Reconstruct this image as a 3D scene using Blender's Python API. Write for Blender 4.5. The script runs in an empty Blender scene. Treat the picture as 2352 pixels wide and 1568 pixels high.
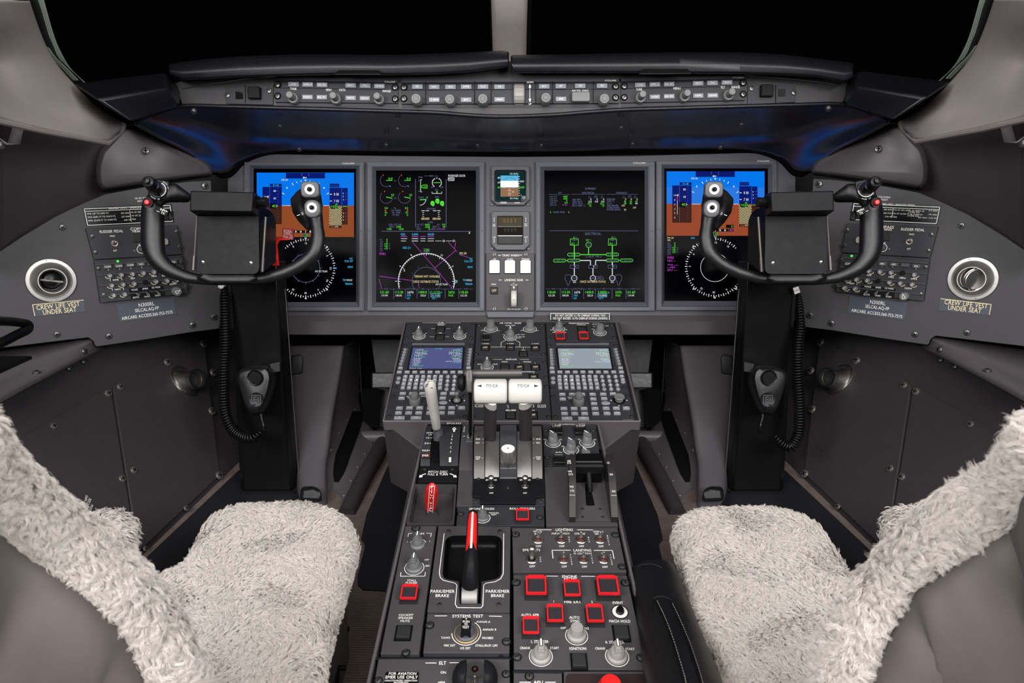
import bpy, bmesh, math, random
import numpy as np
from mathutils import Matrix, Vector
PI = math.pi
random.seed(7); np.random.seed(7)
SC = bpy.context.scene
COL = SC.collection
# ------------------------------------------------------------------ camera, world, lights, exposure
S = 1.683                    # metres per modelling unit
FPX, CX, CY, PITCH, CZ = 1557.0, 1176.0, 784.0, math.radians(20), 0.556
FWD = Vector((0, math.cos(PITCH), -math.sin(PITCH)))
UPV = Vector((0, math.sin(PITCH), math.cos(PITCH)))
RGT = Vector((1, 0, 0))
EYE = Vector((0, 0, CZ)) * S
cd = bpy.data.cameras.new('camera'); cam = bpy.data.objects.new('camera', cd); COL.objects.link(cam)
cam.location = EYE; cam.rotation_euler = (PI / 2 - PITCH, 0, 0)
cd.sensor_width = 36; cd.lens = FPX / 2352 * 36
cd.dof.use_dof = True; cd.dof.focus_distance = 1.45; cd.dof.aperture_fstop = 9
cd.clip_start = 0.02; cd.clip_end = 50
SC.camera = cam
SC.cycles.max_bounces = 6; SC.cycles.diffuse_bounces = 3; SC.cycles.glossy_bounces = 3
wd = bpy.data.worlds.new('world'); SC.world = wd; wd.use_nodes = True
wd.node_tree.nodes['Background'].inputs[0].default_value = (0.6, 0.6, 0.66, 1)
wd.node_tree.nodes['Background'].inputs[1].default_value = 0.0
SC.view_settings.view_transform = 'Standard'; SC.view_settings.look = 'None'
SC.view_settings.exposure = 0.0; SC.view_settings.gamma = 1.0; SC.view_settings.use_curve_mapping = False
def lamp(name, loc, target, size, sy, power, col=(1, 1, 1)):
    l = bpy.data.lights.new(name, 'AREA'); l.shape = 'RECTANGLE'; l.size = size; l.size_y = sy; l.energy = power * .87; l.color = col
    o = bpy.data.objects.new(name, l); COL.objects.link(o); o.location = loc
    o.rotation_euler = (Vector(target) - Vector(loc)).to_track_quat('-Z', 'Y').to_euler()
    return o
lamp('ceiling_softbox', (0, 0.35, 2.1), (0, 1.1, 0.3), 2.2, 1.2, 32, (1, .97, .95))  # unseen soft area light added overhead
lamp('cabin_light', (0, -1.1, 1.95), (0, 1.5, 0.9), 1.8, 0.8, 42, (1, .97, .95))  # added unseen fill behind the camera for the aft-facing panels
lamp('left_dome_light', (-1.0, -0.3, 1.35), (1.0, 1.5, 0.6), 0.6, 0.6, 40, (.97, .98, 1))  # added unseen side fill, brightens the opposite wall
lamp('right_dome_light', (1.0, -0.3, 1.35), (-1.0, 1.5, 0.6), 0.6, 0.6, 40, (.97, .98, 1))  # matching unseen fill added on the right
# ------------------------------------------------------------------ materials
def lin(c):
    return tuple((x / 255 / 12.92 if x / 255 <= .04045 else ((x / 255 + .055) / 1.055) ** 2.4) for x in c) + (1,)
MATS = {}
def mat(name, rgb, rough=.5, metal=0., bump=0., scale=400., var=.06, emit=0., spec=.5, coat=0., alpha=1., trans=0.):
    m = bpy.data.materials.new(name); m.use_nodes = True; MATS[name] = m
    nt = m.node_tree; b = nt.nodes['Principled BSDF']; c = lin(rgb)
    b.inputs['Roughness'].default_value = rough; b.inputs['Metallic'].default_value = metal
    b.inputs['Specular IOR Level'].default_value = spec
    b.inputs['Coat Weight'].default_value = coat
    if trans: b.inputs['Transmission Weight'].default_value = trans
    if alpha < 1: b.inputs['Alpha'].default_value = alpha
    tc = nt.nodes.new('ShaderNodeTexCoord'); nz = nt.nodes.new('ShaderNodeTexNoise')
    nz.inputs['Scale'].default_value = scale / 12; nz.inputs['Detail'].default_value = 5
    nt.links.new(tc.outputs['Object'], nz.inputs['Vector'])
    if emit:
        b.inputs['Base Color'].default_value = (0, 0, 0, 1); b.inputs['Emission Color'].default_value = c
        b.inputs['Emission Strength'].default_value = emit; b.inputs['Specular IOR Level'].default_value = .02; return m
    mx = nt.nodes.new('ShaderNodeMix'); mx.data_type = 'RGBA'
    mx.inputs['A'].default_value = tuple(x * (1 - var) for x in c[:3]) + (1,)
    mx.inputs['B'].default_value = tuple(min(1, x * (1 + var)) for x in c[:3]) + (1,)
    nt.links.new(nz.outputs['Fac'], mx.inputs['Factor']); nt.links.new(mx.outputs['Result'], b.inputs['Base Color'])
    mr = nt.nodes.new('ShaderNodeMapRange'); mr.inputs['To Min'].default_value = rough * .85; mr.inputs['To Max'].default_value = min(1, rough * 1.15)
    nt.links.new(nz.outputs['Fac'], mr.inputs['Value']); nt.links.new(mr.outputs['Result'], b.inputs['Roughness'])
    if bump:
        n2 = nt.nodes.new('ShaderNodeTexNoise'); n2.inputs['Scale'].default_value = scale; n2.inputs['Detail'].default_value = 3
        bp = nt.nodes.new('ShaderNodeBump'); bp.inputs['Strength'].default_value = bump; bp.inputs['Distance'].default_value = .001
        nt.links.new(tc.outputs['Object'], n2.inputs['Vector']); nt.links.new(n2.outputs['Fac'], bp.inputs['Height']); nt.links.new(bp.outputs['Normal'], b.inputs['Normal'])
    return m
mat('panel_grey', (72, 71, 76), .5, bump=.25, scale=900, spec=.3)
mat('bezel_grey', (76, 77, 84), .42, bump=.2, scale=900, spec=.3)
mat('plate_dark', (40, 40, 43), .5, bump=.25, scale=900, spec=.3)
mat('plate_mid', (57, 55, 57), .5, bump=.25, scale=900, spec=.3)
mat('wall_grey', (63, 59, 61), .5, bump=.2, scale=700, spec=.3)
mat('wall_dark', (46, 43, 45), .55, bump=.2, scale=700, spec=.3)
mat('trim_grey', (78, 73, 75), .42, bump=.15, scale=600, spec=.3)
mat('shroud_grey', (74, 70, 73), .3, bump=.05, scale=300)
mat('cream', (158, 149, 145), .42, bump=.1, scale=500)
mat('pad_black', (13, 13, 18), .36, bump=.3, scale=900, spec=.35)
mat('shroud_black', (20, 21, 32), .2, bump=.1, scale=1400, spec=1.)
MATS['shroud_black'].node_tree.nodes['Principled BSDF'].inputs['IOR'].default_value = 1.65
mat('black_gloss', (9, 9, 10), .33, spec=.22)
mat('black_satin', (17, 17, 19), .5, bump=.15, scale=900, spec=.12)
mat('black_matte', (14, 14, 15), .75)
mat('yoke_black', (15, 15, 17), .34, bump=.3, scale=1400, spec=.4)
mat('void', (5, 5, 6), .9, spec=.1)
mat('leather_black', (14, 14, 16), .4, bump=.35, scale=500, spec=.3)
mat('knob_grey', (92, 92, 93), .45)
mat('knob_light', (134, 130, 126), .45)
mat('key_grey', (116, 116, 121), .5)
mat('key_dark', (62, 62, 65), .5)
mat('lens_dark', (44, 41, 44), .25)
mat('white_paint', (186, 182, 175), .42)
mat('ivory', (214, 209, 200), .4)
mat('red_paint', (196, 24, 24), .35)
mat('red_dark', (72, 30, 26), .5)
mat('red_clear', (205, 24, 30), .35)
mat('chrome', (200, 198, 195), .22, 1.)
mat('steel', (175, 172, 168), .34, 1., bump=.05)
mat('alu', (176, 173, 170), .46, 1., bump=.1, scale=300)
mat('drum', (140, 137, 135), .5, .8)
mat('alu_dark', (96, 93, 91), .42, .55)
mat('flap_cheek', (40, 38, 38), .35, .3)
mat('gun', (80, 76, 74), .38, .35)
mat('key_light', (116, 118, 125), .5)
mat('red_dark2', (150, 36, 34), .5)
mat('maroon', (34, 22, 24), .4)
mat('screw', (92, 90, 90), .35, .8)
mat('screw_light', (98, 94, 92), .45, .5)
mat('print_white', (225, 222, 216), .6)
mat('print_gold', (214, 196, 150), .6)
mat('placard_blue', (52, 56, 66), .5)
mat('carpet', (98, 84, 78), .95, bump=1., scale=350, var=.45)
mat('mat_black', (26, 26, 29), .35, bump=.5, scale=60, var=.3)
mat('seat_fabric', (72, 65, 62), .75, bump=.3, scale=900)
mat('seat_base', (92, 86, 84), .5)
mat('seal', (98, 104, 96), .6, bump=.5, scale=500)
mat('brass', (190, 160, 110), .4, .6)
mat('fleece', (196, 188, 181), .9, var=.12, scale=60, spec=.15)
mat('fleece_skin', (178, 168, 160), .95, bump=.6, scale=120, var=.15, spec=.1)
mat('clear_guard', (120, 120, 124), .15)
mat('glass', (2, 2, 3), .9, spec=.0)
mat('screen', (1, 1, 3), .2, spec=.02)
mat('label_white', (215, 213, 208), .5)
_nt = MATS['carpet'].node_tree; _w = _nt.nodes.new('ShaderNodeTexWave'); _w.inputs['Scale'].default_value = 55; _w.inputs['Distortion'].default_value = 2.5; _w.inputs['Detail'].default_value = 3; _w.inputs['Detail Scale'].default_value = 3; _w.bands_direction = 'Y'
_mx = _nt.nodes.new('ShaderNodeMix'); _mx.data_type = 'RGBA'; _mx.blend_type = 'MULTIPLY'; _mx.inputs['Factor'].default_value = .5
_b = _nt.nodes['Principled BSDF']; _l = _b.inputs['Base Color'].links[0].from_socket; _nt.links.new(_nt.nodes['Texture Coordinate'].outputs['Object'], _w.inputs['Vector']); _nt.links.new(_l, _mx.inputs['A']); _nt.links.new(_w.outputs['Color'], _mx.inputs['B']); _nt.links.new(_mx.outputs['Result'], _b.inputs['Base Color'])
for n, c, e in (('e_sky', (0, 118, 235), 1.), ('e_sky2', (40, 120, 225), 1.), ('e_ground', (142, 72, 36), 1.), ('e_ground2', (150, 70, 42), 1.), ('e_navy', (2, 22, 110), 1.),
                ('e_maroon', (62, 30, 22), 1.), ('e_white', (235, 238, 240), 1.), ('e_grey', (120, 124, 170), .75), ('e_green', (90, 235, 60), 1.), ('e_cyan', (70, 190, 245), 1.),
                ('e_magenta', (205, 70, 215), 1.), ('e_amber', (235, 215, 160), 1.), ('e_red', (240, 60, 40), 1.), ('e_black', (3, 4, 12), 1.), ('e_led', (40, 255, 50), 4.),
                ('e_cdu', (82, 88, 135), 1.), ('e_cdu2', (150, 158, 168), 1.), ('e_lamp', (250, 248, 240), 1.1), ('e_off', (255, 226, 180), 1.), ('e_pale', (200, 235, 250), 1.),
                ('e_skylt', (90, 180, 225), 1.), ('e_teal', (4, 40, 42), 1.), ('e_tan', (150, 108, 78), 1.), ('e_lcd', (88, 80, 62), .8), ('e_lcdd', (34, 30, 26), .8), ('e_lcdn', (150, 120, 80), .9), ('e_mist', (70, 100, 190), 1.)):
    mat(n, c, emit=e, rough=.4)
# ------------------------------------------------------------------ mesh builder
class RR(list): pass
def rrect(w, h, r=0, n=3, cx=0, cy=0):
    o = RR(rrect_(w, h, r, n, cx, cy)); o.a = (w, h, r, n, cx, cy); return o
def rrect_(w, h, r=0, n=3, cx=0, cy=0):
    x, y = w / 2, h / 2; r = min(r, x * .999, y * .999)
    if r <= 0: return [(cx - x, cy - y), (cx + x, cy - y), (cx + x, cy + y), (cx - x, cy + y)]
    o = []
    for (sx, sy, a) in ((1, -1, -PI / 2), (1, 1, 0), (-1, 1, PI / 2), (-1, -1, PI)):
        for k in range(n + 1):
            t = a + PI / 2 * k / n
            o.append((cx + sx * (x - r) + r * math.cos(t), cy + sy * (y - r) + r * math.sin(t)))
    return o
def area2(p): return sum(p[i][0] * p[(i + 1) % len(p)][1] - p[(i + 1) % len(p)][0] * p[i][1] for i in range(len(p)))
def inset(poly, d):
    if abs(d) < 1e-9: return list(poly)
    n = len(poly); o = []
    for i in range(n):
        p0, p1, p2 = Vector(poly[i - 1]), Vector(poly[i]), Vector(poly[(i + 1) % n])
        a, b = (p1 - p0), (p2 - p1)
        if a.length < 1e-9 or b.length < 1e-9: o.append(tuple(p1)); continue
        a.normalize(); b.normalize()
        na, nb = Vector((-a.y, a.x)), Vector((-b.y, b.x))
        m = na + nb
        if m.length < 1e-6: m = na
        m.normalize(); k = max(.35, m.dot(na))
        o.append((p1.x + m.x * d / k, p1.y + m.y * d / k))
    return o
def roundpoly(poly, r, n=4):
    o = []; N = len(poly)
    rr = r if isinstance(r, (list, tuple)) else [r] * N
    for i in range(N):
        p0, p1, p2 = Vector(poly[i - 1]), Vector(poly[i]), Vector(poly[(i + 1) % N])
        a, b = p0 - p1, p2 - p1
        q = min(rr[i], a.length * .45, b.length * .45)
        if q < 1e-6: o.append(tuple(p1)); continue
        s, e = p1 + a.normalized() * q, p1 + b.normalized() * q
        for k in range(n + 1):
            t = k / n; v = s * (1 - t) ** 2 + p1 * 2 * t * (1 - t) + e * t * t; o.append(tuple(v))
    return o
def roundpoly3(poly, rr, n=4):
    o = []; N = len(poly)
    for i in range(N):
        p0, p1, p2 = Vector(poly[i - 1]), Vector(poly[i]), Vector(poly[(i + 1) % N]); a, b = p0 - p1, p2 - p1
        q_ = min(rr[i], a.length * .45, b.length * .45); s, e = p1 + a.normalized() * q_, p1 + b.normalized() * q_
        for k in range(n + 1): t = k / n; o.append(tuple(s * (1 - t) ** 2 + p1 * 2 * t * (1 - t) + e * t * t))
    return o
def spline(pts, n=6, closed=False):
    P = [Vector(p) for p in pts]; o = []; N = len(P)
    rng = range(N if closed else N - 1)
    for i in rng:
        if closed: a, b, c, d = P[i - 1], P[i], P[(i + 1) % N], P[(i + 2) % N]
        else: a, b, c, d = P[max(i - 1, 0)], P[i], P[i + 1], P[min(i + 2, N - 1)]
        for k in range(n):
            t = k / n
            o.append(.5 * ((2 * b) + (c - a) * t + (2 * a - 5 * b + 4 * c - d) * t * t + (3 * b - a - 3 * c + d) * t ** 3))
    if not closed: o.append(P[-1])
    return o
GL = {}
def glyph(ch):
    if ch in GL: return GL[ch]
    def ev(s, off=0.):
        cu = bpy.data.curves.new('g', 'FONT'); cu.body = s; cu.resolution_u = 2; cu.offset = off
        ob = bpy.data.objects.new('g', cu); me = ob.to_mesh()
        v = [(p.co.x, p.co.y) for p in me.vertices]; f = [tuple(p.vertices) for p in me.polygons]
        ob.to_mesh_clear(); bpy.data.objects.remove(ob); bpy.data.curves.remove(cu)
        return v, f
    v, f = ev(ch)
    if 'HH' not in GL:
        a, _ = ev('HH'); GL['HH'] = max(x for x, y in a); GL['cap'] = max(y for x, y in a)
    b, _ = ev('H' + ch + 'H'); adv = max(x for x, y in b) - GL['HH']
    GL[ch] = (v, f, adv); return GL[ch]
class MB:
    def __init__(s): s.v = []; s.f = []; s.rd = False
    def add(s, vs, fs, M=None):
        o = len(s.v)
        s.v += [tuple(M @ Vector(p)) if M is not None else tuple(p) for p in vs]
        s.f += [tuple(o + i for i in f) for f in fs]; return s
    def ring_loft(s, rings, M=None, cap0=True, cap1=True, closed=True):
        n = len(rings[0]); vs = [p for r in rings for p in r]; fs = []
        for k in range(len(rings) - 1):
            for i in range(n if closed else n - 1):
                j = (i + 1) % n
                fs.append((k * n + i, k * n + j, (k + 1) * n + j, (k + 1) * n + i))
        if cap0: fs.append(tuple(reversed(range(n))))
        if cap1: fs.append(tuple((len(rings) - 1) * n + i for i in range(n)))
        return s.add(vs, fs, M)
    def slab(s, poly, levels, M=None, cap0=False, cap1=True):
        if isinstance(poly, RR):
            w_, h_, r_, n_, x_, y_ = poly.a; r_ = min(r_, w_ * .49, h_ * .49)
            return s.ring_loft([[(x, y, z) for x, y in rrect_(w_ - 2 * d, h_ - 2 * d, max(r_ - d, 2e-5) if r_ > 0 else 0, n_, x_, y_)] for d, z in levels], M, cap0, cap1)
        if area2(poly) < 0: poly = poly[::-1]
        return s.ring_loft([[(x, y, z) for x, y in inset(poly, d)] for d, z in levels], M, cap0, cap1)
    def box(s, x0, x1, y0, y1, z0, z1, ch=0, M=None):
        p = [(x0, y0), (x1, y0), (x1, y1), (x0, y1)]
        return s.slab(p, [(0, z0), (0, z1 - ch), (ch, z1)] if ch else [(0, z0), (0, z1)], M, True)
    def lathe(s, prof, n=24, M=None, flute=0, fd=0):
        s.rd = True
        rings = []
        for r, z in prof:
            rr = max(r, 1e-6)
            rings.append([(rr * (1 - (fd if (flute and i % 2 and 0 < z) else 0)) * math.cos(2 * PI * i / n), rr * (1 - (fd if (flute and i % 2 and 0 < z) else 0)) * math.sin(2 * PI * i / n), z) for i in range(n)])
        return s.ring_loft(rings, M, True, True)
    def tube(s, path, r, n=8, M=None, closed=False, ry=None, up=None):
        s.rd = True; P = [Vector(p) for p in path]; N = len(P)
        R = r if isinstance(r, (list, tuple)) else [r] * N
        RY = (ry if isinstance(ry, (list, tuple)) else [ry] * N) if ry is not None else R
        rings = []; ref = Vector(up) if up is not None else None
        for i in range(N):
            t = (P[(i + 1) % N] - P[i - 1]) if closed else (P[min(i + 1, N - 1)] - P[max(i - 1, 0)])
            if t.length < 1e-9: t = Vector((0, 0, 1))
            t.normalize()
            if ref is None: ref = Vector((0, 0, 1)) if abs(t.z) < .9 else Vector((1, 0, 0))
            b = ref - t * ref.dot(t)
            if b.length < 1e-5: b = t.orthogonal()
            b.normalize(); a = t.cross(b)
            if up is None: ref = b
            rings.append([tuple(P[i] + a * R[i] * math.cos(2 * PI * k / n) + b * RY[i] * math.sin(2 * PI * k / n)) for k in range(n)])
        if closed: rings.append(rings[0]); return s.ring_loft(rings, M, False, False)
        return s.ring_loft(rings, M)
    def line(s, p, q, w, z, M=None):
        p, q = Vector(p), Vector(q); d = q - p
        if d.length < 1e-9: return s
        d.normalize(); n = Vector((-d.y, d.x)) * w / 2
        return s.add([(p.x - n.x, p.y - n.y, z), (q.x - n.x, q.y - n.y, z), (q.x + n.x, q.y + n.y, z), (p.x + n.x, p.y + n.y, z)], [(0, 1, 2, 3)], M)
    def poly(s, pts, w, z, closed=False, M=None):
        for i in range(len(pts) - (0 if closed else 1)): s.line(pts[i], pts[(i + 1) % len(pts)], w, z, M)
        return s
    def arc(s, cx, cy, r, a0, a1, w, z, n=28, M=None, ry=None):
        ry = ry or r; vs = []
        for i in range(n + 1):
            t = a0 + (a1 - a0) * i / n
            vs += [(cx + (r - w / 2) * math.cos(t), cy + (ry - w / 2) * math.sin(t), z), (cx + (r + w / 2) * math.cos(t), cy + (ry + w / 2) * math.sin(t), z)]
        return s.add(vs, [(2 * i, 2 * i + 1, 2 * i + 3, 2 * i + 2) for i in range(n)], M)
    def disc(s, cx, cy, r, z, n=16, M=None, ry=None):
        ry = ry or r
        return s.add([(cx + r * math.cos(2 * PI * i / n), cy + ry * math.sin(2 * PI * i / n), z) for i in range(n)], [tuple(range(n))], M)
    def text(s, t, cx, cy, W, H, z, M=None, ang=0, align='c'):
        x = 0; items = []
        for ch in t:
            if ch == ' ': x += .38; continue
            v, f, a = glyph(ch); items.append((x, v, f)); x += a
        if not items: return s
        x = max(o + max(p[0] for p in v) for o, v, f in items); cap = GL['cap']
        sy = H / cap; sx = (W / x) if W else sy * .92
        ww = sx * x; off = {'c': -ww / 2, 'l': 0, 'r': -ww}[align]
        ca, sa = math.cos(ang), math.sin(ang)
        for o, v, f in items:
            vs = []
            for px, py in v:
                a, b = off + (o + px) * sx, (py - cap / 2) * sy
                vs.append((cx + a * ca - b * sa, cy + a * sa + b * ca, z))
            s.add(vs, f, M)
        return s
    def mesh(s, name, smooth=35, fixn=True):
        if smooth == 35: smooth = 40 if s.rd else 20
        me = bpy.data.meshes.new(name); me.from_pydata(s.v, [], s.f)
        if fixn:
            bm = bmesh.new(); bm.from_mesh(me); bmesh.ops.recalc_face_normals(bm, faces=bm.faces); bm.to_mesh(me); bm.free()
        if smooth:
            me.shade_smooth(); me.set_sharp_from_angle(angle=math.radians(smooth))
        return me
def link(name, data, m, parent=None, M=None):
    o = bpy.data.objects.new(name, data); COL.objects.link(o)
    if m is not None and hasattr(data, 'materials') and not data.materials: data.materials.append(MATS[m] if isinstance(m, str) else m)
    if parent is not None: o.parent = parent
    if M is not None: o.matrix_basis = M
    return o
def part(name, mb, m, parent=None, M=None, smooth=35, fixn=True, label=None):
    o = link(name, mb.mesh(name, smooth, fixn), m, parent, M)
    if label: o['label'] = label
    return o
CACHE = {}
def cpart(key, name, fn, m, parent, M, smooth=35, label=None):
    k = (key, m)
    if k not in CACHE:
        mb = MB(); fn(mb); me = mb.mesh(name, smooth); me.materials.append(MATS[m]); CACHE[k] = me
    o = link(name, CACHE[k], None, parent, M)
    if label: o['label'] = label
    return o
def tag(o, label=None, cat=None, group=None, kind=None):
    if label: o['label'] = label
    if cat: o['category'] = cat
    if group: o['group'] = group
    if kind: o['kind'] = kind
    return o
def empty(name, M, label=None, cat=None, group=None):
    o = bpy.data.objects.new(name, None); COL.objects.link(o); o.empty_display_size = .05
    o.matrix_world = M if isinstance(M, Matrix) else Matrix.Translation(Vector(M))
    return tag(o, label, cat, group)
# ------------------------------------------------------------------ reading positions off the photograph
VX, VY, VS, MIR, DY = 0., 0., 1., False, 0.
def view(x, y, s): 
    global VX, VY, VS; VX, VY, VS = x, y, s
def mirror(on, dy=0.):
    global MIR, DY; MIR = on; DY = dy if on else 0.
def q(x, y):
    x, y = VX + x / VS, VY + y / VS
    return (2352 - x, y + DY) if MIR else (x, y)
def rayd(px, py): return RGT * ((px - CX) / FPX) - UPV * ((py - CY) / FPX) + FWD
def wp(x, y, w):
    """world point seen at view position x, y at optical depth w (modelling units)"""
    return EYE + rayd(*q(x, y)) * (w * S)
def floorp(x, y, z=0.):
    r = rayd(*q(x, y)); return EYE + r * ((z * S - EYE.z) / r.z)
class Plane:
    def __init__(s, p, n): s.p = Vector(p); s.n = Vector(n).normalized()
    def hit(s, px, py, h=0.):
        r = rayd(px, py); return EYE + r * ((s.p + s.n * h - EYE).dot(s.n) / r.dot(s.n))
    def w(s, x, y):
        return (s.hit(*q(x, y)) - EYE).dot(FWD) / S
class Unit:
    """a panel-mounted thing: an Empty whose local x, y lie in the panel and z points out of it"""
    def __init__(s, name, label, cat, pl, corners, group=None, parent=None):
        s.pl = pl; c = [pl.hit(*q(*k)) for k in corners]
        s.o = sum(c, Vector()) / len(c)
        ex = (c[1] - c[0]) + (c[2] - c[3])
        if MIR: ex = -ex
        ex = (ex - pl.n * ex.dot(pl.n)).normalized(); ey = pl.n.cross(ex)
        s.M = Matrix((ex, ey, pl.n)).transposed().to_4x4(); s.M.translation = s.o; s.I = s.M.inverted()
        s.e = empty(name, s.M, label, cat, group) if parent is None else parent
        s.s = (s.o - EYE).dot(FWD) / FPX
        s.poly = [s.loc(*k) for k in corners]; s.L = {}; s.corners = corners
    def loc(s, x, y, h=0.):
        v = s.I @ s.pl.hit(*q(x, y), h); return (v.x, v.y)
    def sx(s, x, y, d, h=0.): a, b = s.loc(x - d / 2, y, h), s.loc(x + d / 2, y, h); return math.hypot(a[0] - b[0], a[1] - b[1])
    def sy(s, x, y, d, h=0.): a, b = s.loc(x, y - d / 2, h), s.loc(x, y + d / 2, h); return abs(a[1] - b[1])
    def lmb(s, m):
        if m not in s.L: s.L[m] = MB()
        return s.L[m]
    def text(s, t, x, y, W, H, m='print_white', h=.0006, ang=0, align='c'):
        a, b = s.loc(x, y, h)
        s.lmb(m).text(t, a, b, s.sx(x, y, W, h) if W else 0, s.sy(x, y, H, h), h, ang=ang, align=align)
    def line(s, pts, w, m='print_white', h=.0005, closed=False):
        s.lmb(m).poly([s.loc(*p, h) for p in pts], w / VS * s.s, h, closed)
    def arc(s, x, y, r, a0, a1, w, m='print_white', h=.0005):
        a, b = s.loc(x, y, h); s.lmb(m).arc(a, b, s.sx(x, y, r, h), math.radians(a0), math.radians(a1), w / VS * s.s, h)
    def quad(s, x0, y0, x1, y1, m, h=.0004):
        p = [s.loc(x0, y0, h), s.loc(x1, y0, h), s.loc(x1, y1, h), s.loc(x0, y1, h)]
        s.lmb(m).add([(a, b, h) for a, b in p], [(0, 1, 2, 3)])
    def done(s, name='lettering'):
        for m, mb in s.L.items():
            if mb.v:
                o = part(name, mb, m, s.e, smooth=0, fixn=False); o['kind'] = 'stuff'
        s.L = {}
    def plate(s, m, t=.004, r=.002, ch=.0008, name='faceplate', corners=None, z0=None, h=0., label=None):
        p = [s.loc(*k, h) for k in (corners or s.corners)]
        mb = MB(); z0 = h - t if z0 is None else z0
        mb.slab(roundpoly(p, r) if r else p, [(0, z0), (0, h - ch), (ch * .4, h - ch * .3), (ch, h)], cap0=True)
        return part(name, mb, m, s.e, label=label)
    def T(s, x, y, h=0., z=0., ang=0.):
        a, b = s.loc(x, y, h); return Matrix.Translation((a, b, z)) @ Matrix.Rotation(ang, 4, 'Z')
    # ---- controls
    def button(s, x, y, w, h, ht=.004, m='key_grey', t=None, tw=None, th=None, tm='print_white', name='button', r=.12, well=None, crown=0., ty=0):
        a, b = s.loc(x, y, ht); W, H = s.sx(x, y, w, ht), s.sy(x, y, h, ht); W, H = round(W, 4), round(H, 4)
        R = min(W, H) * r; c = min(W, H) * .08
        o = cpart(('btn', W, H, ht, r), name, lambda mb: mb.slab(rrect(W, H, R), [(0, -.001), (0, ht - c), (c * .4, ht - c * .3), (c, ht)]), m, s.e, Matrix.Translation((a, b, 0)))
        if well:
            mb = MB(); d = max(well, .0006); mb.slab(rrect(W + 2 * d, H + 2 * d, R), [(0, 0.0001), (0, .0004)]); part('button_well', mb, 'void', s.e, Matrix.Translation((a, b, 0)))
        if t:
            mb = MB(); mb.text(t, 0, ty * H, (tw and s.sx(x, y, tw, ht)) or 0, s.sy(x, y, th or h * .42, ht), ht + .0003); part('lettering', mb, tm, o, smooth=0, fixn=False)
        return o
    def key_round(s, x, y, w, h, ht=.003, m='key_grey', t=None, th=None):
        a, b = s.loc(x, y, ht); W, H = round(s.sx(x, y, w, ht), 4), round(s.sy(x, y, h, ht), 4)
        def f(mb):
            p = [(W / 2 * math.cos(i * PI / 9), H / 2 * math.sin(i * PI / 9)) for i in range(18)]; mb.slab(p, [(0, -.001), (0, ht * .7), (W * .08, ht)])
        o = cpart(('kr', W, H, ht), 'key', f, m, s.e, Matrix.Translation((a, b, 0)))
        if t:
            mb = MB(); mb.text(t, 0, 0, 0, s.sy(x, y, th or h * .5, ht), ht + .0003); part('lettering', mb, 'print_white', o, smooth=0, fixn=False)
        return o
    def screw(s, x, y, r=9, m='screw', slot='x', well=True, name='screw', side=0):
        R = round(s.sx(x, y, r), 4); a = (hash((round(x), round(y))) % 6) * .5
        def f(mb):
            mb.lathe([(R, 0), (R, R * .15), (R * .85, R * .38), (R * .3, R * .5)], 16)
        def g(mb):
            mb.box(-R * .6, R * .6, -R * .12, R * .12, R * .3, R * .53)
            if slot == 'x': mb.box(-R * .12, R * .12, -R * .6, R * .6, R * .3, R * .531)
        M = s.T(x, y, 0, 0, a)
        o = cpart(('scr', R), name, f, m, s.e, M)
        cpart(('scrs', R, slot), 'slot', g, 'void', o, Matrix())
        if well:
            k = R * 1.25
            def h(mb):
                n = 20; mb.add([(c * math.cos(2 * PI * i / n), c * math.sin(2 * PI * i / n), z) for c, z in ((k, .0002), (R * .95, .0006)) for i in range(n)], [(i, (i + 1) % n, n + (i + 1) % n, n + i) for i in range(n)])
                mb.disc(0, 0, k, .0003, 20)
                if side: mb.add([(min(0, side * k * 1.5), -k, .0003), (max(0, side * k * 1.5), -k, .0003), (max(0, side * k * 1.5), k, .0003), (min(0, side * k * 1.5), k, .0003)], [(0, 1, 2, 3)])
            cpart(('scrw', R, side), 'fastener_recess', h, 'void', s.e, s.T(x, y), smooth=0)
        return o
    def knob(s, x, y, r, kind='round', m='knob_grey', ht=1.6, ang=0., mark=True, tilt=0):
        if s.pl is not PL_G and kind != 'small': ht *= .92 if kind == 'pointer' else .85
        R = round(s.sx(x, y, r), 4); M = s.T(x, y, 0, 0, math.radians(ang))
        def f(mb):
            if kind == 'round':
                mb.lathe([(R * 1., 0), (R * 1., R * .25), (R * .93, R * .35), (R * .74, R * .42), (R * .7, R * .5), (R * .66, R * ht * .92), (R * .6, R * ht), (0, R * ht)], 28)
            elif kind == 'fluted':
                mb.lathe([(R * .9, 0), (R * .9, R * .2), (R, R * .3), (R * .95, R * ht * .9), (R * .82, R * ht), (R * .5, R * ht), (R * .45, R * ht * .97), (0, R * ht * .97)], 24, flute=1, fd=.07)
            elif kind == 'dual':
                mb.lathe([(R * 1, 0), (R * 1.03, R * .3), (R, R * .9), (R * .92, R * 1.05), (R * .66, R * 1.08), (R * .66, R * ht * .93), (R * .58, R * ht), (R * .3, R * ht), (0, R * ht)], 24, flute=1, fd=.05)
            elif kind == 'pointer':
                mb.lathe([(R * 1.02, 0), (R * 1.02, R * .18), (R * .92, R * .3), (R * .78, R * .36), (R * .66, R * ht * .62), (R * .55, R * ht * .7), (0, R * ht * .7)], 28)
                p = roundpoly([(-R * .4, -R * .62), (R * .4, -R * .62), (R * .42, R * .55), (R * .16, R * .86), (-R * .16, R * .86), (-R * .42, R * .55)], R * .12, 3)
                mb.slab(p, [(0, R * .3), (R * .04, R * ht * .6), (R * .08, R * ht * .93), (R * .16, R * ht)])
            elif kind == 'small':
                mb.lathe([(R, 0), (R * .98, R * .9), (R * .86, R * 1.15), (0, R * 1.2)], 18)
        o = cpart(('knob', kind, R, ht), 'knob', f, m, s.e, M)
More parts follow.
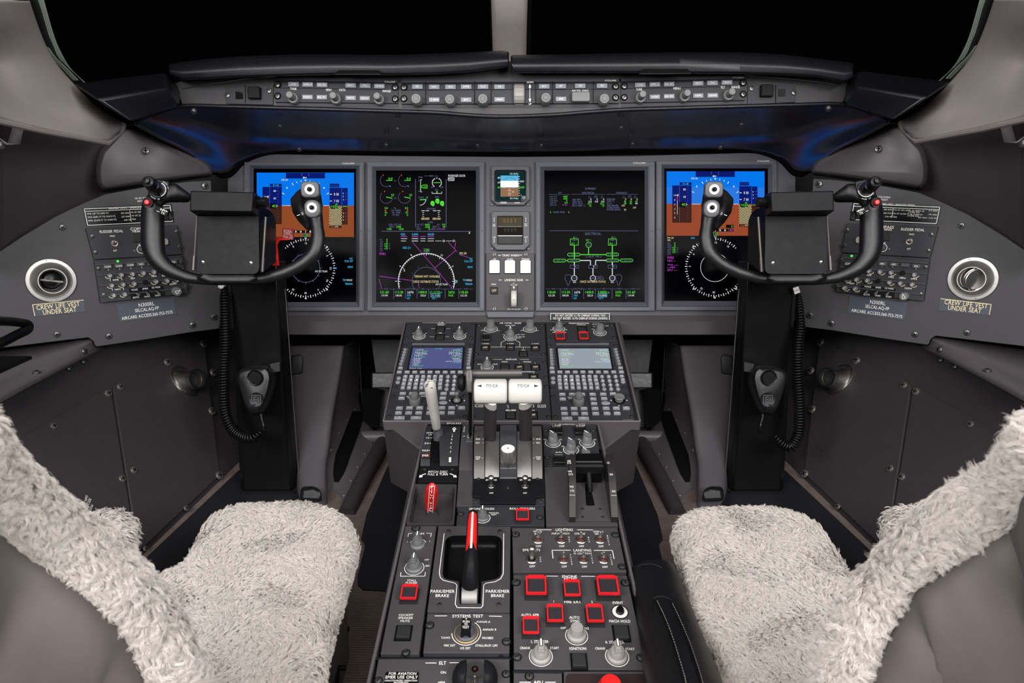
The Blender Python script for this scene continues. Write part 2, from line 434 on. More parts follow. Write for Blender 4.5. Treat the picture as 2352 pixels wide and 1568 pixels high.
        if kind == 'pointer' and mark:
            cpart(('kmk', R, ht), 'pointer_mark', lambda mb: (mb.line((0, -R * .05), (0, R * .74), R * .16, R * ht + .0003)), 'print_white', o, Matrix(), smooth=0)
            cpart(('kmb', R, ht), 'pointer_inlay', lambda mb: (mb.line((0, -R * .12), (0, R * .8), R * .34, R * ht + .0001)), 'void', o, Matrix(), smooth=0)
        if kind == 'small' and mark:
            cpart(('kms', R), 'pointer_mark', lambda mb: mb.poly([(-R * .35, -R * .4), (0, R * .65), (R * .35, -R * .4)], R * .1, R * 1.25, True), 'print_white', o, Matrix(), smooth=0)
        if kind in ('dual', 'fluted', 'round'):
            cpart(('kcap', R, kind, ht), 'knob_cap', lambda mb: mb.lathe([(R * .44, R * ht - .0005), (R * .42, R * ht + R * .05), (0, R * ht + R * .06)], 20), m, o, Matrix())
        return o
    def toggle(s, x, y, r=12, bat=1.0, tilt=12, big=False, red=True):
        R = round(s.sx(x, y, r), 4); M = s.T(x, y)
        t = empty('toggle_switch', Matrix()); t.parent = s.e; t.matrix_basis = M
        cpart(('tgn', R), 'bezel_ring', lambda mb: mb.lathe([(R, 0), (R, R * .12), (R * .9, R * .22), (R * .72, R * .2), (R * .68, .0004)], 22), 'steel', t, Matrix())
        cpart(('tgs', R), 'socket', lambda mb: mb.lathe([(R * .68, 0), (R * .5, R * .12), (R * .3, R * .2), (0, R * .2)], 16), 'red_dark' if red else 'black_satin', t, Matrix())
        L = R * (2.4 if big else 1.8) * bat; k = (2.5 if bat > 1.1 else 1.8) if big else .85
        cpart(('tgb', R, bat, tilt, big), 'lever', lambda mb: mb.lathe([(R * .2 * k, 0), (R * .2 * k, L * .4), (R * .32 * k, L * .8), (R * .33 * k, L * .92), (R * .2 * k, L), (0, L * 1.01)], 14, M=Matrix.Rotation(math.radians(tilt), 4, 'X')), 'steel', t, Matrix())
        return t
    def guard(s, x, y, w, h, ht=.010, m='red_clear', wm='lens_dark'):
        """square push button under a hinged see-through guard; x, y, w, h are the top face seen"""
        a, b = s.loc(x, y, ht); W, H = round(s.sx(x, y, w, ht), 4), round(s.sy(x, y, h, ht), 4)
        t = empty('guarded_button', Matrix()); t.parent = s.e; t.matrix_basis = Matrix.Translation((a, b, 0))
        k = min(W, H)
        cpart(('gd0', W, H), 'housing', lambda mb: mb.slab(rrect(W * 1.16, H * 1.16, 0), [(0, -.001), (0, .0012), (k * .05, .0012), (k * .05, .0004)]), 'black_matte', t, Matrix())
        cpart(('gd1', W, H, ht), 'push_button', lambda mb: mb.slab(rrect(W * .86, H * .86, k * .05), [(0, 0), (0, ht * .8), (k * .04, ht * .85)]), wm, t, Matrix())
        def fr(mb):
            n = 4; o, i = rrect(W, H, 0), rrect(W * .84, H * .82, 0, cy=-H * .02)
            R = [[(p[0], p[1], ht * .68) for p in o], [(p[0], p[1], ht) for p in o], [(p[0], p[1], ht) for p in i], [(p[0], p[1], ht * .8) for p in i]]
            mb.ring_loft(R, None, False, False)
            mb.box(-W * .38, W * .38, H * .46, H * .55, ht * .3, ht * 1.02)
        cpart(('gd2', W, H, ht), 'guard_frame', fr, m, t, Matrix())
        return t
    def ann(s, x, y, w, h, t=None, ht=.002, m='void', tm='e_off'):
        """square annunciator push button with a lit caption"""
        o = s.button(x, y, w, h, ht, 'black_matte', t, tw=w * .62 if t else None, th=h * .36, tm=tm, name='push_button', r=.05)
        W, H = s.sx(x, y, w, ht), s.sy(x, y, h, ht)
        mb = MB(); mb.slab(rrect(W * 1.22, H * 1.3, W * .04), [(0, .0002), (0, .0012), (W * .05, .0012), (W * .05, .0004)]); part('button_frame', mb, 'black_gloss', s.e, Matrix.Translation((s.loc(x, y, ht)) + (0,)))
        return o
def world_thing(name, base, label, cat, group=None): return empty(name, Vector(base), label, cat, group)
def wpart(name, mb, m, parent=None, smooth=35, label=None, mods=None):
    """part whose mesh was given in world coordinates"""
    if parent is not None:
        I = parent.matrix_world.inverted() if parent.parent is None else (parent.parent.matrix_world @ parent.matrix_basis).inverted()
        mb.v = [tuple(I @ Vector(p)) for p in mb.v]
    o = part(name, mb, m, parent, smooth=smooth, label=label)
    return o
def bevel(o, w, n=2, ang=35):
    b = o.modifiers.new('b', 'BEVEL'); b.width = w; b.segments = n; b.limit_method = 'ANGLE'; b.angle_limit = math.radians(ang); return o
def solid(o, t, off=-1):
    b = o.modifiers.new('s', 'SOLIDIFY'); b.thickness = t; b.offset = off; return o
def subsurf(o, n=2):
    b = o.modifiers.new('u', 'SUBSURF'); b.levels = n; b.render_levels = n; return o
def sheet(rows, tri=False):
    mb = MB(); n = len(rows[0])
    mb.ring_loft([[tuple(p) for p in r] for r in rows], None, False, False, closed=False); return mb
def hull_poly(front, back):
    """solid between two world polygons with matching corners"""
    mb = MB(); mb.ring_loft([[tuple(p) for p in front], [tuple(p) for p in back]]); return mb
def structure(name, mb, m, parent=None, smooth=35, label=None):
    o = wpart(name, mb, m, parent, smooth); 
    if parent is None: o['kind'] = 'structure'
    if label: o['label'] = label
    return o
def orient(loc, d, up=(0, 0, 1)):
    z = Vector(d).normalized(); x = Vector(up).cross(z)
    if x.length < 1e-5: x = Vector((1, 0, 0))
    x.normalize(); y = z.cross(x); M = Matrix((x, y, z)).transposed().to_4x4(); M.translation = loc; return M
def up(o, z): o.matrix_basis = Matrix.Translation((0, 0, z)) @ o.matrix_basis; return o
from mathutils.bvhtree import BVHTree
def surf(obs):
    dg = bpy.context.evaluated_depsgraph_get(); vs, fs = [], []
    for o in obs:
        e = o.evaluated_get(dg); me = e.to_mesh(); M = (o.parent.matrix_world @ o.matrix_basis) if o.parent else o.matrix_basis; n0 = len(vs)
        vs += [M @ v.co for v in me.vertices]; fs += [[n0 + i for i in p.vertices] for p in me.polygons]; e.to_mesh_clear()
    t = BVHTree.FromPolygons(vs, fs)
    def hit(x, y, off=0.):
        d = rayd(*q(x, y)).normalized(); p, n, i, l = t.ray_cast(EYE, d)
        if p is None: return None, None
        if n.dot(d) > 0: n = -n
        return p + n * off, n
    return hit
# ------------------------------------------------------------------ reference planes
view(0, 0, 1)
PL_A = Plane(wp(1176, 540, 1.067), -FWD)                                   # main instrument panel
PL_G = Plane(wp(1176, 215, .88), (-FWD - UPV * .057))                      # glareshield face
a_, b_ = wp(1176, 740, 1.009), wp(1176, 965, .827)
PL_U = Plane(b_, RGT.cross((a_ - b_)))                                      # upper pedestal
a_, b_ = wp(1176, 970, .83), wp(1176, 1568, .52)
PL_L = Plane(b_, RGT.cross((a_ - b_)))                                      # lower pedestal
PL_SL = Plane(wp(410, 600, .98), (.66, -.74, .12)); PL_SR = Plane(wp(1942, 596, .98), (-.66, -.74, .12))   # side consoles
def sidepl(): return PL_SR if MIR else PL_SL
for _i, (_p, _n) in enumerate(((PL_A, 1),)): pass
# ------------------------------------------------------------------ setting: floor, walls, pillars, windows
mb = MB(); mb.box(-1.2, 1.2, -.5, 2.5, -.04, 0); structure('floor', mb, 'carpet')
mb = MB(); mb.box(-1.2, 1.2, 2.3, 2.36, 0, .75); structure('wall_front', mb, 'black_matte')
PLWS = {}
SIDES = (('left', False, 0.), ('right', True, -4.))
def pts(l): return [wp(*p) for p in l]
for side, mir, dy in SIDES:
    mirror(mir, dy); view(0, 0, 1); sg = -1 if not mir else 1
    n_ = 1 if not mir else 2
    # lower side wall: foot on the floor, leaning outward, then the recessed top
    A, B = floorp(546, 1068), floorp(317, 1290); d = (B - A)
    foot = [A - d * .35, B, B + d * .9, B + d * 1.9]
    pln = (B - A).cross(wp(215, 797, .95) - A).normalized()
    if pln.x * (-sg) < 0: pln = -pln
    PLW = Plane(A, pln); PLWS[side] = PLW
    top = [PLW.hit(*q(*p)) for p in ((500, 700), (215, 760), (0, 850), (-230, 950))]
    wallw = structure('wall_' + side, sheet([[foot[i] + (top[i] - foot[i]) * t - pln * .004 for i in range(4)] for t in (0, .5, 1)]), 'wall_dark')
    C6 = (0, 760, 2.904)
    view(*C6)
    u = Unit('access_panel', ('dark grey access panel with round %s vent, beside the %s control column' % ('stub', side)), 'access panel', PLW, [(755, 365), (1362, 60), (1465, 960), (925, 1470)])
    u.plate('wall_dark', t=.006, r=.012, h=.006, name='panel', corners=[(755, 365), (1362, 60), (1465, 960), (925, 1470)])
    for (x, y) in ((790, 380), (1105, 215), (1345, 92), (1412, 285), (1402, 540), (1450, 970), (1230, 1188), (958, 1458), (880, 935)): up(u.screw(x, y, 22 if y < 1000 else 17, 'screw_light', well=False), .006)
    u2 = Unit('access_panel', 'dark grey access panel low on the %s wall, partly behind the fleece seat back' % side, 'access panel', PLW, [(0, 780), (735, 372), (910, 1455), (300, 1700)])
    u2.plate('wall_dark', t=.006, r=.012, h=.003, name='panel')
    for (x, y) in ((352, 637), (715, 420), (810, 988), (890, 1515)): up(u2.screw(x, y, 24, 'screw_light', well=False), .003)
    if not mir:
        u2.text('NWS', 575, 1115, 40, 20, 'label_white', h=.0045, ang=.75); u2.text('FAULT CODE', 585, 1160, 100, 22, 'label_white', h=.0045, ang=.62); u2.text('WINDOW', 600, 1195, 90, 18, 'label_white', h=.0045, ang=.55); u2.done()
    # upper side wall behind the console
    view(0, 0, 1)
    mb = sheet([pts([(-120, 265, .66), (0, 270, .80), (130, 290, .88), (250, 310, .95), (330, 280, 1.0)]),
                pts([(-120, 400, .67), (0, 400, .82), (130, 410, .90), (240, 415, .97), (330, 400, 1.02)]),
                pts([(-120, 640, .74), (0, 600, .88), (130, 540, .955), (250, 470, 1.0), (420, 440, 1.06)])])
    wa = subsurf(structure('wall_upper_' + side, mb, 'trim_grey'), 2); wa.name = 'wall_%s_upper' % side
    # cream window surround
    inner = [(62, 0, .74), (75, 40, .76), (89, 78, .78), (115, 138, .80), (163, 191, .83), (204, 235, .85), (245, 264, .865), (284, 286, .885)]
    low = [(-90, 0, .50), (-90, 60, .50), (-90, 110, .56), (-90, 165, .60), (-90, 215, .54), (-40, 268, .60), (90, 298, .70), (245, 328, .845)]
    rows = []
    for i in range(8):
        I, O = Vector(inner[i]), Vector(low[i]); r = []
        I0 = wp(I.x, I.y, I.z)
        back = wp(I.x - 4, I.y + 5, I.z + .05)
        r.append(back); r.append(wp(I.x - 1, I.y + 1, I.z + .012)); r.append(wp(I.x - 5, I.y + 3, I.z - .004))
        for t, dz in ((.25, -.012), (.5, 0), (.72, .035 if i in (2, 3, 4) else .0), (1, 0)):
            v = I.lerp(O, t); r.append(wp(v.x, v.y, v.z + dz))
        rows.append(r)
    o = structure('trim_%d' % n_, sheet(rows), 'cream', smooth=180); subsurf(o, 3); solid(o, .012, 0)
    lo = MB(); lo.tube(pts([(284, 286, .885), (278, 300, .878), (245, 328, .845), (90, 298, .70), (-40, 268, .60)]), .006, 8)
    wpart('edge_trim', lo, 'cream', o)
    # black rubber band and ribbed seal round the window
    mb = sheet([pts([(60, -10, .80), (90, 80, .83), (117, 140, .85), (166, 193, .87)]), pts([(84, -10, .86), (112, 78, .88), (138, 132, .90), (196, 192, .92)])])
    w = structure('window_%d' % n_, MB().add(pts([(40, -260, 1.25), (1150, -260, 1.5), (1150, 200, 1.5), (120, 260, 1.25)]), [(0, 1, 2, 3)]), 'glass', smooth=0)
    solid(w, .012)
    wpart('window_gasket', mb, 'black_satin', w)
    for k in range(4):
        g = MB(); g.tube(spline(pts([(84 + k * 4, -10, .86), (110 + k * 4, 82, .88), (130 + k * 4, 128, .89), (158 + k * 2, 162, .905), (186 + k * 3, 194 - k, .92)]), 4), .0021, 6)
        wpart('seal_rib', g, 'seal', w)
    for k in range(3):
        g = MB(); g.tube(spline(pts([(107 + k * 2, 108 + k, .845), (122 + k * 3, 134, .855), (145 + k * 4, 158, .87), (170 + k * 4, 184, .885)]), 4), .002, 6)
        wpart('seal_rib', g, 'seal', w)
    # moulded corner trim between glareshield and side console
    front = [(246, 330, .90), (283, 290, .90), (311, 285, .90), (380, 316, .935), (447, 350, .97), (486, 374, .995), (492, 404, 1.0), (370, 421, .955), (238, 441, .905), (224, 425, .90), (219, 385, .90), (231, 345, .90)]
    f2 = [Vector(p) for p in front]
    f2 = [Vector(p) for p in roundpoly3(front, [10, 16, 14, 40, 40, 18, 26, 60, 24, 30, 60, 30])]; cen = sum(f2, Vector()) / len(f2)
    p2 = [(p.x, p.y) for p in f2]; rv = area2(p2) < 0
    if rv: p2 = p2[::-1]; f2 = f2[::-1]
    rings = []
    for d_, dw in ((-1, .09), (0, .05), (1.5, .026), (4, .012), (7, .0045), (10, 0.001), (12, 0.)):
        ip = inset(p2, d_); rings.append([tuple(wp(x, y, p.z + dw)) for (x, y), p in zip(ip, f2)])
    mb = MB(); mb.ring_loft(rings); ct = world_thing('corner_trim', wp(350, 440, .96), 'grey moulded corner panel between glareshield and %s side console' % side, 'trim panel')
    wpart('panel', mb, 'trim_grey', ct, smooth=180)
    us = Unit('s', None, None, Plane(wp(335, 346, .905), (sg * -.55, -.83, .1)), [(325, 336), (345, 336), (345, 356), (325, 356)], parent=ct)
    us.e = ct
    Ms = orient(wp(335, 346, .922), (sg * -.45, -.85, .2)); sw = MB(); R = .0078
    sw.lathe([(R, 0), (R, .0015), (R * .85, .0035), (R * .3, .0045)], 16, M=Ms); wpart('screw', sw, 'screw', ct)
    sl = MB(); sl.box(-.005, .005, -.001, .001, .003, .0049, M=Ms); sl.box(-.001, .001, -.005, .005, .003, .0048, M=Ms); wpart('slot', sl, 'void', ct)
    # clip on the wall at the picture's edge
    view(0, 0, 3.92)
    cl = world_thing('wall_clip', wp(20, 1400, .72), 'small grey folded metal clip under the cream %s window surround' % side, 'clip')
    g = MB(); P_ = [(250, 1128, .755), (140, 1112, .75), (105, 1160, .745), (60, 1285, .74), (0, 1235, .72), (-60, 1250, .70)]
    prof = pts(P_); back = [p + Vector((0, .0, -.0)) for p in pts([(x + (-62 if i == 0 else -20), y + 158 - (0 if i < 3 else 60), w) for i, (x, y, w) in enumerate(P_)])]
    mb = sheet([pts([(250, 1128, .762), (150, 1112, .757), (110, 1150, .75), (70, 1285, .742), (-10, 1235, .715)]), pts([(235, 1165, .752), (215, 1150, .745), (200, 1200, .738), (180, 1292, .73), (60, 1290, .71)])])
    o = wpart('bracket', mb, 'trim_grey', cl); solid(o, .0025)
    Mx = orient(wp(10, 1310, .735), (-sg * .5, -.8, .1)); g = MB(); g.lathe([(.007, 0), (.007, .003), (.004, .005)], 14, M=Mx); wpart('rivet', g, 'screw', cl)
mirror(False); view(0, 0, 1)
# centre post
post = MB()
rows = []
for y, w, xl, xr in ((-260, .86, 1108, 1236), (0, .97, 1128, 1212), (60, 1.03, 1130, 1210), (175, 1.14, 1133, 1208)):
    m = (xl + xr) / 2; h = (xr - xl) / 2
    rows.append(pts([(m - h, y, w + .10), (m - h, y, w + .02), (m - h * .93, y, w + .006), (m - h * .7, y, w), (m, y, w - .002), (m + h * .7, y, w), (m + h * .93, y, w + .006), (m + h, y, w + .02), (m + h, y, w + .10)]))
o = structure('trim_3', sheet(rows), 'cream', smooth=60)
g = MB(); g.ring_loft([[tuple(p) for p in pts([(xl, y, w), (xr, y, w), (xr, y, w + .04), (xl, y, w + .04)])] for y, w, xl, xr in ((-260, .90, 1235, 1252), (0, 1.0, 1211, 1221), (175, 1.16, 1207, 1216))]); wpart('gasket_strip', g, 'black_satin', o)
g = MB(); g.ring_loft([[tuple(p) for p in pts([(xl, y, w), (xr, y, w), (xr, y, w + .04), (xl, y, w + .04)])] for y, w, xl, xr in ((-260, .90, 1100, 1110), (0, 1.0, 1124, 1129), (175, 1.16, 1130, 1134))]); wpart('gasket_strip', g, 'black_satin', o)
# ------------------------------------------------------------------ glareshield
gs = world_thing('glareshield', wp(1176, 355, 1.06), 'black padded glareshield arching over the instrument panel under the windscreen', 'glareshield')
def gw(x, y): return PL_G.w(x, y)
mc = [[(311, 286, .86), (371, 318, .9), (430, 350, .955), (489, 400, 1.03)], [(344, 265, .875), (420, 300, .94), (480, 335, 1.0), (526, 393, 1.05)], [(418, 246, 0), (480, 280, .96), (528, 320, 1.02), (556, 368, 1.055)],
      [(520, 247, 0), (560, 280, .965), (590, 315, 1.03), (612, 351, 1.06)], [(640, 250, 0), (655, 280, .965), (665, 312, 1.03), (680, 345, 1.06)], [(780, 254, 0), (790, 284, .965), (790, 314, 1.03), (790, 346, 1.06)],
      [(915, 258, 0), (918, 288, .965), (918, 318, 1.03), (918, 347, 1.06)], [(1006, 261, 0), (1006, 290, .96), (1006, 318, 1.03), (1006, 347, 1.06)], [(1080, 267, 0), (1080, 294, .955), (1080, 320, 1.03), (1080, 348, 1.06)], [(1160, 270, 0), (1160, 296, .955), (1160, 321, 1.03), (1160, 348, 1.06)]]
rgt = [[(2352 - x, y - (1 if i > 6 else 4), w) for x, y, w in c] for i, c in enumerate(mc[:-1])][::-1]
allc = mc + rgt
cols = [pts([(x, y, w or gw(x, y)) for x, y, w in c]) for c in allc]
rows = [[c[k] for c in cols] for k in range(4)]
rows = [spline(r, 4) for r in rows]
fine = [spline([r[i] for r in rows], 6) for i in range(len(rows[0]))]
mb = sheet(fine); o = wpart('underside', mb, 'shroud_black', gs, smooth=180); solid(o, .004, 1)
lip = MB(); lip.tube([p + UPV * .002 for p in rows[0]], .0048, 10); wpart('lip', lip, 'pad_black', gs)
# closing band up to the panel (dark gap)
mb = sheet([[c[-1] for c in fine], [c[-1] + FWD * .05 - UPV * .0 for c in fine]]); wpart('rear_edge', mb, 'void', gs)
# face plate that carries the control panels
us = Unit('s', None, None, PL_G, [(418, 178), (1934, 174), (1934, 246), (418, 246)], parent=gs); us.e = gs
face = [(400, 190), (420, 244), (640, 248), (915, 256), (1006, 259), (1080, 264), (1160, 268), (1245, 264), (1346, 256), (1437, 254), (1712, 244), (1934, 240), (1955, 185), (1800, 150), (1500, 135), (1176, 140), (900, 135), (550, 150)]
W2 = [PL_G.hit(*q(*p)) for p in face]; W2 = [p - PL_G.n * .002 for p in W2]
mb = MB(); mb.ring_loft([[tuple(p - PL_G.n * .006) for p in W2], [tuple(p) for p in W2]]); wpart('fascia', mb, 'plate_mid', gs)
# frayed cord along the fascia's upper edge
for l in ([(420, 203), (455, 195), (520, 187), (560, 181), (640, 175)], [(1932, 196), (1890, 188), (1830, 182), (1760, 176), (1710, 172)]):
    g = MB(); g.tube([PL_G.hit(*p, .001) for p in l], .0018, 6); wpart('edge_cord', g, 'steel', gs)
def pad(name, st, w0, depth, label, m='pad_black', tp=0):
    rings = []
    for x, yt, yb in st:
        w = w0
        h = yb - yt
        rings.append([tuple(wp(x, yb, w + .012)), tuple(wp(x, yb - 1, w)), tuple(wp(x, yb - h * .45, w - .005)), tuple(wp(x, yt + 7, w)), tuple(wp(x, yt + 3, w + .004)), tuple(wp(x, yt, w + .014)), tuple(wp(x, yt - 1, w + depth)), tuple(wp(x, yb - 6, w + depth))])
    mb = MB(); mb.ring_loft(rings); o = wpart(name, mb, m, gs, smooth=60); bevel(o, .004, 3, 50); o['label'] = label; return o
pad('brow_pad', [(388, 149, 172), (420, 143, 184), (480, 136, 182), (553, 130, 178), (680, 126, 174), (780, 126, 172), (900, 127, 173), (1000, 124, 171), (1080, 121, 166), (1150, 117, 157), (1169, 119, 153)], .845, .08, 'left long padded brow')
pad('brow_pad', [(1173, 128, 160), (1180, 127, 168), (1300, 126, 168), (1400, 124, 168), (1560, 121, 169), (1700, 121, 170), (1800, 126, 173), (1880, 136, 178), (1940, 143, 190), (1960, 146, 180)], .845, .08, 'right long padded brow')
for l in ([(765, 170), (778, 161), (868, 161), (878, 170)], [(1465, 169), (1478, 158), (1578, 158), (1590, 168)]):
    g = MB(); g.ring_loft([[tuple(wp(x, y, .838)) for x, y in l], [tuple(wp(x, y, .86)) for x, y in l]]); wpart('hand_slot', g, 'void', gs)  # notch's shade put in as a black block on the pad
    g = MB(); g.tube([wp(l[0][0] + 4, l[0][1] + 1, .838), wp(l[3][0] - 4, l[3][1] + 1, .838)], .0012, 6); wpart('slot_edge', g, 'pad_black', gs)
for side, mir, dy in SIDES:
    mirror(mir, -4); view(0, 0, 3.92)
    t = {'A': (655, 757, .80), 'B': (1490, 660, .86), 'B2': (1480, 655, .93), 'A2': (760, 742, .87), 'C': (1512, 790, .82), 'D': (860, 890, .765), 'E': (800, 915, .765), 'F': (1190, 1108, .79), 'G': (1608, 952, .85), 'H': (1640, 770, .90), 'I': (1635, 935, .90)}
    t = {k: wp(*v) for k, v in t.items()}
    V_ = ['A', 'B', 'B2', 'A2', 'C', 'D', 'F', 'G', 'H', 'I']; ix = {k: i for i, k in enumerate(V_)}
    F_ = ['DCBA', 'AB B2A2'.replace(' ', ''), 'DFGC', 'ADF', 'BCGIH']
    vs = [tuple(t[k]) for k in V_]
    fs = [(ix['D'], ix['C'], ix['B'], ix['A']), (ix['A'], ix['B'], ix['B2'], ix['A2']), (ix['D'], ix['F'], ix['G'], ix['C']), (ix['A'], ix['F'], ix['D']), (ix['B'], ix['C'], ix['G'], ix['I'], ix['H']), (ix['B'], ix['H'], ix['B2']), (ix['A2'], ix['B2'], ix['H'], ix['I'], ix['G'], ix['F'], ix['A'])]
    mb = MB(); mb.add(vs, fs); o = wpart('corner_pad', mb, 'pad_black', gs, smooth=60, label='%s wedge-shaped corner pad' % side); bevel(o, .006, 3, 20)
mirror(False)
# screws under the glareshield
view(0, 0, 1)
for x, y, w in ((445, 256, .885), (643, 290, .96), (687, 343, 1.05), (913, 296, .955), (887, 333, 1.045), (1097, 334, 1.045), (1243, 334, 1.045), (1427, 293, .955), (1453, 331, 1.045), (1703, 286, .96), (1655, 338, 1.05), (1903, 250, .885)):
    M = orient(wp(x, y, w - .012), (0, -.75, -.6)); R = .0062
    g = MB(); g.lathe([(R, -.004), (R, .002), (R * .8, .0035), (R * .3, .004)], 14, M=M); wpart('screw', g, 'screw', gs)
# ------------------------------------------------------------------ side consoles: curved plate with vent, placards and control panels
for side, mir, dy in SIDES:
    mirror(mir, dy); view(0, 400, 3.92); sg = 1 if mir else -1; pl = sidepl()
    oc = [(-300, 800), (0, 693), (200, 560), (500, 380), (750, 262), (950, 180), (1290, 118), (1700, 66), (1900, 55), (1905, 170), (2070, 170), (2070, 800), (1975, 1390), (1700, 1425), (1300, 1490), (862, 1553), (838, 1500), (800, 1470), (500, 1505), (0, 1565), (-300, 1600)]
    u = Unit('side_console_plate', 'curved dark grey console plate around the %s audio panel and round air vent' % side, 'console', pl, [(0, 100), (2000, 100), (2000, 1500), (0, 1500)])
    u.plate('plate_mid', t=.02, r=.004, ch=.0012, corners=oc, name='plate')
    SCR = [(562, 478), (1845, 105), (512, 1442), (980, 1458), (1733, 1357), (1925, 1285)]
    for x, y in SCR: u.screw(x, y, 33, 'screw', well=False)
    # ledge under the plate
    view(0, 0, 1)
    lg = world_thing('side_ledge', wp(100, 860, .8), 'grey moulded ledge below the %s console plate, rounded and screwed down along its edge' % side, 'ledge')
    w0 = lambda x, y: pl.w(x, y)
    r1 = [(-150, 826), (0, 806), (110, 790), (205, 776)]
    r2 = [(-150, 905, .0), (0, 872, 0), (110, 822, 0), (211, 784, 0)]
    A_ = pts([(x, y, w0(x, y) + .004) for x, y in r1]); B_ = pts([(x, y, w0(x, y) - .09 + .085 * i / 3) for i, (x, y, z) in enumerate(r2)])
    C_ = pts([(-150, 985, .62), (0, 905, .735), (110, 850, .83), (218, 797, .93)])
    D_ = [p + Vector((-sg * 0, .02, -.006)) + FWD * .03 for p in C_]
    mb = sheet([spline(A_, 4), spline([a.lerp(b, .85) for a, b in zip(A_, B_)], 4), spline([b + UPV * .0 for b in B_], 4), spline([b.lerp(c, .25) for b, c in zip(B_, C_)], 4), spline(C_, 4), spline(D_, 4)])
    o = wpart('moulding', mb, 'trim_grey', lg, smooth=60); solid(o, .004, 1)
    sf = surf([o])
    for x, y in ((84, 856), (193, 806)):
        p, n = sf(x, y); R = .0075
        if p is not None: g = MB(); g.lathe([(R, -.002), (R, .002), (R * .6, .005), (0, .0055)], 14, M=orient(p, n)); wpart('screw', g, 'screw', lg); g = MB(); g.box(-R * .5, R * .5, -.0008, .0008, .004, .0058, M=orient(p, n)); wpart('slot', g, 'void', lg)
    for x, y in ((160, 845), (193, 830)):
        p = PLWS[side].hit(*q(x, y)); R = .0075; g = MB(); g.lathe([(R, -.002), (R, .003), (R * .6, .005), (0, .0055)], 14, M=orient(p, PLWS[side].n)); wpart('wall_screw', g, 'screw', lg)
    # grab handle / black sill plate
    if not mir:
        h = world_thing('grab_handle', wp(20, 760, .75), 'black tubular grab handle curling in at the edge below the left life vest placard', 'handle')
        g = MB(); g.tube(spline(pts([(-90, 734, .62), (10, 737, .70), (48, 741, .735), (64, 746, .745), (62, 757, .74), (40, 768, .72), (0, 788, .69), (-90, 830, .62)]), 6), .0085, 12); wpart('tube', g, 'black_gloss', h)
        g = MB(); g.ring_loft([[tuple(wp(*p)) for p in ((-120, 826, .62), (0, 824, .735), (74, 824, .80), (0, 858, .72), (-120, 905, .58))], [tuple(wp(*p) + Vector((0, 0, .006))) for p in ((-120, 826, .62), (0, 824, .735), (74, 824, .80), (0, 858, .72), (-120, 905, .58))]])
        t = world_thing('sill_plate', wp(20, 860, .72), 'flat black triangular plate on the left ledge under the grab handle', 'plate'); wpart('plate', g, 'black_satin', t)
    # eyeball air vents
    view(0, 400, 3.92)
    v = Unit('air_vent', ('round aluminium air vent turned %s, on the %s console plate' % (('shut', 'left') if not mir else ('sideways like a cup', 'right'))), 'air vent', pl, [(222, 762), (694, 762), (694, 1150), (222, 1150)])
    a, b = 0, 0; R = v.sx(460, 955, 236); Mv = Matrix.Translation((v.loc(460, 955)[0], v.loc(460, 955)[1], 0))
    g = MB(); g.lathe([(R, 0), (R, .003), (R * .97, .005), (R * .83, .0055), (R * .80, .004), (R * .78, .006), (R * .62, .016), (R * .56, .021), (R * .53, .021), (R * .5, .012), (R * .5, .001)], 48, M=Mv); part('flange', g, 'alu', v.e)
    for an in (100, 280): v_ = Mv @ Matrix.Translation((R * .9 * math.cos(math.radians(an)), R * .9 * math.sin(math.radians(an)), .0055)); g = MB(); g.lathe([(R * .022, 0), (R * .022, .001), (0, .001)], 10, M=v_); part('flange_screw', g, 'screw', v.e)
    if not mir:
        g = MB(); Mb = Mv @ Matrix.Translation((0, 0, -.002)) @ Matrix.Rotation(.5, 4, 'X') @ Matrix.Rotation(-.4, 4, 'Y')
        for k in range(2): pass
        prof = [(R * .49 * math.sin(t), R * .30 * math.cos(t)) for t in [PI / 2 * (1 - i / 8) for i in range(9)]]
        g.lathe([(R * .5, -.004), (R * .5, .012), (R * .46, .015), (R * .44, .012), (R * .44, .0004)], 40, M=Mv); part('outlet_ring', g, 'chrome', v.e)
        g = MB(); g.lathe([(R * .44, 0)] + [(r * .9, z * .8) for r, z in prof], 32, M=Mv); part('outlet_ball', g, 'black_gloss', v.e)
        g = MB(); g.box(-R * .42, R * .42, -R * .05, R * .03, .002, R * .27, .002, M=Mv @ Matrix.Rotation(-.12, 4, 'Z')); part('vane', g, 'knob_light', v.e)
    else:
        Mb = Mv @ Matrix.Rotation(.12, 4, 'X') @ Matrix.Rotation(.55, 4, 'Y')
        g = MB(); g.lathe([(R * .50, 0), (R * .50, R * .42), (R * .47, R * .44), (R * .44, R * .40), (R * .40, R * .06), (R * .1, R * .04), (0, R * .04)], 40, M=Mb); part('outlet_cup', g, 'steel', v.e)
        g = MB(); g.lathe([(R * .52, R * .2), (R * .53, R * .24), (R * .52, R * .28)], 40, M=Mb); part('outlet_ring', g, 'chrome', v.e)
        g = MB(); g.lathe([(R * .08, R * .04), (R * .06, R * .1), (0, R * .11)], 16, M=Mb); part('hub', g, 'chrome', v.e)
    # placards
    if not mir: cs = [(287, 1170), (757, 1127), (773, 1237), (307, 1283)]
    else: cs = [(290, 1182), (755, 1130), (773, 1242), (306, 1288)]
    p = Unit('placard', 'small CREW LIFE VEST UNDER SEAT placard under the %s round air vent' % side, 'placard', pl, cs)
    p.plate('placard_blue', t=.001, r=0, ch=.0002, h=.0012)
    p.line([(cs[3][0] + 6, cs[3][1] - 7), (cs[0][0] + 5, cs[0][1] + 5), (cs[1][0] - 3, cs[1][1] + 5)], 5, 'print_gold', .0014)
    ang = .11 if not mir else -.11
    f_ = 1
    p.text('CREW LIFE VEST', 525, 1183, 395, 42, 'print_gold', .0015); p.text('UNDER SEAT', 537, 1230, 305, 42, 'print_gold', .0015); p.done()
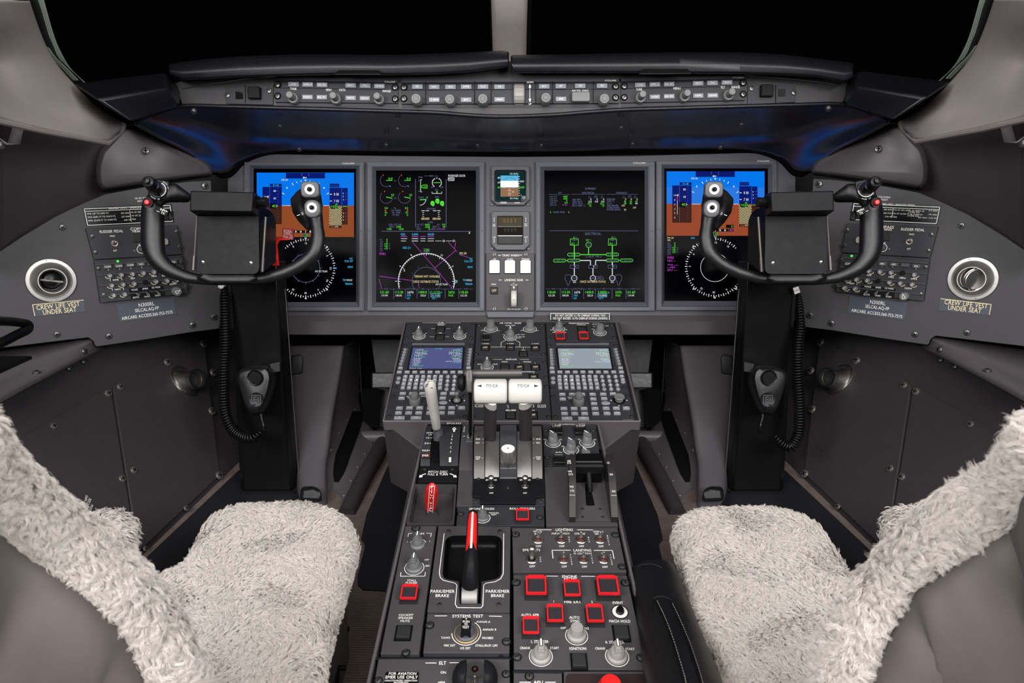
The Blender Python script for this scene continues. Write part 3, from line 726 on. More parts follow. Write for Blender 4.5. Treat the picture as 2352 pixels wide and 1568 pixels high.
    p = Unit('placard', 'blue-grey registration placard reading N300RL below the %s audio panel' % side, 'placard', pl, [(1045, 1170), (1570, 1108), (1590, 1262), (1078, 1330)])
    p.plate('placard_blue', t=.001, r=0, ch=.0002, h=.0012)
    p.text('N300RL', 1318, 1171, 145, 33, 'label_white', .0015); p.text('SELCAL:AQ-FP', 1323, 1215, 218, 29, 'label_white', .0015); p.text('AIRCARE ACCESS:360-753-7575', 1330, 1268, 462, 27, 'label_white', .0015); p.done()
    p = Unit('placard', 'black airspeed limits placard with white ruled border above the %s rudder pedal panel' % side, 'placard', pl, [(742, 302), (1545, 268), (1570, 432), (780, 470)])
    p.plate('black_gloss', t=.001, r=.001, ch=.0002, h=.0012)
    p.line([(758, 312), (1530, 280), (1555, 423), (790, 460)], 5, 'label_white', .0014, True); p.line([(764, 335), (1534, 303)], 4, 'label_white', .0014)
    if not mir:
        p.line([(1168, 330), (1182, 425)], 4, 'label_white', .0014)
        p.text('AIRSPEED LIMITS - (INDICATED SPEEDS)', 1180, 301, 400, 14, 'label_white', .0015)
        for i, (a1, a2) in enumerate((('VMO (UP TO 8,000 FT)', '300 KIAS'), ('VMO (8,001 FT TO 29,475 FT)', '320 KIAS'), ('MMO (29,475 FT TO 45,000 FT)', '0.83 MI'))):
            y = 357 + i * 31; x = 782 + i * 6
            p.text(a1, x, y, (200, 258, 262)[i], 14, 'label_white', .0015, align='l'); p.text('.' * 6, x + (215, 270, 272)[i], y + 2, 50, 3, 'label_white', .0015, align='l'); p.text(a2, x + 380, y - 9, 74 if i < 2 else 58, 13, 'label_white', .0015, align='r')
        for i, t in enumerate(('VA AT SEA LEVEL', 'VA AT 26,900 FT', 'VRA')): p.text(t, 1178 + i * 5, 343 + i * 31, 150 if i < 2 else 36, 13, 'label_white', .0015, align='l')
    else:
        q0 = lambda x: 2352 * 3.92 - x  # right view to mirrored view
        cv = lambda x: (2352 - (1760 + x / 3.92)) * 3.92
        p.line([(cv(1145), 318), (cv(1130), 406)], 4, 'label_white', .0014)
        p.text('AIRSPEED LIMITS - (INDICATED SPEEDS)', cv(1170), 288, 330, 13, 'label_white', .0015)
        for x, y, t, w in ((1285, 330, 'VA AT SEA LEVEL @ 38,850 LB', 272), (1330, 346, '(17,622 KG)', 100), (1272, 362, 'VA AT 26,900 FT @ 34,000 LB', 265), (1323, 379, '(15,606 KG)', 105), (1158, 388, 'VRA', 38), (1503, 333, '211 KIAS', 80), (1497, 367, '175 KIAS', 80), (1448, 396, '265 KIAS / 0.75 MI', 165), (1095, 322, '300 KIAS', 74), (1092, 354, '320 KIAS', 74), (1098, 386, '0.83 MI', 56)):
            p.text(t, cv(x), y + 12, w, 11, 'label_white', .0015)
        p.text('. . . . . . . .', cv(1280), 408, 150, 3, 'label_white', .0015)
    p.done()
    p = Unit('placard', 'tiny two-line placard mostly hidden behind the %s yoke horn' % side, 'placard', pl, [(1205, 200), (1420, 190), (1430, 248), (1213, 258)])
    p.plate('plate_mid', t=.001, r=0, ch=.0002, h=.0008)
    if not mir: p.text('NO AFT FOLLOWING', 1300, 214, 170, 15, 'label_white', .001); p.text('ABOVE FLIGHT', 1300, 240, 130, 15, 'label_white', .001)
    else: p.text('NO AFT FOLLOWING', 1290, 220, 170, 15, 'label_white', .001); p.text('ABOVE FLIGHT', 1290, 244, 130, 15, 'label_white', .001)
    p.done()
    # rudder pedal / compass panel
    r = Unit('rudder_trim_panel', 'dark panel lettered RUDDER PEDAL and COMPASS above the %s audio panel' % side, 'control panel', pl, [(772, 487), (1592, 457), (1640, 720), (846, 768)])
    r.plate('plate_dark', t=.012, r=.001, h=.008)
    r.text('RUDDER PEDAL', 1003, 514, 213, 24, h=.0086); r.text('FWD', 1012, 557, 46, 15, h=.0086); r.text('AFT', 1037, 688, 36, 15, h=.0086)
    r.text('COMPASS', 1262, 490, 180, 24, h=.0086); r.text('HEADING', 1262, 512, 140, 19, h=.0086); r.text('SLEW', 1275, 634, 60, 15, h=.0086); r.text('L', 1210, 684, 9, 13, h=.0086); r.text('R', 1335, 676, 9, 13, h=.0086)
    r.arc(1272, 676, 38, 0, 360, 4, h=.0084); r.done()
    t = r.toggle(1024, 620, 34, tilt=-14); up(t, .008)
    o = r.button(1250, 572, 100, 86, .010, 'black_matte', name='compass_window', r=.05)
    o = r.button(1272, 676, 40, 36, .014, 'key_dark', name='rotary_switch', r=.4)
    o = r.button(1492, 608, 52, 60, .013, 'knob_light', name='rotary_switch', r=.45)
    for x, y in ((826, 558), (853, 702), (1583, 517), (1607, 653)): up(r.screw(x, y, 22, slot='-', well=False), .008)
    # audio panel
    def Lx(x, y): return (x, y)
    r = Unit('audio_panel', 'audio control panel with rows of small arrow knobs on the %s console plate' % side, 'control panel', pl, [(848, 776), (1640, 730), (1693, 1072), (905, 1158)])
    r.plate('plate_dark', t=.014, r=.001, h=.010); Z = .0105
    # grooved rows: recesses between raised ribs
    for k in range(4):
        f = (k + .28) / 3.6
        a0, a1 = (858 + 48 * f * 1.0, 790 + 365 * f * .93), (1638 + 50 * f, 742 + 325 * f * .95)
        g = MB(); P0 = r.loc(*a0, Z); P1 = r.loc(*a1, Z); hh = .0035
        dv = Vector((P1[0] - P0[0], P1[1] - P0[1], 0)); L_ = dv.length; an = math.atan2(dv.y, dv.x)
        g.box(0, L_, -hh / 2, hh / 2, 0, .003, .0008, M=Matrix.Translation((P0[0], P0[1], .0098)) @ Matrix.Rotation(an, 4, 'Z')); part('rib', g, 'plate_mid', r.e)
    cvx = (lambda x: (2352 - (1760 + x / 3.92)) * 3.92)
    if not mir:
        keys = [(970, 833, 'COM1'), (1072, 826, 'COM2'), (1174, 818, 'COM3'), (1271, 810, 'HF1'), (1368, 803, 'HF2'), (1465, 796, ''), (1562, 790, 'PA')]
        kn = [(978, 905, -60), (1080, 898, 150), (1180, 890, 200), (1278, 882, -20), (1373, 872, -15), (1472, 866, 20), (1570, 858, 10), (995, 993, -20), (1096, 984, -30), (1196, 977, -20), (1391, 958, -50), (1490, 950, 30), (1580, 942, 40), (1012, 1080, -20), (1111, 1072, -15)]
        tx = [(990, 956, '1', 8), (1042, 951, 'DME', 52), (1096, 946, '2', 10), (1195, 938, 'ADF', 42), (1010, 1043, '1', 8), (1060, 1036, 'NAV', 56), (1112, 1032, '2', 10), (1387, 918, 'MKR', 48), (1483, 912, 'INPH', 52), (1575, 905, 'SPKR', 52), (1556, 988, 'HDPH', 58), (1210, 1040, 'VOICE', 60), (1308, 1030, 'EMER', 50), (1405, 1018, 'O2 MASK', 80), (1224, 1108, 'BOTH', 54), (1325, 1100, 'NORM', 50), (1420, 1090, 'NORM', 50)]
        led = (1061, 783); blanks = [(1296, 968)]; hd = (1574, 1042, -60); tg = [(1218, 1075, 35), (1318, 1070, 0), (1412, 1062, 0)]; bx = [(1162, 1030), (1468, 1000), (1485, 1090), (1180, 1120)]
    else:
        keys = [(cvx(x), y, t) for x, y, t in ((737, 806, 'COM1'), (840, 800, 'COM2'), (942, 800, 'COM3'), (1044, 806, 'HF1'), (1147, 812, 'HF2'), (1248, 818, ''), (1350, 828, 'PA'))]
        kn = [(cvx(x), y, a) for x, y, a in ((733, 850, 20), (835, 856, 20), (938, 862, 30), (1038, 870, 20), (1137, 877, 40), (1345, 896, 20), (733, 938, -40), (828, 940, -30), (924, 948, 0), (1122, 965, 60), (1220, 973, 200), (1326, 983, -30), (721, 1014, -30), (815, 1022, -30))]
        tx = [(cvx(x), y, t, w) for x, y, t, w in ((805, 904, 'DME', 50), (832, 904, '2', 9), (926, 908, 'ADF', 44), (724, 978, '1', 8), (768, 982, 'NAV', 52), (816, 987, '2', 10), (1124, 926, 'MKR', 50), (1226, 934, 'INPH', 54), (1330, 942, 'SPKR', 56), (1277, 1027, 'HDPH', 64), (913, 1012, 'VOICE', 60), (1009, 1020, 'EMER', 50), (1107, 1028, 'O2 MASK', 84), (903, 1083, 'BOTH', 54), (1003, 1093, 'NORM', 50), (1100, 1102, 'NORM', 50))]
        led = (cvx(768), 735); blanks = [(cvx(1240), 883), (cvx(1020), 955)]; hd = (cvx(1255), 1085, 20); tg = [(cvx(913), 1055, 0), (cvx(1005), 1060, 0), (cvx(1105), 1068, 0)]; bx = [(cvx(855), 1000), (cvx(1165), 1030), (cvx(1150), 1115), (cvx(845), 1085)]
    if mir:   # audio panel positions were read in the right view, whose rows sit 4 px lower
        keys = [(x, y + 16, t) for x, y, t in keys]; kn = [(x, y + 16, a) for x, y, a in kn]; tx = [(x, y + 16, t, w) for x, y, t, w in tx]; led = (led[0], led[1] + 16); blanks = [(x, y + 16) for x, y in blanks]; hd = (hd[0], hd[1] + 16, hd[2]); tg = [(x, y + 16, a) for x, y, a in tg]; bx = [(x, y + 16) for x, y in bx]
    for x, y, t in keys: r.button(x, y, 72, 34, .015, 'key_dark', t or None, tw=56 if len(t) > 3 else 34, th=15)
    for x, y, a in kn:
        up(r.knob(x, y + 6, 25, 'small', 'knob_grey', ang=a), .010)
        r.arc(x, y + 6, 33, 200 + a * .1, 340, 4, 'print_gold', h=.0124); r.line([(x - 3, y - 40), (x - 1, y - 52)], 4, h=.0108)
    for x, y in blanks: up(r.knob(x, y, 23, 'small', 'black_satin', mark=False), .010)
    for x, y, t, w in tx: r.text(t, x, y, w, 15, h=.0132)
    g = MB(); g.slab([r.loc(*p, .011) for p in bx], [(0, .0105), (.0004, .0118), (.0012, .0116)]); part('switch_recess', g, 'black_satin', r.e)
    for x, y, a in tg:
        t = r.knob(x, y - 8, 17, 'small', 'black_satin', mark=False); up(t, .010)
        l = MB(); l.tube([(0, 0, .0), (0, -.003, .010), (0, -.0045, .016)], [.0016, .0028, .003], 10); part('lever', l, 'knob_grey', r.e, M=r.T(x, y - 8, .01, .012, math.radians(a)))
    up(r.knob(hd[0], hd[1] + 8, 44, 'small', 'knob_grey', ang=hd[2]), .010)
    a, b = r.loc(*led, .012); g = MB(); g.lathe([(.0022, .010), (.0022, .0125), (.001, .0135)], 12, M=Matrix.Translation((a, b, 0))); part('indicator_light', g, 'e_led', r.e)
    for x, y in (((880, 846), (926, 1083), (1665, 1005), (1622, 790)) if not mir else [(cvx(x), y + 16) for x, y in ((1443, 833), (1400, 1074), (647, 998), (690, 770))]): up(r.screw(x, y, 22, slot='-', well=False), .010)
    r.done()
mirror(False)
for side, mir, dy in SIDES:
    # low stub vent on the access panel
    mirror(mir, dy); view(0, 760, 2.904); sg = 1 if mir else -1; pw = PLWS[side]
    c = pw.hit(*q(1232, 335), .006); R = .036 if not mir else .036
    v = world_thing('stub_vent', c, 'small oval metal stub vent low on the %s wall near the control column' % side, 'air vent')
    ax = (pw.n + Vector((0, -.35 * 1, 0)) + Vector((-sg * .2, 0, -.15))).normalized()
    rings = []
    M0 = orient(c, pw.n); M1 = orient(c + ax * .028, ax); M2 = orient(c + ax * .040, ax)
    def cir(M, r, z, k=1.): return [tuple(M @ Vector((r * math.cos(i * PI / 14), k * r * math.sin(i * PI / 14), z))) for i in range(28)]
    g = MB(); g.ring_loft([cir(M0, R * 1.06, -.004, 1.25), cir(M0, R * 1.04, .002, 1.25), cir(M0, R * .9, .003, 1.15), cir(M1, R * .7, 0), cir(M1, R * .66, .012), cir(M1, R * .58, .012), cir(M1, R * .58, -.004)], cap1=True); wpart('duct', g, 'steel', v, 40)
    g = MB(); g.ring_loft([cir(M1, R * .72, .012), cir(M1, R * .72, .026), cir(M1, R * .6, .026), cir(M1, R * .58, .006)], cap0=False, cap1=False); wpart('collar', g, 'chrome', v, 40)
    g = MB(); g.add(cir(M1, R * .57, .002), [tuple(range(28))]); wpart('throat', g, 'black_matte', v, 0)
mirror(False)
# ------------------------------------------------------------------ instrument panel
view(0, 0, 1)
ip = Unit('instrument_panel', 'wide grey main instrument panel with clipped upper corners carrying four tall displays', 'instrument panel', PL_A, [(523, 361), (1829, 361), (1829, 735), (523, 735)])
ip.plate('panel_grey', t=.03, r=.004, h=-.008, name='panel', corners=[(523, 735), (523, 404), (553, 372), (585, 358), (640, 354), (900, 358), (1176, 360), (1450, 358), (1715, 351), (1765, 354), (1790, 366), (1827, 394), (1827, 735)])
g = MB(); g.ring_loft([[tuple(wp(x, y, w)) for x, y, w in ((640, 717, 1.075), (640, 738, 1.065), (640, 738, 1.04), (640, 768, 1.045), (640, 770, 1.12), (640, 717, 1.12))], [tuple(wp(x, y, w)) for x, y, w in ((1715, 717, 1.075), (1715, 738, 1.065), (1715, 738, 1.04), (1715, 768, 1.045), (1715, 770, 1.12), (1715, 717, 1.12))]])
wpart('lower_ledge', g, 'wall_grey', ip.e)
view(1100, 350, 4.02)
p = Unit('placard', 'black pressure placard reading DO NOT EXCEED, under the right centre display', 'placard', Plane(wp(900, 1515, 1.062), -FWD), [(658, 1482), (1210, 1482), (1210, 1548), (658, 1548)])
p.plate('black_gloss', t=.001, r=0, ch=.0002, h=.0012); p.line([(662, 1545), (662, 1486), (1206, 1486), (1206, 1545)], 4, 'label_white', .0014)
p.text('DO NOT EXCEED 0.1 PSI CABIN  P DURING TAXI', 935, 1504, 462, 19, 'label_white', .0015); p.text('DO NOT EXCEED 1.0 PSI CABIN  P DURING LANDING', 935, 1531, 500, 19, 'label_white', .0015)
p.line([(1004, 1512), (1016, 1512), (1010, 1497)], 2.5, 'label_white', .0015, True); p.line([(986, 1539), (998, 1539), (992, 1524)], 2.5, 'label_white', .0015, True); p.done()
def rings(u, rects, name, m, capin=False):
    """rects: (x0, y0, x1, y1, z) from outside to inside"""
    R = []
    for x0, y0, x1, y1, z in rects:
        a, b, c, d = u.loc(x0, y1, z), u.loc(x1, y1, z), u.loc(x1, y0, z), u.loc(x0, y0, z); R.append([(k[0], k[1], z) for k in (a, b, c, d)])
    g = MB(); g.ring_loft(R, None, False, capin); return part(name, g, m, u.e, smooth=0)
SCZ = -.006
def display(label, O, Fr, Sc, name='display_unit', logo=None, rails=True):
    u = Unit(name, label, 'display', PL_A, [(O[0], O[1]), (O[2], O[1]), (O[2], O[3]), (O[0], O[3])])
    o = 1.2 / 1
    rings(u, [(*O, -.02), (*O, .0035), (O[0] + 3, O[1] + 3, O[2] - 3, O[3] - 3, .0045), (*Fr, .0045), (Fr[0] + 3, Fr[1] + 3, Fr[2] - 3, Fr[3] - 3, .0038), (Fr[0] + 8, Fr[1] + 8, Fr[2] - 8, Fr[3] - 8, .0055), (Sc[0] + 2, Sc[1] + 2, Sc[2] - 2, Sc[3] - 2, SCZ)], 'bezel', 'bezel_grey')
    g = MB(); a, b, c, d = u.loc(Sc[0] - 6, Sc[3] + 6, SCZ), u.loc(Sc[2] + 6, Sc[3] + 6, SCZ), u.loc(Sc[2] + 6, Sc[1] - 6, SCZ), u.loc(Sc[0] - 6, Sc[1] - 6, SCZ)
    g.add([(*k, SCZ + .0001) for k in (a, b, c, d)], [(0, 1, 2, 3)]); part('screen', g, 'screen', u.e, smooth=0)
    if rails:
        W = (O[2] - O[0])
        for sx in (0, 1):
            x0 = O[0] + 8 if not sx else Fr[2] + 4; x1 = Fr[0] - 4 if not sx else O[2] - 6
            ym = O[1] + (O[3] - O[1]) * .465
            for y0, y1 in ((O[1] + 40, ym - 2), (ym + 8, O[3] - 14)):
                p0, p1 = u.loc(x0, y1), u.loc(x1, y0); g = MB(); g.box(p0[0], p1[0], p0[1], p1[1], .003, .0058, .0006); part('side_rail', g, 'bezel_grey', u.e)
            g = MB(); p0 = u.loc((x0 + x1) / 2, O[1] + (O[3] - O[1]) * .155); g.slab(rrect(.0045, .022, .002, cx=p0[0], cy=p0[1]), [(0, .005), (.0004, .0064)]); part('latch', g, 'key_dark', u.e)
    if logo: u.text('COLLINS', logo[0], logo[1], 116, 15, 'print_white', .0052); 
    return u
# --- primary flight displays
def ticks(u, cx, cy, r0, r1, angs, w, m, h):
    for a in angs:
        t = math.radians(a); u.line([(cx + r0 * math.sin(t), cy - r0 * math.cos(t)), (cx + r1 * math.sin(t), cy - r1 * math.cos(t))], w, m, h)
H1 = SCZ + .0004; H2 = H1 + .0003; H3 = H2 + .0003
def pfd(u, L):
    ox, oy = (0, 0) if L else (-1068, -14)
    X = lambda x: x + ox
    Y = lambda y: y + oy
    def Q(x0, y0, x1, y1, m, h=H2): u.quad(X(x0), Y(y0), X(x1), Y(y1), m, h)
    def T(t, x, y, w, h, m='e_white', hh=H3, ang=0, al='c'): u.text(t, X(x), Y(y), w, h, m, hh, ang, al)
    if L: Q(1195, 150, 2117, 462, 'e_sky', H1); Q(1195, 462, 2117, 760, 'e_ground', H1)
    else:
        u.quad(128, 138, 1057, 445, 'e_sky2', H1); u.quad(128, 445, 1057, 748, 'e_ground2', H1); u.quad(128, 138, 1057, 290, 'e_sky', H1 + .0001)
    Q(1472, 152, 1843, 205, 'e_navy'); u.line([(X(1622), Y(155)), (X(1622), Y(185))], 3, 'e_grey', H3); u.line([(X(1689), Y(155)), (X(1689), Y(185))], 3, 'e_grey', H3)
    u.line([(X(1637), Y(197)), (X(1668), Y(197))], 7, 'e_white', H3); u.line([(X(1644), Y(190)), (X(1634), Y(197)), (X(1644), Y(205))], 5, 'e_white', H3)
    T('FMS DR', 1460, 219, 62, 17)
    ticks(u, X(1658), Y(470), 236, 250, (-10, 10, -20, 20), 6, 'e_white', H3); ticks(u, X(1658), Y(470), 232, 256, (-30, 30, -60, 60), 6, 'e_white', H3)
    for s_ in (-1, 1): u.line([(X(1658 + s_ * 170), Y(300)), (X(1658 + s_ * 182), Y(298)), (X(1658 + s_ * 175), Y(286))], 4, 'e_white', H3, True)
    u.line([(X(1650), Y(218)), (X(1665), Y(218)), (X(1658), Y(230))], 5, 'e_white', H3, True)
    Q(1250, 285, 1433, 462, 'e_navy'); Q(1250, 462, 1433, 638, 'e_maroon'); Q(1320, 256, 1433, 282, 'e_navy')
    T('3118', 1375, 270, 55, 18, 'e_cyan'); T('80', 1366, 323, 24, 18); T('60', 1366, 393, 24, 18)
    Q(1310, 442, 1378, 490, 'e_black', H3); T('40', 1355, 466, 32, 24, 'e_green', H3 + .0002); u.line([(X(1378), Y(455)), (X(1392), Y(466)), (X(1378), Y(478))], 3, 'e_white', H3)
    u.line([(X(1318), Y(288)), (X(1318), Y(635))], 2, 'e_grey', H3)
    for k in range(12): u.line([(X(1392), Y(300 + 27 * k)), (X(1402), Y(300 + 27 * k))], 2, 'e_grey', H3)
    u.line([(X(1298), Y(380)), (X(1298), Y(425))], 5, 'e_red', H3); u.line([(X(1298), Y(428)), (X(1298), Y(560))], 3, 'e_magenta' if L else 'e_white', H3)
    for t, y in (('1.0', 378), ('.8', 422), ('.6', 465), ('.4', 508), ('.2', 546), ('.0', 590)): T(t, 1272, y, 22 if t == '1.0' else 12, 15)
    u.line([(X(1310), Y(370)), (X(1290), Y(378)), (X(1310), Y(386))], 5, 'e_white', H3)
    Q(1885, 292, 2000, 462, 'e_navy'); Q(2003, 295, 2058, 462, 'e_navy', H2 + .0001); Q(2003, 462, 2058, 642, 'e_maroon'); Q(1888, 254, 1977, 286, 'e_navy')
    T('-----', 1932, 270, 70, 3); T('8 00', 1950, 355, 46, 24); T('7 00', 1950, 419, 46, 24)
    for y in (355, 419): u.line([(X(1888), Y(y)), (X(1908), Y(y))], 6, 'e_white', H3)
    Q(1882, 470, 2001, 650, 'e_black', H2)
    for k in range(-8, 15):
        x0 = 1882 + k * 14; a, b = [x0, 470], [x0 + 100, 650]
        t0 = max(0, (1882 - x0) / 100); t1 = min(1, (2001 - x0) / 100)
        if t0 < t1: u.line([(X(x0 + 100 * t0), Y(470 + 180 * t0)), (X(x0 + 100 * t1), Y(470 + 180 * t1))], 5, 'e_amber', H3)
    Q(1895, 448, 1968, 492, 'e_black', H3 + .0001); T('1620', 1930, 470, 68, 22, 'e_green', H3 + .0003); T('40', 1950, 449, 24, 13, 'e_green', H3 + .0003); T('00', 1950, 492, 24, 11, 'e_green', H3 + .0003)
    for t, y in (('4', 346), ('2', 375), ('1', 407), ('1', 535), ('2', 567), ('4', 597)): T(t, 2015, y, 9, 14); u.line([(X(2035), Y(y)), (X(2052), Y(y - 5))], 2, 'e_grey', H3)
    Q(1885, 652, 2000, 676, 'e_maroon'); T('--.--IN', 1932, 663, 70, 14, 'e_amber'); u.line([(X(2010), Y(470)), (X(2057), Y(470))], 4, 'e_green', H3)
    u.line([(X(1435), Y(462)), (X(1515), Y(462))], 4, 'e_white', H2); u.line([(X(1830), Y(462)), (X(1880), Y(462))], 4, 'e_white', H2)
    Q(1545, 698, 1700, 722, 'e_black', H2 + .0001); u.line([(X(1659), Y(700)), (X(1659), Y(720))], 4, 'e_white', H3)
    for x in (1566, 1613, 1703, 1750): u.arc(X(x), Y(710), 6, 0, 360, 4, 'e_white', H3)
    if not L: Q(1700, 698, 1830, 722, 'e_black', H2 + .0001); T('1.00', 1800, 710, 44, 17, 'e_magenta'); Q(1760, 658, 1830, 690, 'e_black'); T('0', 1815, 674, 12, 18, 'e_green')
    Q(1632, 731, 1684, 760, 'e_black', H3); u.line([(X(1632), Y(731)), (X(1684), Y(731)), (X(1684), Y(758)), (X(1632), Y(758))], 2, 'e_grey', H3 + .0001, True); T('120' if L else '118', 1658, 745, 46, 22, 'e_green', H3 + .0002)
    u.line([(X(1650), Y(762)), (X(1652), Y(778)), (X(1658), Y(782)), (X(1664), Y(778)), (X(1666), Y(762))], 3, 'e_white', H3)
    cx, cy = (1660, 1055) if L else (1653, 1062)
    hd = 120 if L else 118
    for k in range(72):
        a = k * 5; rel = (a - hd + 180) % 360 - 180
        if L and -128 < rel < -45: continue
        if not L and 48 < rel < 125: continue
        ticks(u, X(cx), Y(cy), 258 if k % 2 == 0 else 264, 284 if k % 2 == 0 else 276, (rel,), 6, 'e_white', H2)
    for k, t in enumerate('N 3 6 E 12 15 S 21 24 W 30 33'.split()):
        rel = (k * 30 - hd + 180) % 360 - 180
        if (L and -128 < rel < -45) or (not L and 48 < rel < 128): continue
        r_ = math.radians(rel); T(t, cx + 236 * math.sin(r_), cy - 236 * math.cos(r_), 12 * len(t), 17, ang=-r_)
    for a in (45, 135, 180, -45, -135): 
        r_ = math.radians(a); x, y = cx + 285 * math.sin(r_), cy - 285 * math.cos(r_)
        if (L and a == -45) or (not L and a == 45): continue
        u.line([(X(x - 8), Y(y + 6)), (X(x + 8), Y(y + 6)), (X(x), Y(y - 9))], 4, 'e_white', H3, True)
    u.arc(X(cx), Y(cy), 135, 0, 360, 3.5, 'e_grey' if L else 'e_white', H2)
    if L:
        ticks(u, cx, cy, 128, 150, range(0, 360, 30), 3, 'e_grey', H2); ticks(u, cx, cy, 270, 292, (90,), 10, 'e_cyan', H3)
        T('NO FLT PLAN', 1806, 1085, 114, 18); T('TFC', 2090, 966, 34, 18, 'e_cyan'); T('TCAS OFF', 2066, 989, 80, 18, 'e_cyan'); T('ABOVE', 2081, 1044, 50, 18, 'e_cyan'); T('TR/', 2026, 1168, 32, 18, 'e_cyan'); T('WX/LX', 2073, 1168, 56, 18); T('TERRAIN', 2067, 1204, 72, 18, 'e_cyan'); T('TERRAIN', 1560, 1006, 50, 14, 'e_amber')
    else:
        for t, x, y, w, m in (('FMS DR', 165, 768, 62, 'e_amber'), ('MSG', 150, 790, 32, 'e_amber'), ('HDG', 376, 769, 36, 'e_cyan'), ('FMS2', 166, 956, 62, 'e_magenta'), ('HDG ---', 174, 985, 76, 'e_magenta'), ('TTG --:--', 188, 1025, 106, 'e_magenta'), ('----NM', 170, 1048, 70, 'e_magenta'), ('EPU ----', 183, 1073, 96, 'e_magenta')): u.text(t, x, y, w, 21 if t == 'FMS2' else 16, m, H3)
        for k, (t, v) in enumerate((('GS', '0'), ('TAS', '0'), ('TAT', '+35'), ('SAT', '+35'), ('ISA', '+23'), ('UTC', ''))):
            u.text(t, 135, 819 + k * 21, 12 * len(t), 15, 'e_grey', H3, align='l')
            if v: u.text(v, 212, 819 + k * 21, 12 * len(v), 16, 'e_green', H3, align='r')
            if k in (2, 3, 4): u.text('°C', 228, 819 + k * 21, 20, 15, 'e_grey', H3)
view(300, 360, 4.127)
u = display('left outer display with bright blue and brown attitude picture, behind the left yoke', (1078, 50, 2212, 1460), (1127, 78, 2170, 1425), (1165, 112, 2140, 1378), logo=(2062, 62))
pfd(u, True); u.done('picture')
view(1500, 360, 4.127)
u = display('right outer display with blue and brown attitude picture, behind the right yoke', (30, 40, 1170, 1455), (80, 70, 1132, 1420), (105, 108, 1090, 1368), logo=(1045, 40))
pfd(u, False); u.done('picture')
# --- engine and map display
view(830, 350, 4.02)
u = display('left centre display showing engine gauges above a map with magenta lines', (53, 86, 1137, 1462), (97, 127, 1094, 1430), (134, 165, 1060, 1384), logo=None)
def texts(u, rows):
    for r in rows.strip().split('\n'):
        x, y, w, h, c, t = r.split('|'); u.text(t, float(x), float(y), float(w), float(h), {'g': 'e_green', 'w': 'e_white', 'p': 'e_grey', 'c': 'e_cyan', 'm': 'e_magenta', 'a': 'e_amber', 'r': 'e_red', 'k': 'e_black'}[c], H3)
texts(u, '''268|241|38|20|g|0.0
437|241|38|20|g|0.0
287|396|28|24|g|37
455|396|28|24|g|37
311|262|18|12|p|N1
314|424|24|14|p|ITT
229|513|28|18|g|0.0
416|513|28|18|g|0.0
310|513|18|14|p|N2
319|535|88|14|p|OIL PRESS
320|556|80|14|p|OIL TEMP
317|578|60|14|p|FT PPH
226|555|24|16|g|35
418|555|24|16|g|35
222|578|12|16|g|0
425|578|12|16|g|0
311|666|118|15|p|FUEL QTY LBS
279|687|50|15|p|TOTAL
343|687|46|17|g|2780
255|707|46|17|g|1430
366|707|46|17|g|1350
545|229|38|14|p|STAB
642|217|38|13|p|TRIM
697|233|28|13|p|AIL
656|321|28|13|p|LWD
742|321|28|13|p|RWD
694|344|28|13|p|RUD
698|411|40|14|p|GEAR
550|416|50|14|p|FLAPS
607|416|12|18|g|0
587|316|26|16|g|0.2
532|258|14|12|p|NU
532|358|14|12|p|ND
644|520|80|14|p|SPOILERS
637|644|50|14|p|CABIN
543|666|68|14|p|OXY QTY
609|666|46|17|g|4600
524|687|28|14|p|ALT
609|687|46|17|g|1600
529|707|40|14|p|RATE
626|707|12|17|g|0
708|666|22|14|p|AP
759|666|28|17|g|0.0
687|687|68|14|p|TEMP °C
762|687|22|17|g|30
680|707|80|14|p|LNDG ALT
880|215|160|20|w|PASSENGER DOOR
829|246|48|18|w|MSGS
386|756|44|20|c|KSDL
495|756|56|20|c|0.4NM
642|756|58|20|c|00:00
418|880|72|20|c|HDG 211
600|903|44|22|g|120
195|937|56|22|m|FMS1
939|931|68|20|a|FMS DR
1011|983|32|20|c|TFC
988|1005|78|18|c|TCAS OFF
1003|1058|48|18|c|ABOVE
952|1178|32|19|c|TR/
996|1179|54|18|w|WX/LX
991|1214|68|18|c|TERRAIN
606|1144|236|20|a|TERRAIN NOT AVAILABLE
594|1192|238|20|a|CHECK DATABASE STATUS
741|1217|110|17|w|NO FLT PLAN
236|804|12|16|g|0
236|825|12|16|g|0
226|845|34|16|g|+35
226|866|34|16|g|+35
226|887|34|16|g|+23
178|804|20|13|p|GS
184|825|28|13|p|TAS
184|846|28|13|p|TAT
184|867|28|13|p|SAT
184|888|28|13|p|ISA
184|908|28|13|p|UTC
258|845|20|13|p|°C
258|866|20|13|p|°C
258|887|20|13|p|°C
760|816|22|18|w|LB
852|816|24|18|w|GU
396|1088|14|20|w|S
230|1259|38|13|p|COM1
350|1259|38|13|p|NAV1
459|1259|84|14|p|ATC1/TCAS
566|1259|28|13|p|ADF
698|1259|28|13|p|HF1
838|1259|38|13|p|COM3
965|1259|38|13|p|COM2
211|1290|82|23|g|121.60
212|1320|62|17|w|119.90
346|1290|80|23|g|113.30
342|1320|62|17|w|108.00
450|1291|60|22|w|1674
439|1320|40|17|c|STBY
434|1346|30|17|c|ADV
564|1290|80|23|g|1400.0
569|1320|52|17|w|332.0
676|1290|94|23|g|11.1110
737|1293|18|15|c|UV
683|1320|72|17|w|11.1110
672|1346|40|15|c|SQ 1
833|1291|58|23|g|DATA
826|1320|46|17|g|MODE
943|1290|82|23|g|118.60
944|1320|62|17|w|121.50''')
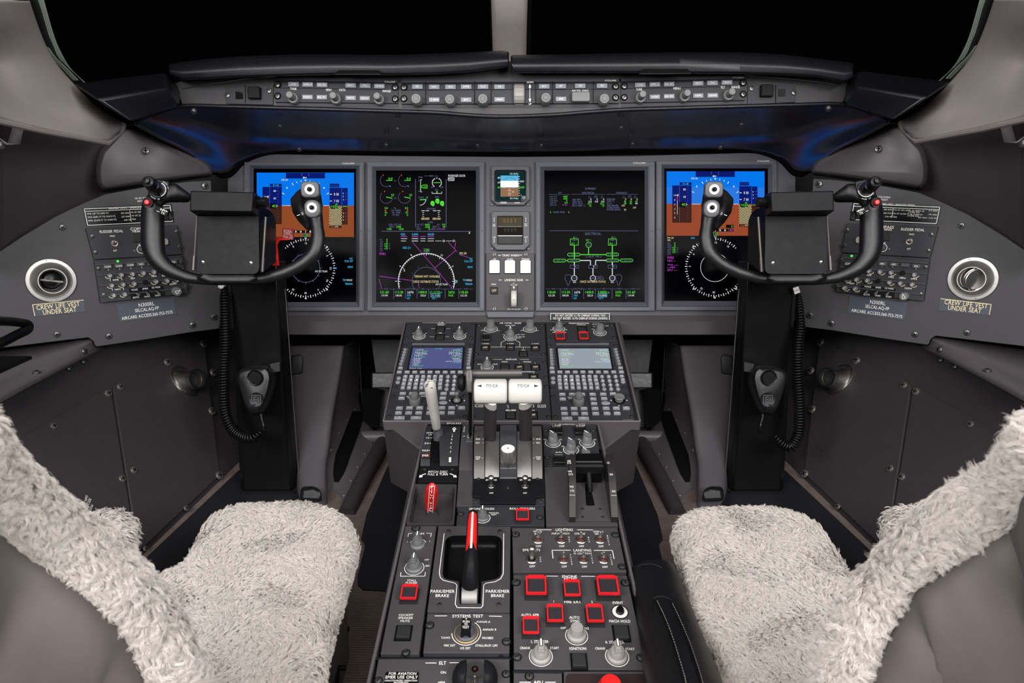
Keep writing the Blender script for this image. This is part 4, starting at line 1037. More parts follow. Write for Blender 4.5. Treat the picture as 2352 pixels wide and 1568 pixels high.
for cx, cy in ((231, 258), (399, 258)):
    u.arc(cx, cy, 57, 135, 300, 2.5, 'e_grey', H2); u.line([(cx - 2, cy), (cx + 55, cy)], 5, 'e_green', H2); u.lmb('e_red').disc(*u.loc(cx - 30, cy - 47, H2), .0016, H2, 10); u.line([(cx + 30, cy + 48), (cx + 38, cy + 58)], 5, 'e_cyan', H2)
for cx, cy in ((231, 413), (399, 413)):
    u.arc(cx, cy, 57, 135, 350, 2.5, 'e_grey', H2); u.line([(cx - 2, cy - 2), (cx + 53, cy + 10)], 6, 'e_green', H2); u.lmb('e_red').disc(*u.loc(cx - 17, cy - 53, H2), .0016, H2, 10)
for x in (222, 425): u.arc(x, 535, 6, 0, 360, 4, 'e_red', H2)
for p_, w, c in (([(500, 248), (500, 690)], 4, 'p'), ([(783, 248), (783, 690)], 4, 'p'), ([(185, 727), (1010, 729)], 4, 'p'), ([(578, 217), (618, 217)], 2, 'p'), ([(668, 217), (710, 217)], 2, 'p'), ([(560, 252), (547, 252), (547, 364), (560, 364)], 4, 'w'), ([(547, 280), (547, 350)], 6, 'g'), ([(552, 315), (572, 300), (608, 300), (608, 330), (572, 330), (552, 315)], 4, 'g'),
    ([(670, 280), (728, 278)], 5, 'g'), ([(653, 362), (653, 378), (743, 378), (743, 362)], 4, 'w'), ([(698, 370), (698, 384)], 3, 'w'), ([(692, 360), (704, 360), (698, 372)], 4, 'g'), ([(540, 437), (590, 434)], 7, 'g'), ([(590, 434), (603, 440)], 6, 'c'),
    ([(555, 538), (587, 538)], 5, 'w'), ([(595, 538), (626, 538)], 5, 'w'), ([(661, 538), (692, 538)], 5, 'w'), ([(700, 538), (730, 538)], 5, 'w'), ([(564, 555), (578, 555)], 4, 'w'), ([(564, 572), (578, 572)], 4, 'w'), ([(564, 590), (578, 590)], 4, 'w'), ([(707, 555), (722, 555)], 4, 'w'), ([(707, 572), (722, 572)], 4, 'w'), ([(707, 590), (722, 590)], 4, 'w'),
    ([(365, 776), (422, 776)], 4, 'm'), ([(365, 796), (422, 796)], 4, 'w'), ([(365, 817), (412, 817)], 4, 'w'), ([(466, 776), (524, 776)], 5, 'm'), ([(466, 796), (524, 796)], 5, 'w'), ([(466, 817), (524, 817)], 5, 'w'), ([(546, 776), (592, 776)], 4, 'm'), ([(546, 796), (592, 796)], 4, 'w'), ([(546, 817), (592, 817)], 4, 'w'), ([(612, 776), (670, 776)], 4, 'm'), ([(612, 796), (670, 796)], 4, 'w'), ([(612, 817), (670, 817)], 4, 'w'), ([(682, 817), (740, 817)], 3, 'w'), ([(782, 817), (835, 817)], 3, 'w'),
    ([(472, 828), (838, 1252)], 3, 'm'), ([(803, 828), (882, 916)], 3, 'm'), ([(872, 828), (860, 885)], 3, 'm'), ([(872, 904), (680, 1064)], 3, 'm'), ([(905, 942), (992, 970)], 3, 'm'), ([(165, 1142), (470, 1182)], 3, 'm'), ([(162, 1168), (187, 1252)], 3, 'm'), ([(530, 1205), (525, 1222), (536, 1250)], 3, 'm'), ([(718, 707), (775, 707)], 4, 'm'),
    ([(572, 888), (629, 888), (629, 916), (572, 916)], 2, 'p'), ([(168, 1260), (205, 1260)], 2, 'p'), ([(258, 1260), (325, 1260)], 2, 'p'), ([(376, 1260), (414, 1260)], 2, 'p'), ([(504, 1260), (545, 1260)], 2, 'p'), ([(585, 1260), (680, 1260)], 2, 'p'), ([(716, 1260), (815, 1260)], 2, 'p'), ([(862, 1260), (940, 1260)], 2, 'p'), ([(990, 1260), (1030, 1260)], 2, 'p'),
    ([(997, 732), (992, 748), (1003, 748)], 3, 'w')):
    u.line(p_, w, {'p': 'e_grey', 'w': 'e_white', 'g': 'e_green', 'c': 'e_cyan', 'm': 'e_magenta'}[c], H2, closed=(len(p_) == 3 and c in 'wg' and w < 5) or (len(p_) == 4 and c == 'p'))
for x in (298, 406, 514, 621, 773, 899): u.line([(x, 1262), (x, 1350)], 3, 'e_grey', H2)
u.line([(642, 1304), (727, 1304), (727, 1334), (642, 1334)], 3, 'e_cyan', H2, True); u.line([(801, 233), (857, 233), (857, 260), (801, 260)], 3, 'e_white', H2, True)
for s_ in ((120, 240), (-60, 60)): u.arc(697, 279, 42, *s_, 5, 'e_white', H2)
for a in range(120, 241, 30): ticks(u, 697, 279, 36, 46, (a + 90 + 60,), 5, 'e_white', H2)
u.arc(540, 432, 55, -90, 0, 4, 'e_white', H2)
for x, y in ((657, 472), (702, 450), (745, 472)):
    a, b = u.loc(x, y, H2); mb_ = u.lmb('e_green'); mb_.add([(px, py, H2) for px, py in rrect(u.sx(x, y, 36), u.sy(x, y, 48), .0045, 4, a, b)], [tuple(range(16))]); u.text('DN', x, y, 20, 17, 'e_black', H3)
for x in (571, 610, 675, 714): u.line([(x - 15, 605), (x + 15, 605), (x + 15, 618), (x - 15, 618)], 3, 'e_amber', H2, True); u.line([(x - 8, 611), (x + 8, 611)], 3, 'e_amber', H2)
u.arc(600, 1190, 259, -14, 194, 6, 'e_white', H2)
ticks(u, 600, 1190, 247, 262, range(-100, 101, 5), 4, 'e_white', H2); ticks(u, 600, 1190, 240, 262, range(-90, 91, 30), 5, 'e_white', H2)
for a, t in ((-90, '3'), (-60, '6'), (-30, 'E'), (30, '15'), (60, 'S'), (90, '21')): r_ = math.radians(a); u.text(t, 600 + 280 * math.sin(r_), 1190 - 280 * math.cos(r_), 12 * len(t), 16, 'e_white', H3, -r_)
u.arc(600, 1190, 131, -30, 210, 3, 'e_grey', H2); ticks(u, 600, 1190, 145, 156, (-60, -30, 0, 30, 60), 3, 'e_grey', H2)
u.line([(860, 1178), (872, 1178), (872, 1200), (860, 1212)], 5, 'e_cyan', H2, True)
u.done('picture')
# --- systems display
view(1100, 350, 4.02)
u = display('right centre display showing a green and white electrical diagram on black', (524, 86, 1625, 1462), (566, 127, 1568, 1430), (602, 165, 1532, 1384), logo=(1480, 97))
texts(u, '''1030|334|102|19|p|SUMMARY
748|372|28|13|p|ECS
1009|372|114|16|p|ELECTRICAL
1319|372|100|15|p|HYDRAULIC
797|407|42|16|g|4600
797|427|42|16|g|1600
811|446|10|16|g|0
804|465|28|16|g|0.0
686|408|66|12|p|OXY QTY
686|428|66|12|p|CAB ALT
690|447|72|12|p|CAB RATE
683|466|60|12|p|CAB DP
686|485|64|12|p|LNDG ALT
661|552|10|15|g|0
830|552|10|15|g|0
741|551|108|14|p|BLEED PRESS
1021|405|10|13|p|L
1080|405|30|13|p|APU
1137|405|10|13|p|R
902|435|78|14|p|GEN AMPS
908|453|88|14|p|GEN VOLTS
911|472|96|14|p|BATT VOLTS
921|492|116|14|p|BATT TEMP °C
1034|433|10|16|w|0
1092|433|10|16|w|0
1151|433|10|16|w|0
1027|453|28|16|w|0.0
1085|453|28|16|w|0.0
1144|453|28|16|w|0.0
1021|472|36|16|g|25.7
1137|472|36|16|g|25.6
1028|492|20|16|g|33
1147|492|20|16|g|33
1338|403|10|13|p|L
1392|403|32|13|p|AUX
1443|403|10|13|p|R
1219|432|78|14|p|PRESSURE
1214|451|68|14|p|TEMP °C
1204|471|48|14|p|QTY %
1234|490|106|14|p|INBD BRAKES
1240|509|116|14|p|OUTBD BRAKES
1243|528|126|14|p|PK/EMER BRAKE
1354|432|10|16|a|0
1407|432|10|16|a|0
1460|432|10|16|a|0
1349|451|20|16|g|36
1402|451|20|16|g|36
1454|451|20|16|g|44
1349|470|20|16|g|48
1402|470|20|16|g|83
1454|470|20|16|w|84
1333|490|30|16|a|LOW
1437|509|30|16|a|LOW
1349|528|20|16|a|50
1054|750|148|22|p|ELECTRICAL
878|785|16|14|g|33
902|785|18|12|p|°C
1231|783|16|14|g|33
1256|783|18|12|p|°C
1003|809|32|16|g|25.7
1034|809|10|12|p|V
881|811|48|13|p|L BATT
868|841|32|16|g|25.7
902|841|9|12|p|V
1233|811|50|13|p|R BATT
1221|841|32|16|g|25.6
1254|841|9|12|p|V
1013|843|26|11|p|EXT
1013|860|28|11|p|PWR
876|943|86|14|p|L ESS BUS
1232|942|90|14|p|R ESS BUS
745|998|90|14|p|L AUX BUS
876|997|92|14|p|L MAIN BUS
1232|996|94|14|p|R MAIN BUS
1364|996|90|14|p|R AUX BUS
1057|960|142|14|p|L..BUS TIE..J
884|1052|12|16|w|0
902|1054|9|11|p|A
1060|1052|12|16|w|0
1076|1054|9|11|p|A
1236|1052|12|16|w|0
1254|1054|9|11|p|A
881|1160|32|14|p|GEN
1052|1160|32|14|p|GEN
1232|1160|32|14|p|GEN
1115|1158|32|13|p|APU
881|1197|26|15|w|0.0
905|1198|9|11|p|V
1230|1197|26|15|w|0.0
1255|1198|9|11|p|V
1050|1192|238|19|a|CHECK DATABASE STATUS
686|1259|38|13|p|COM2
804|1259|38|13|p|NAV2
914|1259|84|14|p|ATC1/TCAS
1020|1259|28|13|p|ADF
1154|1259|28|13|p|HF2
1294|1259|38|13|p|COM3
1422|1259|38|13|p|COM1
667|1290|80|23|g|118.60
669|1320|62|17|w|121.50
801|1290|80|23|g|113.30
797|1320|62|17|w|108.00
905|1291|58|22|w|1674
894|1320|40|17|c|STBY
889|1346|30|17|c|ADV
1018|1290|80|23|g|1400.0
1025|1320|52|17|w|332.0
1138|1290|82|23|g|2.0000
1195|1294|18|13|c|AM
1140|1320|76|17|w|14.0000
1128|1346|40|15|c|SQ 0
1290|1291|58|23|g|DATA
1283|1320|46|17|g|MODE
1401|1290|82|23|g|121.60
1403|1320|62|17|w|119.90''')
for p_, w, c in (([(645, 388), (842, 388)], 2, 'p'), ([(858, 386), (1162, 386)], 2, 'p'), ([(1177, 386), (1468, 386)], 2, 'p'), ([(768, 485), (816, 485)], 3, 'm'), ([(1004, 420), (1042, 420)], 2, 'p'), ([(1062, 420), (1100, 420)], 2, 'p'), ([(1120, 420), (1158, 420)], 2, 'p'), ([(1320, 418), (1358, 418)], 2, 'p'), ([(1372, 418), (1412, 418)], 2, 'p'), ([(1426, 418), (1464, 418)], 2, 'p'),
    ([(648, 722), (1474, 724)], 3, 'p'), ([(881, 856), (881, 985)], 8, 'g'), ([(1232, 856), (1232, 985)], 8, 'g'), ([(1013, 878), (1013, 942)], 7, 'g'), ([(932, 943), (1178, 943)], 7, 'g'), ([(802, 998), (822, 998)], 5, 'g'), ([(1288, 996), (1310, 996)], 5, 'g'),
    ([(932, 997), (1030, 997), (1030, 1040)], 7, 'w'), ([(1178, 996), (1077, 996), (1077, 1040)], 7, 'w'), ([(881, 1012), (881, 1040)], 8, 'w'), ([(1232, 1012), (1232, 1040)], 8, 'w'), ([(881, 1068), (881, 1132)], 7, 'w'), ([(1053, 1068), (1053, 1132)], 7, 'w'), ([(1232, 1068), (1232, 1132)], 7, 'w')):
    u.line(p_, w, {'p': 'e_grey', 'w': 'e_white', 'g': 'e_green', 'c': 'e_cyan', 'm': 'e_magenta'}[c], H2)
for x0, y0, x1, y1, c, w in ((844, 798, 918, 856, 'e_green', 4), (1196, 798, 1270, 856, 'e_green', 4), (843, 1040, 921, 1068, 'e_grey', 3), (1015, 1040, 1093, 1068, 'e_grey', 3), (1194, 1040, 1272, 1068, 'e_grey', 3), (1098, 1305, 1181, 1334, 'e_cyan', 3)): u.line([(x0, y0), (x1, y0), (x1, y1), (x0, y1)], w, c, H2, True)
for cx, cy in ((876, 943), (1232, 942), (745, 998), (876, 997), (1232, 996), (1364, 996)):
    u.line([(cx + (44 + 13 * math.cos(t)) * 1 if math.cos(t) > 0 else cx - 44 + 13 * math.cos(t), cy + 14 * math.sin(t)) for t in [i * PI / 8 - PI / 2 + .01 for i in range(16)]], 4, 'e_green', H2, True)
for cx, cy, c in ((1013, 852, 'e_green'), (881, 1160, 'e_white'), (1052, 1160, 'e_white'), (1232, 1160, 'e_white')): u.arc(cx, cy, 25, 0, 360, 4, c, H2)
u.line([(1080, 1144), (1138, 1144), (1153, 1170), (1080, 1170)], 3, 'e_grey', H2, True)
for cx in (824, 1290): u.line([(cx - 28, 1140), (cx - 18, 1128), (cx + 18, 1128), (cx + 28, 1140), (cx + 28, 1175), (cx + 14, 1192), (cx + 6, 1228), (cx - 6, 1228), (cx - 14, 1192), (cx - 28, 1175)], 3, 'e_grey', H2, True)
for x in (752, 861, 968, 1075, 1230, 1357): u.line([(x, 1262), (x, 1350)], 3, 'e_grey', H2)
for a, b in ((622, 660), (712, 782), (828, 870), (958, 1000), (1040, 1136), (1174, 1272), (1316, 1400), (1446, 1490)): u.line([(a, 1259), (b, 1259)], 2, 'e_grey', H2)
u.done('picture')
# --- standby instrument
view(830, 350, 4.02)
u = Unit('standby_instrument', 'small square standby horizon with lit blue and brown screen at top of centre column', 'instrument', PL_A, [(1198, 125), (1556, 125), (1556, 486), (1198, 486)])
oc = [(1215, 125), (1538, 125), (1554, 140), (1556, 430), (1500, 486), (1250, 486), (1198, 435), (1200, 140)]
u.plate('bezel_grey', t=.02, r=.002, ch=.002, h=.006, corners=oc, name='bezel')
p = [u.loc(*k, .006) for k in ((1232, 165), (1518, 165), (1518, 452), (1232, 452))]
g = MB(); g.slab(roundpoly(p, .006), [(-.0015, .0062), (0, .0085), (.0015, .0085), (.003, .0066)], cap1=True); part('screen_frame', g, 'black_gloss', u.e)
def SQ(x0, y0, x1, y1, m, h): u.quad(x0, y0, x1, y1, m, h)
h0 = .0072; SQ(1245, 180, 1508, 442, 'e_teal', h0); SQ(1285, 213, 1451, 322, 'e_pale', h0 + .0002); SQ(1285, 213, 1451, 262, 'e_skylt', h0 + .0003); SQ(1285, 322, 1451, 408, 'e_tan', h0 + .0002)
SQ(1285, 250, 1451, 322, 'e_lamp', h0 + .00025)
for t, x, y, w, h, m in (('1014hPa', 1408, 197, 84, 16, 'e_pale'), ('29.94in', 1410, 424, 82, 16, 'e_pale'), ('80', 1270, 234, 24, 16, 'e_white'), ('60', 1270, 277, 24, 16, 'e_white'), ('40', 1267, 323, 24, 18, 'e_green'), ('200', 1482, 267, 40, 16, 'e_white'), ('1600', 1480, 322, 50, 18, 'e_green'), ('10', 1399, 363, 20, 14, 'e_white'), ('1', 1472, 396, 10, 14, 'e_white')): u.text(t, x, y, w, h, m, h0 + .0006)
for k in range(9): u.line([(1452, 222 + 22 * k), (1464, 222 + 22 * k)], 4, 'e_white', h0 + .0005)
for k in range(5): u.line([(1368 - (16 if k % 2 else 9), 336 + 15 * k), (1368 + (16 if k % 2 else 9), 336 + 15 * k)], 3, 'e_white', h0 + .0005)
for x in (1310, 1398): u.line([(x, 326), (x + 30, 322)], 5, 'e_cyan', h0 + .0005)
ticks(u, 1368, 300, 64, 74, (-45, -30, -15, 0, 15, 30, 45), 4, 'e_navy', h0 + .0005)
u.text('STD', 1437, 137, 36, 11, h=.0064); u.text('CAGE', 1312, 464, 44, 12, h=.0082); u.text('BARO', 1440, 464, 46, 11, h=.0064)
u.done('picture')
u.button(1312, 464, 66, 20, .0078, 'key_grey'); u.button(1211, 240, 14, 66, .0072, 'key_dark'); u.button(1211, 368, 14, 66, .0072, 'key_dark'); u.button(1437, 137, 56, 18, .0066, 'key_dark')
u.text('+', 1211, 222, 8, 8, h=.0075); u.done()
k_ = u.knob(1500, 432, 28, 'round', 'knob_grey', 2.0); k_.matrix_basis = Matrix.Translation((0, 0, .006)) @ k_.matrix_basis
for x, y in ((1207, 141), (1541, 139), (1206, 479), (1540, 479)): u.screw(x, y, 12, 'screw', well=False)
# --- clock
u = Unit('clock_timer', 'small square digital clock with three dim amber windows below the standby horizon', 'instrument', PL_A, [(1198, 540), (1556, 540), (1556, 902), (1198, 902)])
u.plate('key_dark', t=.02, r=.002, ch=.002, h=.006, corners=[(1215, 540), (1538, 540), (1556, 556), (1556, 850), (1508, 902), (1246, 902), (1198, 848), (1198, 556)], name='bezel')
p = [u.loc(*k, .006) for k in ((1254, 588), (1492, 588), (1492, 848), (1254, 848))]
g = MB(); g.slab(roundpoly(p, .003), [(-.001, .0062), (0, .008), (.001, .008), (.0022, .0063)], cap1=True); part('window_frame', g, 'black_gloss', u.e)
u.quad(1260, 596, 1487, 680, 'e_lcd', .0066); u.quad(1260, 688, 1487, 765, 'e_lcdd', .0066); u.line([(1260, 684), (1487, 684)], 5, 'knob_grey', .0068); u.line([(1260, 769), (1487, 769)], 6, 'label_white', .0068)
for i, x in enumerate((1322, 1354, 1386, 1418)): u.text('0' if i < 3 else '1', x, 630, 22, 36, 'black_matte', .007); u.text('0' if i < 3 else '1', x - 2, 630, 20, 36, 'e_lcdn', .0071); u.text('8', x + 3, 714, 22, 34, 'black_matte', .007)
for k in range(3): u.text('- - - -', 1370, 714, 110, 4, 'e_lcdn', .0071)
u.text('ET', 1226, 665, 20, 11, h=.0064); u.text('RST', 1226, 678, 26, 10, h=.0064); u.text('GPS/', 1518, 660, 28, 10, h=.0064); u.text('MAN', 1518, 676, 28, 10, h=.0064); u.text('CHR', 1226, 783, 28, 10, h=.0064); u.text('MODE', 1520, 781, 34, 10, h=.0064); u.done()
for x, y in ((1226, 623), (1519, 622), (1226, 815), (1519, 813)): u.button(x, y, 17, 48, .010, 'key_grey', r=.4)
for x, y in ((1206, 556), (1540, 556), (1206, 890), (1542, 890)): u.screw(x, y, 12, 'screw', well=False)
# --- terrain warning and landing gear panel
u = Unit('landing_gear_panel', 'grey panel lettered TAWS WARN and LANDING GEAR below the clock', 'control panel', PL_A, [(1153, 928), (1597, 928), (1597, 1462), (1153, 1462)])
u.plate('plate_mid', t=.02, r=.0015, h=.004)
g = MB(); a, b = u.loc(1150, 1468), u.loc(1600, 1528); g.add([], []); g.slab([u.loc(*k) for k in ((1150, 1466), (1600, 1466), (1588, 1526), (1165, 1526))], [(0, -.02), (0, .003), (.002, .005)], cap0=True); part('lower_lip', g, 'bezel_grey', u.e)
u.text('TAWS WARN', 1376, 950, 154, 20, h=.0045); u.line([(1262, 949), (1290, 949)], 4, h=.0044); u.line([(1456, 946), (1484, 946)], 4, h=.0044)
for t, x, w in (('GS', 1230, 26), ('FLAPS', 1372, 52), ('TERRAIN', 1515, 74)):
    u.text(t, x, 984, w, 14, h=.0045)
    k_ = u.guard(x, 1057, 92, 110, .006, m='chrome', wm='e_lamp'); up(k_, .004)
u.text('LANDING GEAR', 1407, 1177, 172, 20, h=.0045); u.line([(1268, 1177), (1296, 1177)], 4, h=.0044); u.line([(1516, 1177), (1544, 1177)], 4, h=.0044)
u.text('UP', 1407, 1206, 14, 8, h=.0045); u.text('VLO 200', 1408, 1223, 62, 12, h=.0045); u.text('NWS', 1222, 1217, 44, 14, h=.0045); u.line([(1408, 1258), (1408, 1240)], 7, h=.0045); u.line([(1400, 1247), (1408, 1236), (1416, 1247)], 5, h=.0045)
u.text('VLO 250 VLE 250', 1408, 1446, 120, 11, h=.0045); u.done()
up(u.ann(1225, 1276, 70, 66, 'OFF', .004), .004)
for x, y in ((1229, 944), (1518, 943), (1229, 1446), (1519, 1446)): up(u.screw(x, y, 21, 'screw_light', slot='-', well=False), .004)
a, b = u.loc(1408, 1330, .03)
g = MB(); g.slab(rrect(.020, .055, .004, cx=a, cy=b + .004), [(0, .0035), (0, .0045), (.002, .0035)]); part('lever_slot', g, 'void', u.e)
g = MB(); g.tube([(a, b + .012, .002), (a, b + .002, .03), (a, b - .004, .04)], .0045, 10); part('gear_lever', g, 'steel', u.e)
wh = MB(); Ry = .0225
Mw = Matrix.Translation((a, b - .006, .030)) @ Matrix.Rotation(PI / 2, 4, 'Y')
wh.lathe([(Ry * .2, -.0075), (Ry * .9, -.0072), (Ry, -.0045), (Ry * .96, -.0025), (Ry, 0), (Ry * .96, .0025), (Ry, .0045), (Ry * .9, .0072), (Ry * .2, .0075)], 32, M=Mw); part('wheel_knob', wh, 'white_paint', u.e)
g = MB(); g.lathe([(.0022, 0), (.0022, .001), (0, .001)], 10, M=Matrix.Translation((a, b - .010, .030 + Ry * .93))); part('knob_screw', g, 'screw', u.e)
# ------------------------------------------------------------------ centre pedestal body
view(0, 0, 1)
pb = world_thing('centre_pedestal', (0, .6 * S, 0), 'dark grey centre pedestal standing between the seats and carrying all the control panels', 'pedestal')
def on(pl, x, y, h=0.): return pl.hit(x, y, h)
a, b, c, e = on(PL_U, 928, 739, -.022), on(PL_U, 879, 967, -.022), wp(961, 1029, .80), wp(897, 1109, .95)
d = wp(936, 1131, .87); g_ = wp(925, 1000, 1.12)
def mx(p): return Vector((-p.x, p.y, p.z))
V_ = [a, b, c, d, e, g_]; vs = [tuple(p) for p in V_] + [tuple(mx(p)) for p in V_]
mb = MB(); mb.add(vs, [(0, 6, 7, 1), (1, 7, 8, 2), (2, 8, 9, 3), (1, 2, 3, 4), (0, 1, 4, 5), (7, 10, 9, 8), (6, 11, 10, 7), (4, 3, 9, 10), (5, 4, 10, 11), (0, 5, 11, 6)])
o = wpart('upper_body', mb, 'wall_grey', pb, smooth=20); bevel(o, .003)
def strip(pl, p0, p1, w, z0, z1, name, m, par, ch=.001):
    A_, B_ = pl.hit(*q(*p0)), pl.hit(*q(*p1)); ex = (B_ - A_); L_ = ex.length; ex.normalize(); ey = pl.n.cross(ex)
    M = Matrix((ex, ey, pl.n)).transposed().to_4x4(); M.translation = A_
    g = MB(); g.box(0, L_, -w / 2, w / 2, z0, z1, ch, M=M); return wpart(name, g, m, par)
for p0, p1 in (((930, 741), (881, 966)), ((1415, 741), (1470, 966)), ((881, 967), (1470, 967))): strip(PL_U, p0, p1, .004, -.022, .0015, 'edge_rail', 'trim_grey', pb.id_data if False else pb)
tl, tr, br, bl = on(PL_L, 972, 965, -.022), on(PL_L, 1378, 965, -.022), on(PL_L, 1560, 1760, -.022), on(PL_L, 800, 1760, -.022)
mb = MB(); mb.ring_loft([[(p.x, p.y, .002) for p in (tl, tr, br, bl)], [tuple(p) for p in (tl, tr, br, bl)]]); wpart('lower_body', mb, 'wall_dark', pb)
for p0, p1 in (((980, 972), (838, 1600)), ((1374, 972), (1513, 1600))):
    strip(PL_L, p0, p1, .0045, -.03, .0008, 'edge_rail', 'trim_grey', pb)
for p0, p1 in (((1147, 1205), (1152, 1600)),): strip(PL_L, p0, p1, .004, -.03, -.003, 'cross_rail', 'black_satin', pb)
for p0, p1 in (((862, 1508), (1174, 1508)), ((1178, 1538), (1500, 1538))): strip(PL_L, p0, p1, .004, -.03, -.002, 'cross_rail', 'black_satin', pb)
mb = MB(); mb.ring_loft([[tuple(on(PL_L, x, y, -.0215)) for x, y in ((980, 975), (1374, 975), (1510, 1590), (842, 1590))], [tuple(on(PL_L, x, y, -.0205)) for x, y in ((980, 975), (1374, 975), (1510, 1590), (842, 1590))]]); wpart('inner_floor', mb, 'void', pb)
mb = MB(); mb.ring_loft([[tuple(on(PL_U, x, y, -.0215)) for x, y in ((931, 741), (1413, 741), (1468, 965), (883, 965))], [tuple(on(PL_U, x, y, -.008)) for x, y in ((931, 741), (1413, 741), (1468, 965), (883, 965))]]); wpart('upper_deck', mb, 'black_matte', pb)
# ------------------------------------------------------------------ upper pedestal panels
view(860, 720, 5.6); N = 'control panel'
def uplate(name, label, cs, m='plate_dark', pl=None, t=.018, r=.0012, cat=N):
    u = Unit(name, label, cat, pl or PL_U, cs); u.plate(m, t=t, r=r, ch=.0006); return u
def ring_knob(u, x, y, r, ht=1.7, kind='pointer', ang=0, a0=-220, a1=40, m='knob_grey'):
    u.arc(x, y, r * 1.14, a0, a1, 5); return u.knob(x, y, r, kind, m, ht, ang)
u = uplate('fuel_panel', 'dark panel lettered FUEL with two grey pointer knobs, top left of the pedestal', [(417, 108), (1300, 108), (1285, 352), (372, 352)])
ring_knob(u, 575, 290, 68, 1.9); ring_knob(u, 1097, 290, 68, 1.9)
u.text('FUEL', 860, 117, 70, 14); u.text('GRAVITY', 860, 134, 108, 11); u.text('XFLOW', 858, 149, 84, 10); u.text('XFER', 845, 248, 50, 11)
for l in (((620, 118), (818, 118)), ((915, 118), (1108, 118)), ((728, 193), (785, 193)), ((922, 193), (975, 193)), ((710, 297), (770, 297)), ((907, 297), (962, 297))): u.line(l, 3)
for x, y, t in ((505, 252, 'OFF'), (662, 252, 'ON'), (1030, 252, 'OFF'), (1180, 252, 'ON')): u.text(t, x, y, 12 * len(t), 9)
u.ann(848, 195, 100, 56); u.ann(842, 297, 100, 56); u.done()
for x, y in ((452, 150), (412, 312), (1258, 150), (1246, 312)): u.screw(x, y, 20)
KEYR = ['ABCDEFG', 'HIJKLMN', 'OPQRSTU', 'VWXYZ_/']
def cdu(u, L):
    sc = [(495, 440), (1140, 440), (1118, 712), (440, 712)] if L else [(2358, 448), (3010, 448), (3055, 710), (2385, 710)]
    # recessed screen with dark surround
    p = [u.loc(*k, .001) for k in sc]; cxy = [sum(k[i] for k in p) / 4 for i in (0, 1)]
    g = MB(); g.slab(p if area2(p) > 0 else p[::-1], [(-.004, .0004), (-.003, .0022), (-.0008, .0022), (0, .0009)], cap1=False); part('screen_bezel', g, 'black_satin', u.e)
    g = MB(); g.add([(a, b, .001) for a, b in p], [(0, 1, 2, 3)]); part('screen', g, 'e_cdu' if L else 'e_cdu2', u.e, smooth=0)
    x0, x1 = (sc[0][0], sc[1][0]); h = .0014
    def T(t, x, y, w, m, al='c'): u.text(t, x, y, w, 12, m, h, align=al)
    dx = 0 if L else 1863 + 12; gm = 'e_green'
    for k, (t, tr, m, yy) in enumerate((('COM1', 'COM2', 'e_white', 466), ('121.600', '118.600', gm, 483), ('RECALL', 'RECALL', 'e_white', 502), ('118.000', '121.500', 'e_white', 519), ('NAV1', 'NAV2', 'e_white', 539), ('113.30', '113.30', gm, 556), ('DME1', 'DME2', 'e_white', 577), ('HOLD', 'HOLD', 'e_white', 595), ('ATC1', 'ATC/TCAS', 'e_white', 614), ('1674', 'STBY', 'e_white', 632), ('ADF', '', 'e_white', 652), ('1400.0', '', gm, 670))):
        f = (yy - 440) / 272
        if L: xl, xr = 500 - 52 * f + 20, 1138 - 22 * f - 8
        else: xl, xr = 2362 + 26 * f + 18, 3012 + 42 * f - 8; yy += 4
        T(t, xl + (14 if k % 2 == 0 else 0), yy, 25 * len(t), m, 'l')
        if tr: T(tr, xr - (18 if k % 2 == 0 and k < 8 else 0), yy, 25 * len(tr), 'e_cyan' if tr == 'STBY' else m, 'r')
    T('TUNE', (x0 + x1) / 2 + 5, 449 + (0 if L else 6), 92, 'e_cyan'); T('1/2', x1 - 42, 449 + (0 if L else 6), 66, 'e_cyan')
    if L: T('FMS DR', 535, 706, 160, 'e_amber'); T('[', 470, 690, 8, 'e_cyan'); T(']', 1102, 690, 12, 'e_cyan')
    else: T('[', 2402, 690, 8, 'e_cyan'); T(']', 3032, 692, 12, 'e_cyan')
    # keys
    if L:
        lk = [(408, 452), (398, 489), (388, 525), (378, 563), (366, 602), (353, 640)]; rk = [(1218, 452), (1214, 489), (1209, 525), (1205, 563), (1200, 600), (1195, 638)]
        fx = [320, 420, 518, 616, 715, 812, 910, 1008, 1105, 1200]; fy = 745; al = [(398, 76.3), (386, 77.5), (375, 78.2), (365, 79.5)]; nu = [(945, 87), (940, 87), (933, 87), (927, 87)]
        rl = [(312, 823), (300, 875)]; ms, ex = (335, 692), (1210, 690); logo = (1100, 378); br = ((485, 388), (1165, 388))
    else:
        o = 1680
        lk = [(608 + o, 455), (610 + o, 491), (612 + o, 528), (615 + o, 566), (617 + o, 603), (620 + o, 641)]; rk = [(1408 + o, 450), (1417 + o, 486), (1426 + o, 522), (1436 + o, 560), (1446 + o, 600), (1455 + o, 636)]
        fx = [x + o for x in (610, 706, 804, 903, 1002, 1102, 1201, 1298, 1398, 1497)]; fy = 743; al = [(700 + o, 77.3), (702 + o, 78), (706 + o, 79.3), (711 + o, 79.5)]; nu = [(1247 + o, 87), (1257 + o, 88), (1267 + o, 89), (1277 + o, 89)]
        rl = [(618 + o, 823), (620 + o, 876)]; ms, ex = (604 + o, 692), (1486 + o, 690); logo = (1272 + o, 377); br = ((655 + o, 388), (1338 + o, 388))
    g = MB(); P0, P1 = u.loc(*br[0], .002), u.loc(*br[1], .002); g.box(P0[0], P1[0], P0[1] - .0035, P0[1] + .001, 0, .004, .0012); part('screen_hood', g, 'key_dark', u.e)
    for l, sgn in ((lk, 1), (rk, -1)):
        for x, y in l:
            u.button(x, y, 62, 20, .004, 'key_dark', name='line_key', r=.4); u.button(x - sgn * 16, y, 42, 15, .0052, 'key_grey', name='line_key_cap', r=.4)
